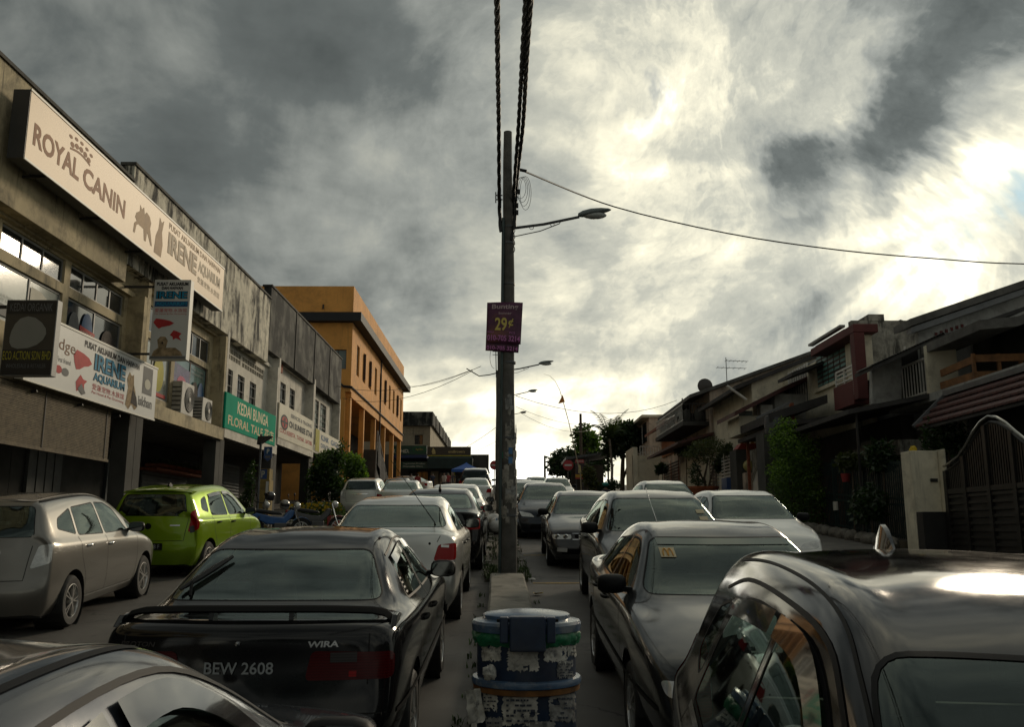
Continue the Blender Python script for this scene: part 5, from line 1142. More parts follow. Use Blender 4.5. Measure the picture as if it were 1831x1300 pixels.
B.shape([(0, .82), (1, .82), (1, 1), (0, 1)], 'sign_dark'); B.shape([(0, 0), (1, 0), (1, .335), (0, .335)], 'sign_dark'); B.text('KEDAI ORGANIK', .07, .855, .93, .965, 'ink_grey', lift=.008); B.text('ECO ACTION SDN BHD', .02, .20, .98, .315, 'ink_yellow', lift=.008, bold=.0); B.text('WHOLESALE & RETAILER', .10, .09, .90, .145, 'ink_grey', lift=.008)
B.shape([(.12, .50), (.14, .58), (.20, .68), (.30, .755), (.45, .785), (.60, .765), (.74, .70), (.83, .62), (.85, .55), (.80, .47), (.68, .40), (.50, .355), (.30, .345), (.18, .37), (.125, .43)], 'sign_blob', lift=.008)
YV = 20.3; p0, p1_ = atY(266, 643, YV), atY(342, 500, YV)
so, B = board_y('projecting_sign', 'tall white aquarium box sign with fish and puppy hung out over the pavement', YV, p0.x, p1_.x, p0.z, p1_.z, .22, 'sign_white', 'sign_side_white')
MB().beam((p0.x + .05, YV + .1, p1_.z - .15), (-9.2, YV + .1, p1_.z - .15), .05).build('bracket', 'grille_dark', so); MB().beam((p0.x + .05, YV + .1, p0.z + .15), (-9.2, YV + .1, p0.z + .15), .05).build('bracket', 'grille_dark', so)
B.text('PUSAT AKUARIUM', .05, .93, .95, .975, 'ink_black', bold=.05); B.text('DAN HAIWAN', .20, .88, .80, .92, 'ink_black', bold=.05); B.text('IRENE', .05, .76, .95, .86, 'ink_black', bold=.08); B.text('IRENE', .06, .765, .94, .855, 'ink_blue', bold=.02, lift=.008); B.shape([(.03, .66), (.97, .66), (.97, .73), (.03, .73)], 'ink_blue_dark'); B.text('AQUARIUM', .06, .67, .94, .72, 'ink_blue', lift=.008, bold=.03); B.text('愛蓮宠物.水族馆', .05, .59, .95, .64, 'ink_red'); B.text('Pet Hotel & Pet Grooming', .05, .555, .95, .578, 'ink_red')
B.shape([(.03, .46), (.10, .51), (.30, .50), (.50, .48), (.62, .45), (.50, .42), (.28, .40), (.20, .38), (.12, .41)], 'ink_red', 'fish_print'); B.shape([(.52, .30), (.62, .36), (.70, .35), (.85, .32), (.78, .28), (.86, .23), (.70, .26), (.62, .24), (.60, .28)], 'ink_red', 'fish_print')
B.shape([(.04, .03), (.10, .10), (.22, .14), (.18, .24), (.26, .28), (.40, .28), (.48, .23), (.44, .14), (.70, .14), (.86, .09), (.92, .04)], 'ink_fur', 'dog_print'); B.ellipse(.33, .20, .03, .015, 'ink_fur_dark', lift=.008); B.shape([(.0, .0), (1, .0), (1, .035), (0, .035)], 'ink_grey')
# green flower shop sign
SX = -8.62; ya, z1_ = X2(405, 700, SX); yb_, z2_ = X2(494, 745, SX); _, z3_ = X2(404, 768, SX); _, z4_ = X2(493, 797, SX)
so, B = board_x('shop_signboard', 'bright green flower shop signboard with gold lettering', SX, ya, yb_, (z3_ + z4_) / 2, (z1_ + z2_) / 2, .06, 'sign_green', 'sign_green')
B.text('KEDAI BUNGA', .20, .53, .82, .90, 'sign_gold_pale', bold=.015); B.text('FLORAL TALE 花店', .05, .09, .96, .45, 'sign_gold', bold=.015)
# pale signs farther up
SX = -8.62; ya, z1_ = X2(500, 722, SX); yb_, z2_ = X2(561.5, 752, SX); _, z3_ = X2(500, 780, SX); _, z4_ = X2(561, 811, SX)
so, B = board_x('shop_signboard', 'off-white signboard with round dark emblem and black lettering', SX, ya, yb_, (z3_ + z4_) / 2, (z1_ + z2_) / 2, .06, 'sign_offwhite', 'sign_offwhite')
B.ellipse(.14, .50, .10, .23, 'ink_black'); B.ellipse(.14, .50, .075, .17, 'ink_red', lift=.008); B.shape([(.125, .36), (.155, .36), (.155, .64), (.125, .64)], 'ink_black', lift=.012); B.shape([(.06, .47), (.22, .47), (.22, .53), (.06, .53)], 'ink_black', lift=.0125); B.text('CN SUNRISE STAR', .26, .42, .97, .62, 'ink_black', bold=.05); B.text('SERVICES & TRADING', .30, .74, .93, .86, 'ink_grey', bold=.03); B.text('CUCI KERETA . TAYAR . BATERI', .03, .16, .96, .29, 'ink_red', bold=.02)
ya, z1_ = X2(564, 764, SX); yb_, z2_ = X2(609, 787, SX); _, z3_ = X2(562, 806, SX); z3_ -= .0
so, B = board_x('shop_signboard', 'yellowish signboard with small blue print beside the orange building', SX, ya + .1, yb_, z3_, (z1_ + z2_) / 2 - .05, .06, 'sign_offwhite', 'sign_offwhite')
B.shape([(.0, .0), (.14, .0), (.14, 1), (.0, 1)], 'ink_yellow'); B.text('KLINIK', .2, .6, .5, .85, 'ink_blue_dark', bold=.03); B.text('GIGI', .58, .6, .9, .85, 'ink_blue_dark', bold=.03); B.text('DENTAL', .2, .25, .6, .45, 'ink_blue_dark', bold=.02)
# ---- air-conditioning units on the slab
def aircon(y, z, x, w_, h_, label):
    o = thing('air_conditioner', label, 'air conditioner', (x, y, z), group='outdoor air-conditioning units'); MB().box(x - .32, x, y - w_ / 2, y + w_ / 2, z + .06, z + h_).build('casing', 'ac_white', o, bevel=.015)
    MB().lathe([(.001, .012), (h_ * .36, .012), (h_ * .38, .004)], 24, (x + .002, y + w_ * .12, z + h_ * .53), 'x').build('fan_grille', 'ac_dark', o)
    for r_ in (.12, .2, .28, .36): MB().tube([(x + .02, y + w_ * .12 + h_ * r_ * math.cos(t), z + h_ * .53 + h_ * r_ * math.sin(t)) for t in [2 * math.pi * k / 20 for k in range(21)]], .006, 4, cap=False).build('fan_guard', 'ac_white', o)
    MB().lathe([(.001, .03), (.07, .025), (.075, .01)], 12, (x + .002, y + w_ * .12, z + h_ * .53), 'x').build('fan_hub', 'ac_white', o)
    for s_ in (-.3, .3): MB().box(x - .32, x, y + s_ * w_ - .03, y + s_ * w_ + .03, z, z + .06).build('foot', 'ac_dark', o)
    for k in range(6): MB().box(x - .30, x - .02, y - w_ / 2 - .012, y - w_ / 2 - .002, z + .14 + k * (h_ - .2) / 6, z + .17 + k * (h_ - .2) / 6).build('coil_guard', 'ac_dark', o)
aircon(24.6, 4.9, -8.82, .95, .95, 'larger outdoor air-conditioning unit with black coil guard on the slab'); aircon(26.2, 4.9, -8.80, .85, .75, 'smaller outdoor air-conditioning unit beside the larger one')
# ---- arcade contents: shutters, blind, doors, boxes
def shutter(y0, y1, z0, z1, m, label, n=None, x=-11.55, vertical=False):
    o = thing('roller_shutter', label, 'shutter', (x, (y0 + y1) / 2, z0), group='shutters of the arcade'); n = n or int((z1 - z0) / .11)
    pm = None
    for k in range(n):
        if vertical: w_ = (y1 - y0) / n; b = MB().box(x - .03, x + (.03 if k % 2 else .05), y0 + k * w_ + .006, y0 + (k + 1) * w_ - .006, z0, z1)
        else: w_ = (z1 - z0) / n; b = MB().prism([(x - .03, z0 + k * w_), (x + .012, z0 + k * w_ + .004), (x + .03, z0 + (k + .5) * w_), (x + .012, z0 + (k + 1) * w_ - .004), (x - .03, z0 + (k + 1) * w_)], 'y', y0, y1)
        b.build('slat', m, o)
    return o
def G0(y): return zc(y) + .16
shutter(15.4, 16.6, G0(16), 4.0, 'shutter_slate', 'folding grey shop door leaf left in the organic shop arcade', 8, vertical=True)
shutter(17.9, 19.1, G0(18.5), 4.1, 'shutter_slate', 'folding grey shop door leaf in the middle of the arcade', 7, vertical=True)
shutter(21.7, 23.4, G0(22.5), 4.3, 'shutter_grey', 'pale ribbed folding shop door behind the green hatchback', 8, vertical=True)
shutter(26.0, 27.2, G0(26.5), 4.2, 'shutter_slate', 'narrow ribbed shop door under the air-conditioning units', 5, vertical=True)
shutter(28.6, 32.6, G0(30), 3.75, 'shutter_grey', 'closed grey roller shutter of the flower shop under a tiled ledge', 14)
shutter(35, 39, G0(36), 4.6, 'shutter_slate', 'closed dark roller shutter beneath the off-white sign', 16)
gd = thing('grille_door', 'barred metal door at the pavement end of the arcade', 'door', (-11.2, 14.0, G0(14)))
for k in range(9): MB().beam((-11.2, 13.2 + .18 * k, G0(14)), (-11.2, 13.2 + .18 * k, G0(14) + 2.1), .02).build('bar', 'frame_grey', gd)
for k in range(8): MB().beam((-11.19, 13.15, G0(14) + .1 + .27 * k), (-11.19, 14.7, G0(14) + .1 + .27 * k), .02).build('rail', 'frame_grey', gd)
# bamboo blind in front of the arcade
ya, z0_ = X2(-40, 805, -8.55); yb_, z1_ = X2(197, 757, -8.55); zbm = X2(195, 823, -8.55)[1]
bl = thing('bamboo_blind', 'long split-bamboo roll blind lowered in front of the arcade', 'blind', (-8.55, yb_ - 2, zbm)); nb = 34; b = MB()
for k in range(nb): zz = zbm + (z1_ + .25 - zbm) * k / nb; b.box(-8.56 - .004 * (k % 2), -8.545 - .004 * (k % 2), 13.2, yb_, zz + .003, zz + (z1_ + .25 - zbm) / nb - .003)
struct(b.build('slats', 'bamboo', bl), 'stuff')
MB().box(-8.58, -8.53, 13.2, yb_ + .02, zbm - .05, zbm).build('bottom_rail', 'bamboo', bl); MB().tube([(-8.56, 13.2, z1_ + .30), (-8.56, yb_, z1_ + .30)], .045, 8).build('roller', 'bamboo', bl)
for yy in (14.2, 16.5, yb_ - .2): MB().beam((-8.535, yy, zbm), (-8.535, yy, z1_ + .3), .02, .01).build('cord', 'grille_dark', bl)
for i, (y_, x_, w_, h_, m_, lab) in enumerate([(15.3, -8.95, .9, .75, 'wood_box', 'large brown carton on the arcade floor behind the silver hatchback'), (15.4, -8.9, .75, .35, 'wood_box', 'flatter brown carton stacked on the large one'), (17.4, -8.9, .8, .5, 'shade_grey', 'grey crate on the arcade floor beside the cartons')]):
    z_ = G0(y_) + (.75 if i == 1 else 0); b = MB().box(x_ - .7, x_, y_ - w_ / 2, y_ + w_ / 2, z_, z_ + h_); o = b.build('carton', m_, None, bevel=.01); tag(o, lab, 'box')
tb = thing('display_table', 'white-topped trestle table in the dark arcade', 'table', (-9.3, 19.0, G0(19))); MB().box(-9.7, -8.95, 18.3, 19.7, G0(19) + 1.0, G0(19) + 1.04).build('top', 'sign_white', tb)
for sx in (-9.65, -9.0):
    for sy in (18.35, 19.65): MB().beam((sx, sy, zc(sy)), (sx, sy, G0(19) + 1.0), .04).build('leg', 'grille_dark', tb)
# flower-shop ledge with clay roof tiles and planting
lg = thing('tiled_ledge', 'little clay-tiled ledge over the flower shop shutter', 'ledge', (-11.4, 30.5, 3.75)); MB().box(-11.55, -11.0, 28.4, 32.8, 3.72, 3.80).build('board', 'brick_red', lg)
for k in range(22): MB().lathe([(.10, 0), (.10, .55)], 8, (-11.42 + .0, 28.55 + k * .195, 3.84), 'x', 0, math.pi).build('roof_tile', 'brick_red', lg)
# ---- parking signs and yellow pillar
ps = thing('parking_sign', 'blue parking sign on a grey post with a small solar panel', 'road sign', (-7.55, 26.6, zc(26.6)))
q0 = atY(463, 858, 26.6); q1 = atY(463, 783, 26.6); MB().tube([(q0.x, 26.6, zc(26.6) + .1), (q0.x, 26.6, q1.z + .1)], .035, 10).build('post', 'steel_dull', ps, smooth=True)
a, c = atY(471, 825, 26.5), atY(487, 799, 26.5); w_ = c.x - a.x; h_ = c.z - a.z
pts = [(a.x, c.z), (c.x, c.z), (c.x, a.z + h_ * .25), ((a.x + c.x) / 2, a.z), (a.x, a.z + h_ * .25)]; MB().prism(pts, 'y', 26.5, 26.53).build('plate', 'parking_blue', ps)
Bp = Board((a.x, 26.5, a.z), (1, 0, 0), (0, 0, 1), w_, h_, ps); Bp.shape([(.16, .45), (.84, .45), (.84, .92), (.16, .92)], 'ink_blue_dark'); Bp.text('P', .36, .52, .68, .86, 'sign_white', bold=.04, lift=.008); Bp.shape([(.2, .22), (.8, .22), (.8, .38), (.2, .38)], 'ink_grey')
MB().beam((q0.x, 26.55, c.z - .1), (a.x, 26.55, c.z - .1), .03).build('clamp', 'steel_dull', ps)
a = atY(463, 796, 26.6); c = atY(487, 782, 26.6); MB().prism([(a.x, a.z), (a.x + .02, c.z), (c.x, c.z + .02)], 'y', 26.35, 26.75).build('solar_panel', 'solar_dark', ps)
yp = 26.9; a, c = atY(455, 965, yp), atY(482, 858, yp); pl = thing('pillar', 'mustard-painted square pillar with a worn parking notice', 'pillar', ((a.x + c.x) / 2, yp, zc(yp)))
MB().box(a.x, c.x, yp, yp + .45, zc(yp), c.z).build('shaft', 'pillar_yellow', pl, bevel=.01); a2, c2 = atY(464, 858, yp), atY(482, 838, yp); MB().box(a2.x - .06, c2.x, yp + .02, yp + .4, c.z, c2.z).build('notice_box', 'pillar_yellow', pl); Bq = Board((a2.x - .05, yp + .02, c.z + .02), (1, 0, 0), (0, 0, 1), c2.x - a2.x - .02, c2.z - c.z - .04, pl); Bq.shape([(0, 0), (1, 0), (1, 1), (0, 1)], 'parking_blue'); Bq.text('P', .35, .15, .75, .85, 'ink_pale', lift=.008, bold=.03)
MB().box(c.x - .10, c.x - .02, yp - .012, yp - .002, c.z - .75, c.z - .05).build('white_sticker', 'sign_white', pl)

# ------------------------------------------------------------------ orange building
ob = thing('orange_building', 'tall orange office block with black ledge and colonnade beyond the shophouses', 'building', (FX, 62, zc(50)))
OY0, OY1 = 49.5, 75.0; zT, zL1, zL0, zB = 15.6, 13.95, 13.45, 9.5
hO = []; n = 10
for i in range(n):
    t = i / (n - 1); px0 = 634 + 0; y_ = OY0 + 1.7 + 2.42 * i; hO.append((y_, y_ + .95, 10.75, 12.55))
holed('x', FX, .3, OY0, OY1, zB, zL0, hO, 'facade', 'orange_paint', ob)
for i, h in enumerate(hO):
    wo = wnd(ob, 'x', FX, *h, 2, 1, 'frame_brown', 'window_glass_green' if i % 3 else 'film_pale', depth=.10)
    if i in (1, 2, 5, 8): MB().box(FX - .02, FX + .16, h[0] - .012, h[0] + .012, h[2] + .1, h[3] - .1).build('open_casement', 'frame_brown', wo)
MB().box(FX - .3, FX, OY0, OY1, zL1, zT).build('parapet', 'orange_paint', ob); MB().box(-24, FX - .3, OY0, OY0 + .3, zL1, zT).build('end_parapet', 'orange_paint', ob)
MB().box(-24.0, FX + .55, OY0 - .55, OY1 + .4, zL0, zL1).build('ledge', 'black_ledge', ob)
a, c = atY(594, 660, OY0), atY(620, 625, OY0); hE_ = [(a.x - .6, c.x, a.z, c.z)]
holed('y', OY0, .3, -24, FX - .3, zc(50) + .2, zL0, hE_, 'end_wall', 'orange_paint', ob); wnd(ob, 'y', OY0, *hE_[0], 3, 1, 'frame_brown', 'window_glass_green', depth=.08)
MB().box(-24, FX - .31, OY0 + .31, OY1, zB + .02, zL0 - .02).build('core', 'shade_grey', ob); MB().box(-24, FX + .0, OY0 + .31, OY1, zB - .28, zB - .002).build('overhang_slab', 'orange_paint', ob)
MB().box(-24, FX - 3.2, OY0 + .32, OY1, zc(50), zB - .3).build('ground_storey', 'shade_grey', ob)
for i in range(6):
    y_ = OY0 + .35 + i * 4.85; w_ = .42 if i == 0 else .3; MB().box(FX - w_ - .05, FX - .05, y_, y_ + w_, zc(y_) - .2, zB - .28).build('column', 'orange_paint', ob)
MB().tube([(FX + .07, OY0 - .05, zB + .25), (FX + .07, OY1, zB + .25)], .05, 6).build('pipe_run', 'black_ledge', ob); MB().tube([(-12.4, OY0 - .07, zB + .7), (FX - .9, OY0 - .07, zB + .75), (FX - .4, OY0 - .07, zB + .3), (FX + .07, OY0 - .05, zB + .25)], .07, 6).build('pipe_bend', 'black_ledge', ob)
MB().tube([(FX + .06, 61, zB - 4.2), (FX + .06, 61, zL0)], .05, 6).build('downpipe', 'black_ledge', ob)
MB().tube([(-10.4, OY0 - .06, zL1 + .3), (-10.4, OY0 - .06, zL1 + .55)], .05, 6).build('wall_light', 'black_ledge', ob)
# side stair with dark fabric screen in front of the colonnade
sr = thing('stair', 'dark stair flight with metal rail and cloth screen beside the orange colonnade', 'stair', (-8.3, 57, zc(57)))
for k in range(9): MB().box(-9.4, -8.0, 55.5 + .5 * k, 56.0 + .5 * k, zc(56) - .1, zc(56) + 3.1 - .32 * k).build('step', 'shade_grey', sr)
MB().tube([(-7.95, 54.5, zc(55)), (-7.95, 55.2, zc(55) + 4.3), (-7.95, 60.5, zc(60) + 1.2)], .04, 6).build('rail', 'frame_grey', sr)
mat('cloth_dark', (.03, .03, .03), .9, var=.3); mat('cloth_tan', (.20, .13, .06), .9, var=.3)
b = MB(); subdiv_quad(b, (-7.9, 55.4, zc(55) + 2.2), (-7.9, 60, zc(60) + .2), (-7.9, 60, zc(60) + 1.4), (-7.9, 55.4, zc(55) + 4.0), 10, 4, lambda p, u, v: p + Vector((.06 * math.sin(u * 14), 0, -.12 * math.sin(u * math.pi)))); b.build('screen_cloth', 'cloth_dark', sr, smooth=True)

# ------------------------------------------------------------------ far shops at the top of the rise
mat('far_cream', (.36, .30, .21), .85, var=.15, vscale=.7, streak=.5, streak_col=(.07, .06, .05)); 
YF = 84.0
fs_ = thing('far_shophouse', 'grey-parapet shophouse with cream wall at the top of the rise', 'building', (-10, YF, zc(YF)))
a = atY(722, 737, YF); c = atY(770, 737, YF); zr_ = atY(760, 762, YF).z; zlo = atY(760, 797, YF).z
hF = [(atY(741, 797, YF).x, atY(756, 797, YF).x, zlo + .1, atY(750, 778, YF).z)]
holed('y', YF, .3, -16, c.x, zc(YF) - .3, zr_, hF, 'end_wall', 'far_cream', fs_); wnd(fs_, 'y', YF, *hF[0], 2, 3, 'frame_brown', 'window_glass', depth=.1)
MB().box(-16, c.x + .25, YF - .35, YF - .05, zr_, a.z).build('parapet', 'plaster_mould', fs_)
vent_blocks(fs_, YF - .06, -12, c.x - .6, zr_ - .75, zr_ - .1, 14, 2, 'far_cream', 'y')
dx = c.x; yend = 112.0
MB().box(dx - 8, dx, YF + .3, yend, zc(YF), zr_ + .1).build('street_wall', 'far_cream', fs_); MB().box(dx - .3, dx + .25, YF - .05, yend, zr_ + .1, a.z).build('street_parapet', 'plaster_mould', fs_)
for k in range(5): MB().box(dx + .25, dx + .33, YF + 3 + 5 * k, YF + 3.4 + 5 * k, zr_ + .1, a.z).build('pilaster', 'plaster_mould', fs_)
def fsign(label, px0, py0, px1, py1, m, y=YF - 3.0, depth=.3):
    p, q = atY(px0, py1, y), atY(px1, py0, y); o = thing('far_signboard', label, 'signboard', (p.x, y, p.z)); MB().box(p.x, q.x, y + .01, y + depth, p.z, q.z).build('box', m, o); return o, Board((p.x, y + .01, p.z), (1, 0, 0), (0, 0, 1), q.x - p.x, q.z - p.z, o)
o, B = fsign('dark green signboard with an oval emblem at the top of the rise', 703, 797, 763, 813, 'sign_deepgreen'); B.lv = .03; B.text('I. BHD.', .0, .18, .48, .58, 'ink_pale', bold=.04, shear=.2); B.ellipse(.78, .55, .20, .36, 'ink_green'); B.ellipse(.78, .55, .18, .30, 'sign_deepgreen', lift=.05); B.text('AgriBio', .67, .42, .89, .68, 'ink_yellow', lift=.07)
o, B = fsign('dark brown signboard with a gold leaf emblem beside the green one', 764, 799, 842, 816, 'sign_deepbrown'); B.lv = .03; B.text('ecoBrown\'s', .48, .34, .86, .64, 'sign_gold', bold=.02); B.shape([(.12, .2), (.19, .25), (.18, .6), (.13, .9), (.10, .5)], 'sign_gold'); B.shape([(0, 0), (1, 0), (1, .1), (0, .1)], 'ink_yellow')
o, B = fsign('green lower signboard with two lines of pale lettering', 703, 826, 766, 838, 'sign_deepgreen', YF - 2.9); B.lv = .03; B.text('Vegetarian Product', .28, .56, .92, .86, 'ink_pale', bold=.01); B.text('Disposable Ware', .28, .14, .84, .44, 'ink_pale', bold=.02); B.text('BHD', .04, .5, .20, .8, 'ink_grey')
aw = thing('shop_awning', 'blue and green fabric awning band under the far signboards', 'awning', (-7, YF - 3, zc(YF)))
p, q = atY(703, 819, YF - 3.1), atY(763, 814, YF - 3.1); MB().box(p.x, q.x, YF - 3.1, YF - .4, p.z, q.z).build('valance', 'awning_blue', aw)
p, q = atY(764, 838, YF - 3.2), atY(845, 819, YF - 3.2); MB().prism([(YF - 3.2, p.z), (YF - .3, q.z + .4), (YF - .3, q.z), (YF - 3.2, q.z)], 'x', p.x, q.x).build('cloth', 'awning_green', aw)
p, q = atY(843, 838, YF + 4), atY(874, 817, YF + 4); b = MB().prism([(p.x, p.z), (q.x, p.z), (q.x - .3, q.z - .3), (p.x, q.z)], 'y', YF + 4, YF + 12); b.build('brown_roof', 'awning_brown', aw)
sw_ = thing('shop_arcade', 'dim open shop fronts with pale doors under the far awning', 'shop front', (-7, YF - .5, zc(YF)))
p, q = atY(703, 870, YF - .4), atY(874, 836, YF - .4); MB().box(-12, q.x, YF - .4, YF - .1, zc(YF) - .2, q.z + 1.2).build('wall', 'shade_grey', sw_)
for (px0, px1, m_) in ((770, 784, 'far_cream'), (806, 814, 'ink_yellow'), (786, 803, 'window_glass'), (730, 765, 'window_glass')): p, q = atY(px0, 868, YF - .45), atY(px1, 843, YF - .45); MB().box(p.x, q.x, YF - .45, YF - .41, zc(YF), q.z).build('door', m_, sw_)

# ------------------------------------------------------------------ right side: terrace houses behind gates
mat('wall_grey', (.42, .42, .40), .88, var=.2, vscale=.8, bump=.1, bscale=30, dirt=(.08, .075, .07), dirt_amt=.5, streak=.4)
mat('wall_stained', (.38, .36, .31), .9, var=.3, vscale=1.4, bump=.2, bscale=25, streak=.9, streak_col=(.03, .028, .024), streak_scale=(3, 3, .6), streak_lo=.44, dirt=(.05, .045, .04), dirt_amt=.6, dirt_scale=1.8)
mat('wall_cream', (.74, .68, .53), .85, var=.15, vscale=.8, dirt=(.16, .14, .10), dirt_amt=.4, streak=.3); mat('wall_pink', (.60, .48, .38), .85, var=.2, vscale=.9, dirt=(.12, .09, .07), dirt_amt=.6, dirt_scale=1.5, streak=.4)
mat('red_paint', (.11, .022, .02), .7, var=.2, vscale=1.5); mat('brick_orange', (.36, .14, .06), .85, var=.25, vscale=6); mat('tile_maroon', (.085, .026, .022), .65, var=.3, vscale=4, dirt=(.03, .025, .02), dirt_amt=.5); mat('tile_orange', (.30, .12, .07), .8, var=.3, vscale=3, dirt=(.08, .05, .04), dirt_amt=.6); mat('roof_dark', (.045, .042, .04), .8, var=.3, vscale=2); mat('roof_grey', (.13, .125, .115), .85, var=.3, vscale=2.5, dirt=(.05, .045, .04), dirt_amt=.5)
mat('white_metal', (.68, .66, .61), .5, var=.1, dirt=(.2, .17, .13), dirt_amt=.35, dirt_scale=5); mat('teal_shutter', (.10, .24, .21), .5, var=.2, vscale=3); mat('wood_plank', (.22, .10, .035), .7, var=.3, vscale=4); mat('gate_steel', (.055, .052, .048), .35, .7, var=.2); mat('gate_bright', (.50, .48, .43), .2, .95, var=.05); mat('gate_panel', (.022, .021, .020), .5, var=.2); mat('fence_green', (.018, .035, .032), .55, .1, var=.2)
mat('stone_pale', (.24, .21, .17), .9, var=.3, vscale=8, bump=.3, bscale=30); mat('gutter', (.15, .155, .16), .5, .3, var=.15); mat('globe_lamp', (.42, .36, .14), .4, var=.08); mat('clay_pot', (.30, .085, .03), .8, var=.2, vscale=5); mat('gate_white', (.66, .63, .57), .5, var=.15, vscale=2, dirt=(.18, .14, .10), dirt_amt=.4, dirt_scale=3); mat('brown_slats', (.10, .07, .05), .7, var=.25, vscale=4); mat('shrine_red', (.32, .04, .025), .6, var=.2); mat('shrine_gold', (.45, .26, .06), .5, var=.2); mat('canvas_blue', (.08, .18, .30), .7, var=.2); mat('dish_dark', (.06, .05, .045), .5, var=.2); mat('tank_grey', (.07, .075, .08), .5, var=.2)
def slab(b, pts, y0, y1, t=.14):
    """roof plate: polyline in (x, z) extruded along y, with thickness"""
    b.prism([(x, z) for x, z in pts] + [(x, z - t) for x, z in pts[::-1]], 'y', y0, y1); return b
def XZ(px, py, y): p = atY(px, py, y); return (p.x, p.z)
def railing(parent, a, c, h, n, m, name='railing', r=.022, rails=1):
    a, c = Vector(a), Vector(c); b = MB(); b.beam(a + Vector((0, 0, h)), c + Vector((0, 0, h)), .05); o = b.build(name, m, parent)
    for k in range(rails): z_ = .08 + k * .14; MB().beam(a + Vector((0, 0, z_)), c + Vector((0, 0, z_)), .035).build('rail', m, o)
    for i in range(n + 1): p = a + (c - a) * (i / n); MB().beam(p, p + Vector((0, 0, h)), r).build('baluster', m, o)
    return o
# ---- house H: nearest, grey gable, balcony with timber screen, maroon tiled awning
yH = 23.5; H = thing('terrace_house', 'dark grey terrace house with timber balcony screen and maroon tiled awning', 'house', (12, yH, zc(yH)), group='terrace houses of the right row')
g0, g1, g2 = XZ(1640, 574, yH), XZ(1831, 509, yH), XZ(2100, 417, yH)
MB().prism([(g0[0], 4.7), (g2[0], 4.7), (g2[0], g2[1]), (g0[0], g0[1])], 'y', yH, yH + .2).build('gable_wall', 'wall_grey', H)
MB().box(11.4, 24, yH + .2, yH + 3.7, zc(yH), 6.3).build('body', 'wall_grey', H)
b = MB(); slab(b, [(g0[0] - .35, g0[1] - .02), (g1[0], g1[1] + .10), (g2[0], g2[1] + .10)], yH - .35, yH + .7, .20); b.build('roof', 'roof_grey', H)
mat('roof_edge', (.10, .095, .085), .8, var=.25); b = MB(); slab(b, [(g0[0] - .30, g0[1] - .24), (g1[0], g1[1] - .12), (g2[0], g2[1] - .12)], yH - .28, yH - .02, .16); b.build('barge_board', 'gutter', H)
yL = 22.3; c0, c1, c2 = XZ(1560, 655, yL), XZ(1672, 604, yL), XZ(1840, 545, yL)
rf = MB(); slab(rf, [c0, c1, c2], yL, yH - .02, .10); lr = rf.build('lean_to_roof', 'roof_dark', H)
w0 = [XZ(*q_, yH - .1) for q_ in ((1560, 722), (1612, 722), (1612, 630), (1560, 655))]; MB().prism(w0, 'y', yH - .1, yH + .1).build('balcony_side_wall', 'wall_grey', H); w0 = [XZ(*q_, yH + .12) for q_ in ((1612, 722), (1700, 722), (1700, 595), (1612, 632))]; MB().prism(w0, 'y', yH + .12, yH + .2).build('balcony_shade_plate', 'shade_grey', H)  # second plate is flat dark colour, painting the shade of the balcony opening
for k in range(26):
    t = k / 25; x_ = c0[0] + (c1[0] + .2 - c0[0]) * t; z_ = c0[1] + (c1[1] + .09 - c0[1]) * t; MB().lathe([(.045, 0), (.045, 1.0)], 6, (x_, yL - .03, z_ + .0), 'y', 0, math.pi).build('roof_tile', 'roof_grey', lr)
d0, d1, d2 = XZ(1682, 603, 21.2), XZ(1745, 597, 21.2), XZ(1850, 552, 21.2); b = MB(); slab(b, [d0, d1, d2], 19.4, 22.28, .22); b.build('porch_canopy', 'roof_grey', H)
for k in range(6): p = atY(1672 + 9.3 * k, 597 - 3.0 * k, yH - .03); MB().box(p.x, p.x + .07, yH - .03, yH - .005, p.z - .05, p.z + .04).build('vent_brick', 'red_paint', H)
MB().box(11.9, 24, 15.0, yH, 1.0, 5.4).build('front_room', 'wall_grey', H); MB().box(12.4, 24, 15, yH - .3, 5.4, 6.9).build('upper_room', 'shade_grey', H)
# balcony
BX = 10.6; zbf = atX(1640, 712, BX).z; MB().box(BX - .05, 12.5, 17.5, 24.4, zbf - .2, zbf).build('balcony_slab', 'wall_grey', H)
railing(H, (BX, 22.2, zbf), (BX, 23.85, zbf), .93, 10, 'white_metal', 'balcony_railing')
a = atX(1676, 712, BX); MB().box(BX - .05, BX + .06, 21.95, 22.1, zbf, atX(1676, 603, BX).z - .1).build('balcony_post', 'wall_cream', H); MB().beam((BX + .3, 23.9, zbf), (BX + .3, 23.9, zbf + 1.6), .04).build('balcony_post', 'white_metal', H); MB().box(BX + .06, BX + .7, 21.96, 22.08, zbf, zbf + 1.3).build('balcony_partition', 'wall_cream', H)
for (p0, p1_) in (((1683, 668), (1745, 641)), ((1683, 690), (1745, 671)), ((1745, 641), (1850, 638)), ((1745, 671), (1850, 668))):
    A, C_ = atY(*p0, 21.6 if p0[0] < 1745 else 20.1), atY(*p1_, 20.1); MB().beam(A, C_, .05, .17).build('timber_plank', 'wood_plank', H)
for px_ in (1745, 1790, 1830): A = atY(px_, 690, 20.15); MB().beam(A, A + Vector((0, 0, .75)), .07).build('timber_post', 'wood_plank', H)
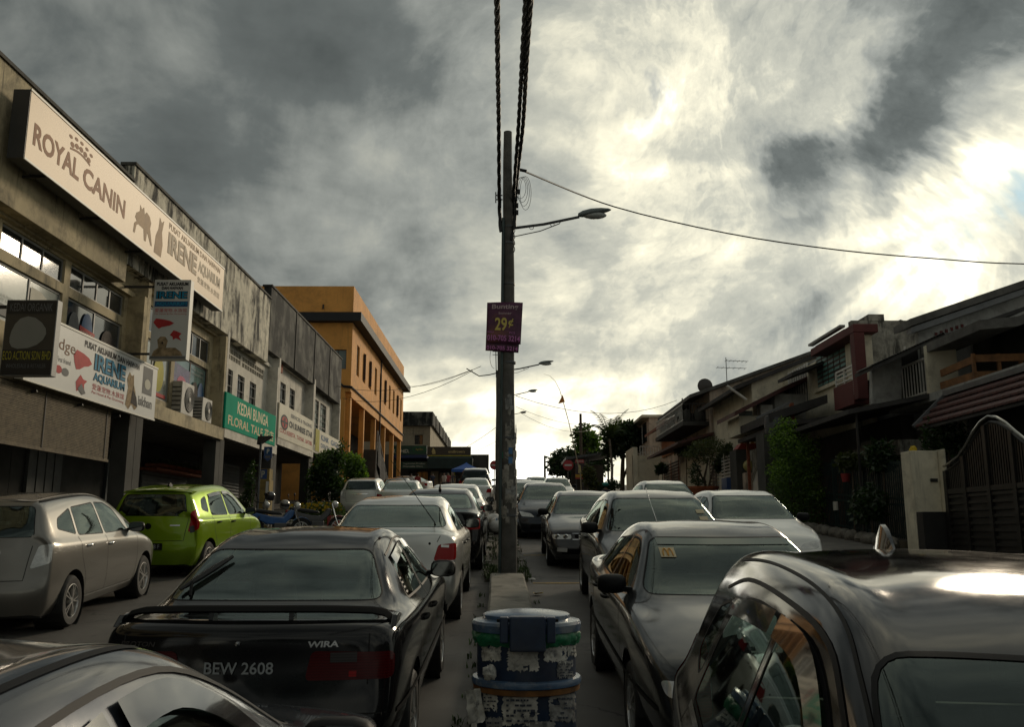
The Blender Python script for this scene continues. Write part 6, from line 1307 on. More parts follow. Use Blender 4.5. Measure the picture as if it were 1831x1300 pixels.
# maroon awning of real tile rows
t0 = atX(1690, 707, 10.5); u0 = atX(1676, 752, 9.75); yA0, yA1 = 14.5, t0.y; zA = t0.z; zB_ = u0.z
aw_ = MB(); rows = 4; awo = None
b = MB().prism([(9.75, zB_ - .06), (10.5, zA - .06), (10.5, zA - .10), (9.75, zB_ - .12)], 'y', yA0, yA1); awo = b.build('awning_deck', 'roof_dark', H)
tm = {}
for r in range(rows):
    x0 = 9.72 + .75 * r / rows; x1 = 9.72 + .75 * (r + 1) / rows + .05; z0 = zB_ + (zA - zB_) * r / rows; z1 = zB_ + (zA - zB_) * (r + 1) / rows
    for k in range(int((yA1 - yA0) / .27)):
        yy = yA1 - .27 * (k + 1); MB().prism([(x0, z0 + .01), (x1, z1 - .035), (x1, z1 - .055), (x0, z0 - .035)], 'y', yy + .008, yy + .262).build('roof_tile', 'tile_maroon', awo)
MB().box(10.45, 10.58, yA0, yA1 + .02, zA - .02, zA + .10).build('gutter', 'gutter', H); MB().beam((10.5, yA1 + .05, zA), (9.70, yA1 + .05, zB_ - .02), .09).build('verge_trim', 'gutter', H)
MB().box(10.9, 11.8, 14.5, yA1 - .1, 1.2, zB_ + .3).build('porch_wall', 'shade_grey', H)
# ---- pillar and arched steel gate
yP = 19.3; a, c = atY(1641, 968, yP), atY(1676, 806, yP); pr_ = thing('gate_pillar', 'pale plastered gate pillar with letter slot beside the arched gate', 'pillar', (a.x, yP, zc(yP)))
MB().box(a.x, c.x, yP, yP + .5, zc(yP), c.z).build('wall_leaf', 'wall_cream', pr_, bevel=.01); c3 = atY(1690, 803, yP - .25); MB().box(c.x + .001, c3.x, yP - .25, yP + .45, zc(yP), c3.z).build('post', 'wall_cream', pr_, bevel=.012)
p, q = atY(1664, 862, yP - .02), atY(1676, 856, yP - .02); MB().box(p.x, q.x, yP - .04, yP - .003, p.z, q.z).build('letter_slot', 'gate_panel', pr_); p, q = atY(1643, 968, yP - .02), atY(1678, 916, yP - .02); MB().box(p.x, q.x + .04, yP - .30, yP - .01, zc(yP), q.z).build('meter_cover', 'gate_panel', pr_)
GX = 9.25; gt = thing('arched_gate', 'dark steel driveway gate with a bright arched top rail', 'gate', (GX, 17.5, zc(17.5)))
arch = [(1690, 836), (1702, 829), (1716, 818), (1728, 800), (1742, 775), (1756, 756), (1770, 746), (1785, 748), (1802, 758), (1820, 774), (1840, 790), (1862, 797)]
AP = [atX(px_, py_, GX) for px_, py_ in arch]; zgb = zc(17.5) + .12
MB().tube([p + Vector((-.03, 0, .02)) for p in AP], .028, 8).build('arch_rail', 'gate_bright', gt, smooth=True); MB().tube([p - Vector((0, 0, .09)) for p in AP], .035, 6).build('arch_frame', 'gate_steel', gt, smooth=True)
def arch_z(y):
    for i in range(len(AP) - 1):
        if AP[i + 1].y <= y <= AP[i].y: t = (AP[i].y - y) / (AP[i].y - AP[i + 1].y); return AP[i].z + (AP[i + 1].z - AP[i].z) * t
    return AP[-1].z if y < AP[-1].y else AP[0].z
zmid = atX(1770, 873, GX).z
posts = [AP[0].y - .03, atX(1726, 850, GX).y, atX(1769, 850, GX).y, atX(1816, 850, GX).y, AP[-1].y]
for y_ in posts: MB().box(GX - .05, GX + .05, y_ - .06, y_ + .06, zgb, arch_z(y_) - .08).build('gate_post', 'gate_steel', gt)
for i in range(4):
    y1_, y0_ = posts[i] - .06, posts[i + 1] + .06
    MB().prism([(y0_, zgb + .06), (y1_, zgb + .06), (y1_, arch_z(y1_) - .10), ((y0_ + y1_) / 2, arch_z((y0_ + y1_) / 2) - .10), (y0_, arch_z(y0_) - .10)], 'x', GX + .012, GX + .03).build('backing_sheet', 'gate_panel', gt)
    MB().box(GX - .04, GX + .04, y0_, y1_, zmid - .05, zmid + .05).build('mid_rail', 'gate_steel', gt); MB().box(GX - .04, GX + .04, y0_, y1_, zgb, zgb + .06).build('bottom_rail', 'gate_bright', gt)
    n = 9
    for k in range(n): y_ = y0_ + (y1_ - y0_) * (k + .5) / n; MB().box(GX - .012, GX + .01, y_ - .022, y_ + .022, zmid + .05, arch_z(y_) - .10).build('vertical_bar', 'gate_steel', gt)
    for k in range(9): z_ = zgb + .10 + (zmid - zgb - .12) * k / 9; MB().box(GX - .03, GX + .008, y0_, y1_, z_ + .02, z_ + .075).build('louvre', 'gate_steel', gt)
# ---- green bar fence with stone-clad wall behind
FXg = 9.2; fe = thing('bar_fence', 'dark green bar fence and gate in front of the stone-clad porch', 'fence', (FXg, 23.5, zc(23.5)))
y0_, y1_ = 19.95, atX(1440, 900, FXg).y
for i in range(int((y1_ - y0_) / .115)):
    y_ = y0_ + .115 * i; zt_ = zc(y_) + 2.05; MB().beam((FXg, y_, zc(y_) + .25), (FXg, y_, zt_), .024).build('bar', 'fence_green', fe)
for dz_ in (.32, 1.02, 1.16, 2.0): MB().beam((FXg + .02, y0_, zc(y0_) + dz_), (FXg + .02, y1_, zc(y1_) + dz_), .05).build('rail', 'fence_green', fe)
for y_ in (y0_ + .05, 22.2, 23.1, 25.2, y1_): MB().beam((FXg, y_, zc(y_)), (FXg, y_, zc(y_) + 2.15), .08).build('post', 'fence_green', fe)
sw2 = thing('stone_porch_wall', 'porch wall clad in upright pale stones behind the green fence', 'wall', (10.2, 25, zc(25))); rnd = random.Random(31)
MB().box(10.25, 10.6, 22.6, 26.2, zc(24), zc(24) + 2.5).build('core', 'shade_grey', sw2)
for k in range(17):
    z_ = zc(24) + .1
    while z_ < zc(24) + 2.1: h_ = rnd.uniform(.3, .8); MB().box(10.17 + rnd.uniform(-.02, .02), 10.25, 22.62 + .21 * k + .012, 22.62 + .21 * (k + 1) - .012, z_ + .01, min(z_ + h_, zc(24) + 2.1) - .01).build('stone', 'stone_pale', sw2, bevel=.012); z_ += h_
MB().box(9.9, 10.7, 22.4, 26.3, zc(24) + 2.12, zc(24) + 2.5).build('lintel', 'wall_stained', sw2)
kw = thing('stone_kerb_wall', 'low rubble kerb of grey stones along the verge below the fence', 'wall', (8.6, 24, zc(24)))
for k in range(16):
    y_ = 20.2 + .55 * k; b = MB().blob((8.55 + rnd.uniform(-.05, .05), y_, zc(y_) + .20), (.2, .27, .17), 9, 6, .13, rnd); b.build('stone', 'kerb_concrete', kw, smooth=True, angle=50)
MB().box(8.65, 9.3, 20, 29, zc(20) + .05, zc(20) + .28).build('fill', 'earth', kw)
bk = MB().lathe([(.0, 0), (.10, 0), (.13, .22), (.115, .22)], 14, (0, 0, 0)).build('hanging_basket', 'plastic_red', None, smooth=True); p = atX(1513, 862, FXg - .12); bk.location = p; tag(bk, 'red hanging basket hooked on the green fence', 'basket')
pb_ = MB().box(-.02, .02, -.14, .14, -.12, .12).build('fence_notice', 'paper', None); pb_.location = atX(1494, 905, FXg - .045); tag(pb_, 'small white notice tied to the green fence', 'notice')
# ---- red house G
y0G = 27.3; Gx = 10.95; G = thing('terrace_house', 'maroon-framed terrace house with teal shutters and stained side wall', 'house', (12, y0G, zc(y0G)), group='terrace houses of the right row')
topz = atY(1590, 573, y0G).z; lowz = atY(1540, 720, y0G).z
p = atY(1536, 575, y0G); q = atY(1640, 573, y0G)
MB().box(10.83, 18.5, y0G, y0G + .25, zc(y0G), topz).build('side_wall', 'wall_stained', G); MB().box(Gx + .22, 18.5, y0G + .25, y0G + 7.6, zc(y0G), topz - .4).build('body', 'wall_grey', G)
a, c = atY(1553, 574, y0G), atY(1580, 562, y0G); MB().box(a.x, c.x, y0G - .02, y0G + .8, topz - .02, c.z).build('chimney', 'wall_stained', G)
zr0 = atX(1530, 715, 10.5).z; zr1 = atX(1530, 576, 10.5).z; yR0 = atX(1530, 640, 10.5).y; yR1 = atX(1450, 640, 10.5).y
MB().box(10.5, 10.82, yR0, yR0 + .35, zr0, zr1 - .265).build('frame_post', 'red_paint', G, bevel=.02); MB().box(10.5, Gx + .3, yR0, yR1, zr1 - .26, zr1).build('frame_top', 'red_paint', G, bevel=.02); MB().box(10.5, Gx + .3, yR0 + .35, yR1 - 1.9, zr0 - .1, zr0 + .62).build('frame_spandrel', 'red_paint', G)
fy0, fy1 = yR0 + .35, y0G + 8.3
wz0, wz1 = atX(1480, 688, Gx).z, atX(1480, 605, Gx).z; hG = [(atX(1512, 640, Gx).y, atX(1458, 640, Gx).y, wz0, wz1), (atX(1444, 690, Gx).y, atX(1410, 690, Gx).y, wz0 - .25, wz0 + 1.15)]
holed('x', -Gx, .22, fy0, fy1, zc(y0G) + 2.6, zr1 - .27, hG, 'facade_tmp', 'wall_cream', G)
o = [x for x in G.children if x.name.startswith('facade_tmp')][0]; me = o.data; bx0 = parent_base(G).x
for v in me.vertices: v.co.x = -(v.co.x + bx0) - bx0
me.flip_normals(); o.name = 'facade'
ga0, ga1, gz0, gz1 = hG[0]
for k in range(5):
    w_ = (ga1 - ga0) / 5; fr = MB().box(Gx + .02, Gx + .07, ga0 + w_ * k + .02, ga0 + w_ * (k + 1) - .02, gz0, gz1).build('shutter_leaf', 'frame_brown', G)
    for j in range(9): z_ = gz0 + .05 + (gz1 - gz0 - .1) * j / 9; MB().prism([(Gx + .0, z_), (Gx + .03, z_ + (gz1 - gz0) / 9 - .03), (Gx + .035, z_ + (gz1 - gz0) / 9 - .03), (Gx + .01, z_)], 'y', ga0 + w_ * k + .05, ga0 + w_ * (k + 1) - .05).build('louvre', 'teal_shutter', fr)
MB().box(Gx - .12, Gx + .0, ga0 - .1, ga1 + .1, gz0 - .14, gz0 - .02).build('sill', 'wall_cream', G); MB().box(Gx - .18, Gx + .0, ga0 - .15, ga1 + .15, gz1 + .02, gz1 + .10).build('hood', 'frame_grey', G)
ga0, ga1, gz0, gz1 = hG[1]; MB().box(Gx + .1, Gx + .12, ga0, ga1, gz0, gz1).build('window_pane', 'window_glass', G)
for k in range(9): y_ = ga0 + (ga1 - ga0) * k / 8; MB().beam((Gx + .02, y_, gz0), (Gx + .02, y_, gz1), .05).build('window_bar', 'white_metal', G)
rz0 = atX(1515, 712, 10.55).z; r0, r1 = atX(1528, 690, 10.55).y, atX(1497, 690, 10.55).y
ro = MB().beam((10.55, r0, rz0 + .92), (10.55, r1, rz0 + .92), .06).build('balcony_grille', 'white_metal', G)
for k in range(6): MB().beam((10.55, r0, rz0 + .15 + .13 * k), (10.55, r1, rz0 + .15 + .13 * k), .045).build('grille_rail', 'white_metal', ro)
for y_ in (r0, (r0 + r1) / 2, r1): MB().beam((10.53, y_, rz0), (10.53, y_, rz0 + .92), .05).build('grille_post', 'white_metal', ro)
vz0, vz1 = atY(1550, 692, y0G - .1).z, atY(1550, 612, y0G - .1).z; va, vb_ = atY(1545, 650, y0G - .1).x, atY(1560, 650, y0G - .1).x
vo = MB().box(va - .02, vb_ + .02, y0G - .03, y0G - .004, vz0, vz1).build('vent_panel', 'gate_panel', G)
for k in range(15): z_ = vz0 + (vz1 - vz0) * k / 15; MB().box(va, vb_, y0G - .10, y0G - .032, z_ + .02, z_ + (vz1 - vz0) / 15 * .55).build('vent_slat', 'white_metal', vo)
for sx in (va, vb_): MB().box(sx - .03, sx + .03, y0G - .11, y0G - .033, vz0, vz1).build('vent_frame', 'white_metal', vo)
# porch roofs in front of G and H
pz = atX(1470, 730, 9.6).z - .4; b = MB(); slab(b, [(8.5, pz - .30), (11.3, pz + .25)], 22.0, 27.6, .12); b.build('porch_roof', 'roof_dark', G); b = MB(); slab(b, [(8.7, pz + .10), (11.3, pz + .42)], 27.8, 33.5, .14); b.build('porch_roof', 'roof_dark', G)
p = atX(1512, 800, 9.0); 
for y_ in (22.3, 27.2): MB().beam((8.8, y_, zc(y_)), (8.8, y_, pz - .25), .05).build('porch_post', 'grille_dark', G)
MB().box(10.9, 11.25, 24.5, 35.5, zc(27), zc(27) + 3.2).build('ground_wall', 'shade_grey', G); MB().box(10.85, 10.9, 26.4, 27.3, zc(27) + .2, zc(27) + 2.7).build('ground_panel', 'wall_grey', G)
# ---- houses farther up
def house(label, y0, y1, xf, rake, zeave, wall, roofm, ridge_dx=5.0, over=.5, soffit=True):
    """terrace unit: party wall exposed towards the street's lower end, pitched roof falling to the street"""
    h_ = thing('terrace_house', label, 'house', (xf, y0, zc(y0)), group='terrace houses of the right row')
    MB().prism([(xf, zc(y0) - .2), (xf + 14, zc(y0) - .2), (xf + 14, zeave + ridge_dx * rake - .1), (xf + ridge_dx, zeave + ridge_dx * rake - .1), (xf, zeave - .1)], 'y', y0, y1).build('body', wall, h_)
    b = MB(); slab(b, [(xf - over * 2, zeave - over * 2 * rake), (xf + ridge_dx, zeave + ridge_dx * rake), (xf + 14, zeave + ridge_dx * rake - 3)], y0 - .25, y1 + .05, .16); b.build('roof', roofm, h_)
    return h_
# E: cream gable
yE = 34.8; e0, e1 = atY(1310, 692, yE), atY(1450, 636, yE); rk = (e1.z - e0.z) / (e1.x - e0.x)
E_ = house('terrace house with a broad cream gable wall rising over the next roof', yE, 41.5, e0.x + .75, rk, e0.z + .75 * rk, 'wall_cream', 'roof_dark', 6.0, .35)
MB().tube([atY(1300, 690, yE - .1), atY(1335, 715, yE - .1)], .05, 6).build('downpipe', 'white_metal', E_)
# lower roof F between E and G (seen from underneath)
f0, f1, f2 = atY(1310, 738, yE - 2.5), atY(1400, 692, yE - 2.5), atY(1468, 655, yE - 2.5); Fh = thing('terrace_house', 'terrace house with low dark overhanging roof and glazed balcony', 'house', (10.5, yE - 1, zc(yE)), group='terrace houses of the right row')
b = MB(); slab(b, [(f0.x, f0.z), (f1.x, f1.z), (f2.x + 4, f2.z + 1.5)], yE - 2.8, yE - .03, .16); b.build('roof', 'tile_maroon', Fh); b = MB(); g3 = atY(1398, 676, yE - 3.4); slab(b, [(g3.x, g3.z), (g3.x + 2, g3.z + .75)], yE - 4.5, yE - 2.9, .12); b.build('upper_eave', 'roof_dark', Fh)
MB().box(f1.x - .3, 18, yE - 2.4, yE - .04, zc(yE), f1.z - .25).build('body', 'wall_grey', Fh)
p, q = atY(1320, 775, yE - 2.0), atY(1362, 752, yE - 2.0); MB().box(p.x, q.x + .3, yE - 2.2, yE - .5, p.z - .05, p.z + .62).build('balcony_parapet', 'wall_cream', Fh)
p, q = atY(1322, 760, yE - 1.9), atY(1345, 735, yE - 1.9); MB().box(p.x, q.x, yE - 1.95, yE - 1.9, p.z, q.z).build('glass_screen', 'window_glass_green', Fh); p, q = atY(1361, 748, yE - 2.1), atY(1392, 724, yE - 2.1); MB().box(p.x, q.x, yE - 2.1, yE - 1.9, p.z, q.z).build('white_panel', 'white_metal', Fh)
p = atY(1352, 750, 30.5); q = atY(1450, 718, 30.5); b = MB(); slab(b, [(p.x, p.z), (q.x, q.z)], 28.9, 33.4, .28); b.build('porch_awning', 'roof_dark', Fh); MB().beam(atY(1352, 748, 29), atY(1412, 720, 29), .07).build('awning_edge', 'gutter', Fh)
MB().beam((q.x - 1, 29.5, zc(29)), (q.x - 1, 29.5, q.z - .2), .12).build('awning_post', 'brick_red', Fh); MB().beam((p.x + .4, 33.2, zc(33)), (p.x + .4, 33.2, p.z), .1).build('awning_post', 'brick_red', Fh)
p = atY(1385, 760, 29.2); tk = MB().lathe([(.0, -.32), (.30, -.32), (.34, 0), (.30, .28), (.12, .36), (.0, .36)], 14).build('water_tank', 'tank_grey', None, smooth=True); tk.location = p; tag(tk, 'grey domed water tank on the porch roof above the bush', 'water tank'); MB().box(p.x - .5, p.x + .7, p.y - .4, p.y + .5, zc(29), p.z - .32).build('tank_stand', 'shade_grey', Fh)
# D: long-eaved house with balcony
yD = 41.8; q0 = atY(1222, 723, yD + 3.5); q1 = atY(1302, 690, yD); xD = q1.x - .9; zeD = q1.z - .1
D_ = house('terrace house with long grey eaves and a cluttered railed balcony', yD, 50.5, xD, .36, zeD, 'wall_pink', 'roof_grey', 5.0, .5)
bz_ = atY(1290, 752, yD).z; MB().box(xD - 1.25, xD + .1, yD + .3, 50, bz_ - .2, bz_).build('balcony_slab', 'shade_grey', D_); railing(D_, (xD - 1.2, yD + .4, bz_), (xD - 1.2, 49.8, bz_), .85, 26, 'white_metal', 'balcony_railing'); railing(D_, (xD - 1.2, yD + .4, bz_), (xD, yD + .4, bz_), .85, 8, 'grille_dark', 'balcony_railing')
for i in range(7):
    b = MB().blob((xD - .95 + .14 * i, yD + 1.0 + rnd.uniform(0, 2), bz_ + .35), (.28, .3, rnd.uniform(.28, .5)), 9, 6, .16, rnd); o = b.build('bundle', 'shade_grey', D_, smooth=True, angle=60)
MB().box(xD - .04, xD, yD + 4.5, yD + 6.2, bz_ + .1, bz_ + 1.9).build('window', 'window_glass', D_); MB().box(xD - .05, xD - .01, yD + 6.3, yD + 6.5, bz_, bz_ + 2.0).build('window_frame', 'white_metal', D_)
pz2 = bz_ - .75; b = MB(); slab(b, [(xD - 1.7, pz2 - .30), (xD, pz2 + .15)], yD - .6, 50.3, .12); b.build('porch_roof', 'tile_maroon', D_)
p = atY(1271, 674, yD + 3); an = thing('tv_antenna', 'thin television aerial standing on the grey-eaved roof', 'antenna', (p.x + .4, yD + 3, p.z - 1)); mast = atY(1300, 688, yD + 1.2); an.location = mast
MB().beam((0, 0, -.25), (0, 0, 1.35), .03).build('mast', 'grille_dark', an, local=True)
for zz, l0, l1 in ((.85, -.45, 1.0), (1.2, 0.0, 1.1)):
    MB().beam((l0, 0, zz), (l1, .3, zz + .02), .02).build('boom', 'grille_dark', an, local=True)
    for k in range(6): t = l0 + (l1 - l0) * k / 5; MB().beam((t, -.25 + .06 * k, zz), (t, .25 + .06 * k, zz), .012).build('element', 'grille_dark', an, local=True)
# C: orange gable house
yC = 51.0; q = atY(1222, 704, yC); xC = atY(1192, 745, yC).x; C_h = house('beige terrace house with orange tiled roof and orange spandrel', yC, 58, xC + .8, .55, atY(1200, 738, yC).z, 'wall_pink', 'tile_orange', (q.x - xC), .5)
p0, p1_ = atX(1222, 770, xC + .78), atX(1205, 742, xC + .78); MB().box(xC + .74, xC + .79, yC + .5, yC + 4.5, p0.z, p1_.z).build('window', 'window_glass', C_h); MB().box(xC + .70, xC + .79, yC + .2, yC + 6, p0.z - 1.0, p0.z - .02).build('spandrel', 'brick_orange', C_h)
for k in range(3): MB().box(xC + .70, xC + .745, yC + .5 + 1.9 * k, yC + .65 + 1.9 * k, p0.z, p1_.z).build('window_frame', 'white_metal', C_h)
dp = atY(1262, 698, yD + 4.2); ds = thing('satellite_dish', 'dark round satellite dish on the roof beside the aerial', 'satellite dish', dp); MB().lathe([(.001, .0), (.2, .03), (.38, .12), (.40, .13)], 16, (0, 0, .25), 'y').build('dish', 'dish_dark', ds, smooth=True, local=True); MB().beam((0, .05, -.6), (0, .05, .25), .05).build('stand', 'dish_dark', ds, local=True)
# B: cream house by the palm
yB = 62.0; xB = atY(1160, 742, yB).x; zB2 = atY(1160, 744, yB).z; B_h = thing('terrace_house', 'cream end house with sloping fascia beside the palm', 'house', (xB, yB, zc(yB)), group='terrace houses of the right row')
MB().box(xB, xB + 12, yB, yB + 9, zc(yB) - .2, zB2 - .1).build('body', 'wall_pink', B_h); b = MB().box(xB - .5, xB + 12, yB - .15, yB + 9.2, zB2 - .1, zB2 + .08); b.build('roof', 'wall_cream', B_h)
p, q = atX(1157, 790, xB), atX(1142, 765, xB); MB().box(xB - .04, xB + .02, p.y, q.y, p.z, q.z).build('window', 'window_glass', B_h); MB().box(xB - .06, xB + .01, (p.y + q.y) / 2 - .1, (p.y + q.y) / 2 + .1, p.z, q.z).build('window_frame', 'white_metal', B_h)
p, q = atY(1182, 770, yB - .1), atY(1205, 752, yB - .1); MB().prism([(p.x, p.z), (q.x, q.z - .5), (q.x, q.z), (p.x, p.z + .12)], 'y', yB - .9, yB - .02).build('small_awning', 'roof_dark', B_h)
p = atY(1133, 880, 58.5); q = atY(1200, 800, 58.5); MB().box(p.x, q.x + 1.5, 58.5, 58.8, zc(58), q.z - .55).build('porch_wall', 'wall_cream', B_h); railing(B_h, (p.x + .5, 58.6, q.z - .55), (q.x + 2.5, 58.6, q.z - .55), .62, 26, 'white_metal', 'porch_railing', .04, 2); MB().box(p.x, p.x + .3, 58.4, 61.9, zc(58), q.z).build('corner_wall', 'wall_cream', B_h)
# ---- boundary walls and gates up the street
def gate_slats(label, y0, y1, x, z0, z1, n, m, frame, rake=0.0):
    o = thing('slatted_gate', label, 'gate', (x, (y0 + y1) / 2, zc(y0)), group='slatted gates of the right row')
    for k in range(n):
        a = z0 + (z1 - z0) * k / n; MB().prism([(y0, a), (y1, a + rake), (y1, a + rake + (z1 - z0) / n * .55), (y0, a + (z1 - z0) / n * .55)], 'x', x, x + .03).build('slat', m, o)
    for y_ in (y0, (y0 + y1) / 2, y1): MB().box(x - .02, x - .002, y_ - .05, y_ + .05, z0 - .1, z1 + .08 + rake * (y_ - y0) / (y1 - y0)).build('stile', frame, o)
    return o
LX = 9.3
ya, yb_ = atX(1316, 840, LX).y, atX(1277, 840, LX).y; gate_slats('white horizontal-slat gate beside the potted tree', ya, yb_, LX, zc(37) + .5, atX(1318, 806, LX).z, 15, 'gate_white', 'gate_white')
pw = MB().box(LX - .1, LX + .25, ya - .55, ya - .08, zc(36), atX(1322, 800, LX).z).build('gate_post', 'gate_white', None, bevel=.01); tag(pw, 'white square post at the downhill end of the slat gate', 'gate post')
bb = MB().box(LX - .35, LX - .1, ya + .2, ya + 1.1, zc(36.5) + .1, zc(36.5) + 1.55).build('blue_board', 'parking_blue', None); tag(bb, 'dark blue board leaning at the white slat gate', 'board')
# white arched panel gate with globe lamp pillar
ya, yb_ = atX(1386, 860, LX).y, atX(1346, 860, LX).y; wg = thing('panel_gate', 'white panelled gate with curved top beside a globe lamp pillar', 'gate', (LX, (ya + yb_) / 2, zc(31)))
cv = [(1346, 862), (1352, 843), (1360, 829), (1368, 823), (1376, 827), (1386, 840)]; CP = [atX(px_, py_, LX) for px_, py_ in cv]
for i in range(len(CP) - 1):
    for j in range(2):
        p, q = CP[i].lerp(CP[i + 1], j / 2), CP[i].lerp(CP[i + 1], (j + 1) / 2); MB().prism([(p.y - .01, zc(31) + .3), (q.y + .01, zc(31) + .3), (q.y + .01, q.z), (p.y - .01, p.z)], 'x', LX + .01, LX + .03).build('panel', 'gate_white', wg)
MB().tube([p + Vector((-.02, 0, .04)) for p in CP], .05, 6).build('curved_rail', 'gate_bright', wg, smooth=True); MB().box(LX - .03, LX + .008, ya, yb_, atX(1360, 882, LX).z, atX(1360, 882, LX).z + .06).build('mid_rail', 'gate_white', wg)
lp = thing('globe_lamp_pillar', 'pinkish gate pillar topped by a yellowish globe lamp', 'pillar', (LX, yb_ + .35, zc(33))); p = atX(1338, 833, LX); MB().box(LX - .2, LX + .25, p.y - .22, p.y + .22, zc(33), p.z - .28).build('pillar', 'wall_pink', lp, bevel=.012); MB().blob((LX + .02, p.y, p.z), .22, 16, 12).build('globe', 'globe_lamp', lp, smooth=True); MB().lathe([(.1, -.3), (.08, -.18)], 12, (LX + .02, p.y, p.z)).build('collar', 'frame_grey', lp)
# wall between, with shrine
bw = MB().box(LX + .1, LX + .35, 33.5, 36.2, zc(33), atX(1330, 808, LX).z).build('boundary_wall', 'wall_stained', None); tag(bw, 'stained boundary wall between the globe lamp and the slat gate', 'wall')
sh_ = thing('rooftop_shrine', 'little red and gold shrine roof on the boundary wall', 'shrine', (LX + 1.2, 35.2, zc(35))); p = atY(1345, 800, 35.0); MB().box(p.x - .75, p.x + .75, 34.6, 35.6, zc(35), p.z - .12).build('base', 'shade_grey', sh_); MB().prism([(p.x - .7, p.z - .15), (p.x + .7, p.z - .15), (p.x + .5, p.z + .12), (p.x - .5, p.z + .12)], 'y', 34.7, 35.4).build('roof', 'shrine_red', sh_)
for k in range(5): MB().blob((p.x - .42 + .21 * k, 34.9, p.z + .22), (.10, .10, .16), 8, 6, .1, rnd).build('finial', 'shrine_gold', sh_, smooth=True)
ya, yb_ = atX(1250, 850, LX).y, atX(1236, 850, LX).y; bw = MB().box(LX, LX + .3, atX(1262, 850, LX).y, atX(1217, 850, LX).y, zc(44), atX(1236, 822, LX).z).build('boundary_wall', 'wall_cream', None); tag(bw, 'pale rendered boundary wall behind the potted tree', 'wall')
gate_slats('brown slatted gate next to the cream end house', atX(1214, 850, LX).y, atX(1188, 850, LX).y, LX, zc(50) + .4, atX(1200, 826, LX).z, 12, 'brown_slats', 'brick_red')
gate_slats('narrow brown slatted gate beside the pale boundary wall', atX(1262, 850, LX - .3).y - 1.2, atX(1262, 850, LX - .3).y, LX - .1, zc(41) + .4, zc(41) + 2.1, 12, 'brown_slats', 'brown_slats')
bw = MB().box(LX, LX + .35, atX(1186, 850, LX).y, atX(1178, 850, LX).y, zc(53), atX(1182, 828, LX).z).build('gate_post', 'wall_cream', None); tag(bw, 'cream gate post beside the brown slatted gate', 'gate post')
pt = MB().box(LX + .15, LX + .45, 26.0, 33.0, zc(29) - .2, zc(29) + 1.5).build('boundary_wall', 'brick_red', None); tag(pt, 'red brick boundary wall mostly hidden by the big bush', 'wall')

# ------------------------------------------------------------------ trees, shrubs and pots
def leaf_mat(name, a, c, tr=.35):
    m, t, b = new_mat(name); t.t.nodes.remove(b); out = [n for n in t.t.nodes if n.type == 'OUTPUT_MATERIAL'][0]
    oi = t.n('ShaderNodeNewGeometry'); col = t.ramp(t.noise(oi.outputs['Position'], 2.2, 5, .6), [(.32, a), (.68, c)]); col = t.mix(t.m('MULTIPLY', oi.outputs['Random Per Island'], .35), col, tuple(x * 1.5 for x in c))
    d = t.n('ShaderNodeBsdfDiffuse'); tl = t.n('ShaderNodeBsdfTranslucent'); g = t.n('ShaderNodeBsdfGlossy'); g.inputs['Roughness'].default_value = .35; t.put(d.inputs[0], col); t.put(tl.inputs[0], t.mix(1.0, col, (1.3, 1.35, .6), 'MULTIPLY'))
    m1 = t.n('ShaderNodeMixShader'); m1.inputs[0].default_value = tr; t.put(m1.inputs[1], d.outputs[0]); t.put(m1.inputs[2], tl.outputs[0])
    m2 = t.n('ShaderNodeMixShader'); m2.inputs[0].default_value = .05; t.put(m2.inputs[1], m1.outputs[0]); t.put(m2.inputs[2], g.outputs[0]); t.put(out.inputs[0], m2.outputs[0])
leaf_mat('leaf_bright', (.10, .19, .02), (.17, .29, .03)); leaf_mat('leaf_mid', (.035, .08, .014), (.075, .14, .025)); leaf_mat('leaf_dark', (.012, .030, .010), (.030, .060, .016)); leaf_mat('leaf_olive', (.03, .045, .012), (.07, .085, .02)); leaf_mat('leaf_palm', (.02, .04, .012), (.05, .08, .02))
mat('petal_yellow', (.55, .38, .02), .7, var=.2); mat('petal_red', (.40, .03, .06), .7, var=.2); mat('bark', (.085, .065, .045), .9, var=.3, vscale=6, bump=.4, bscale=20); mat('bark_pale', (.16, .14, .11), .9, var=.3, vscale=6)
def leaves(b, blobs, n, size, rnd, shell=.55, droop=0.0, narrow=.5):
    """n leaves spread through ellipsoids (centre, radii), denser towards the surface"""
    tot = sum(r[0] * r[1] * r[2] for c, r in blobs)
    for c, r in blobs:
        k = max(3, int(n * r[0] * r[1] * r[2] / tot))
        for _ in range(k):
            d = Vector((rnd.gauss(0, 1), rnd.gauss(0, 1), rnd.gauss(0, 1))).normalized(); q = (shell + (1 - shell) * rnd.random()) if rnd.random() < .75 else rnd.random()
            q *= 1 + .16 * mnoise.noise((d.x * 2.3 + c[0], d.y * 2.3 + c[1], d.z * 2.3 + c[2]))
            p = Vector((c[0] + d.x * r[0] * q, c[1] + d.y * r[1] * q, c[2] + d.z * r[2] * q)); s = size * rnd.uniform(.6, 1.3)
            u = Vector((rnd.gauss(0, 1), rnd.gauss(0, 1), rnd.gauss(0, .7) - droop)).normalized(); v = u.cross(Vector((rnd.gauss(0, 1), rnd.gauss(0, 1), rnd.gauss(0, 1)))).normalized(); nn = u.cross(v)
            b.add([p, p + u * s * .5 + v * s * narrow * .5 + nn * s * .08, p + u * s, p + u * s * .5 - v * s * narrow * .5 + nn * s * .08], [(0, 1, 2, 3)])
    return b
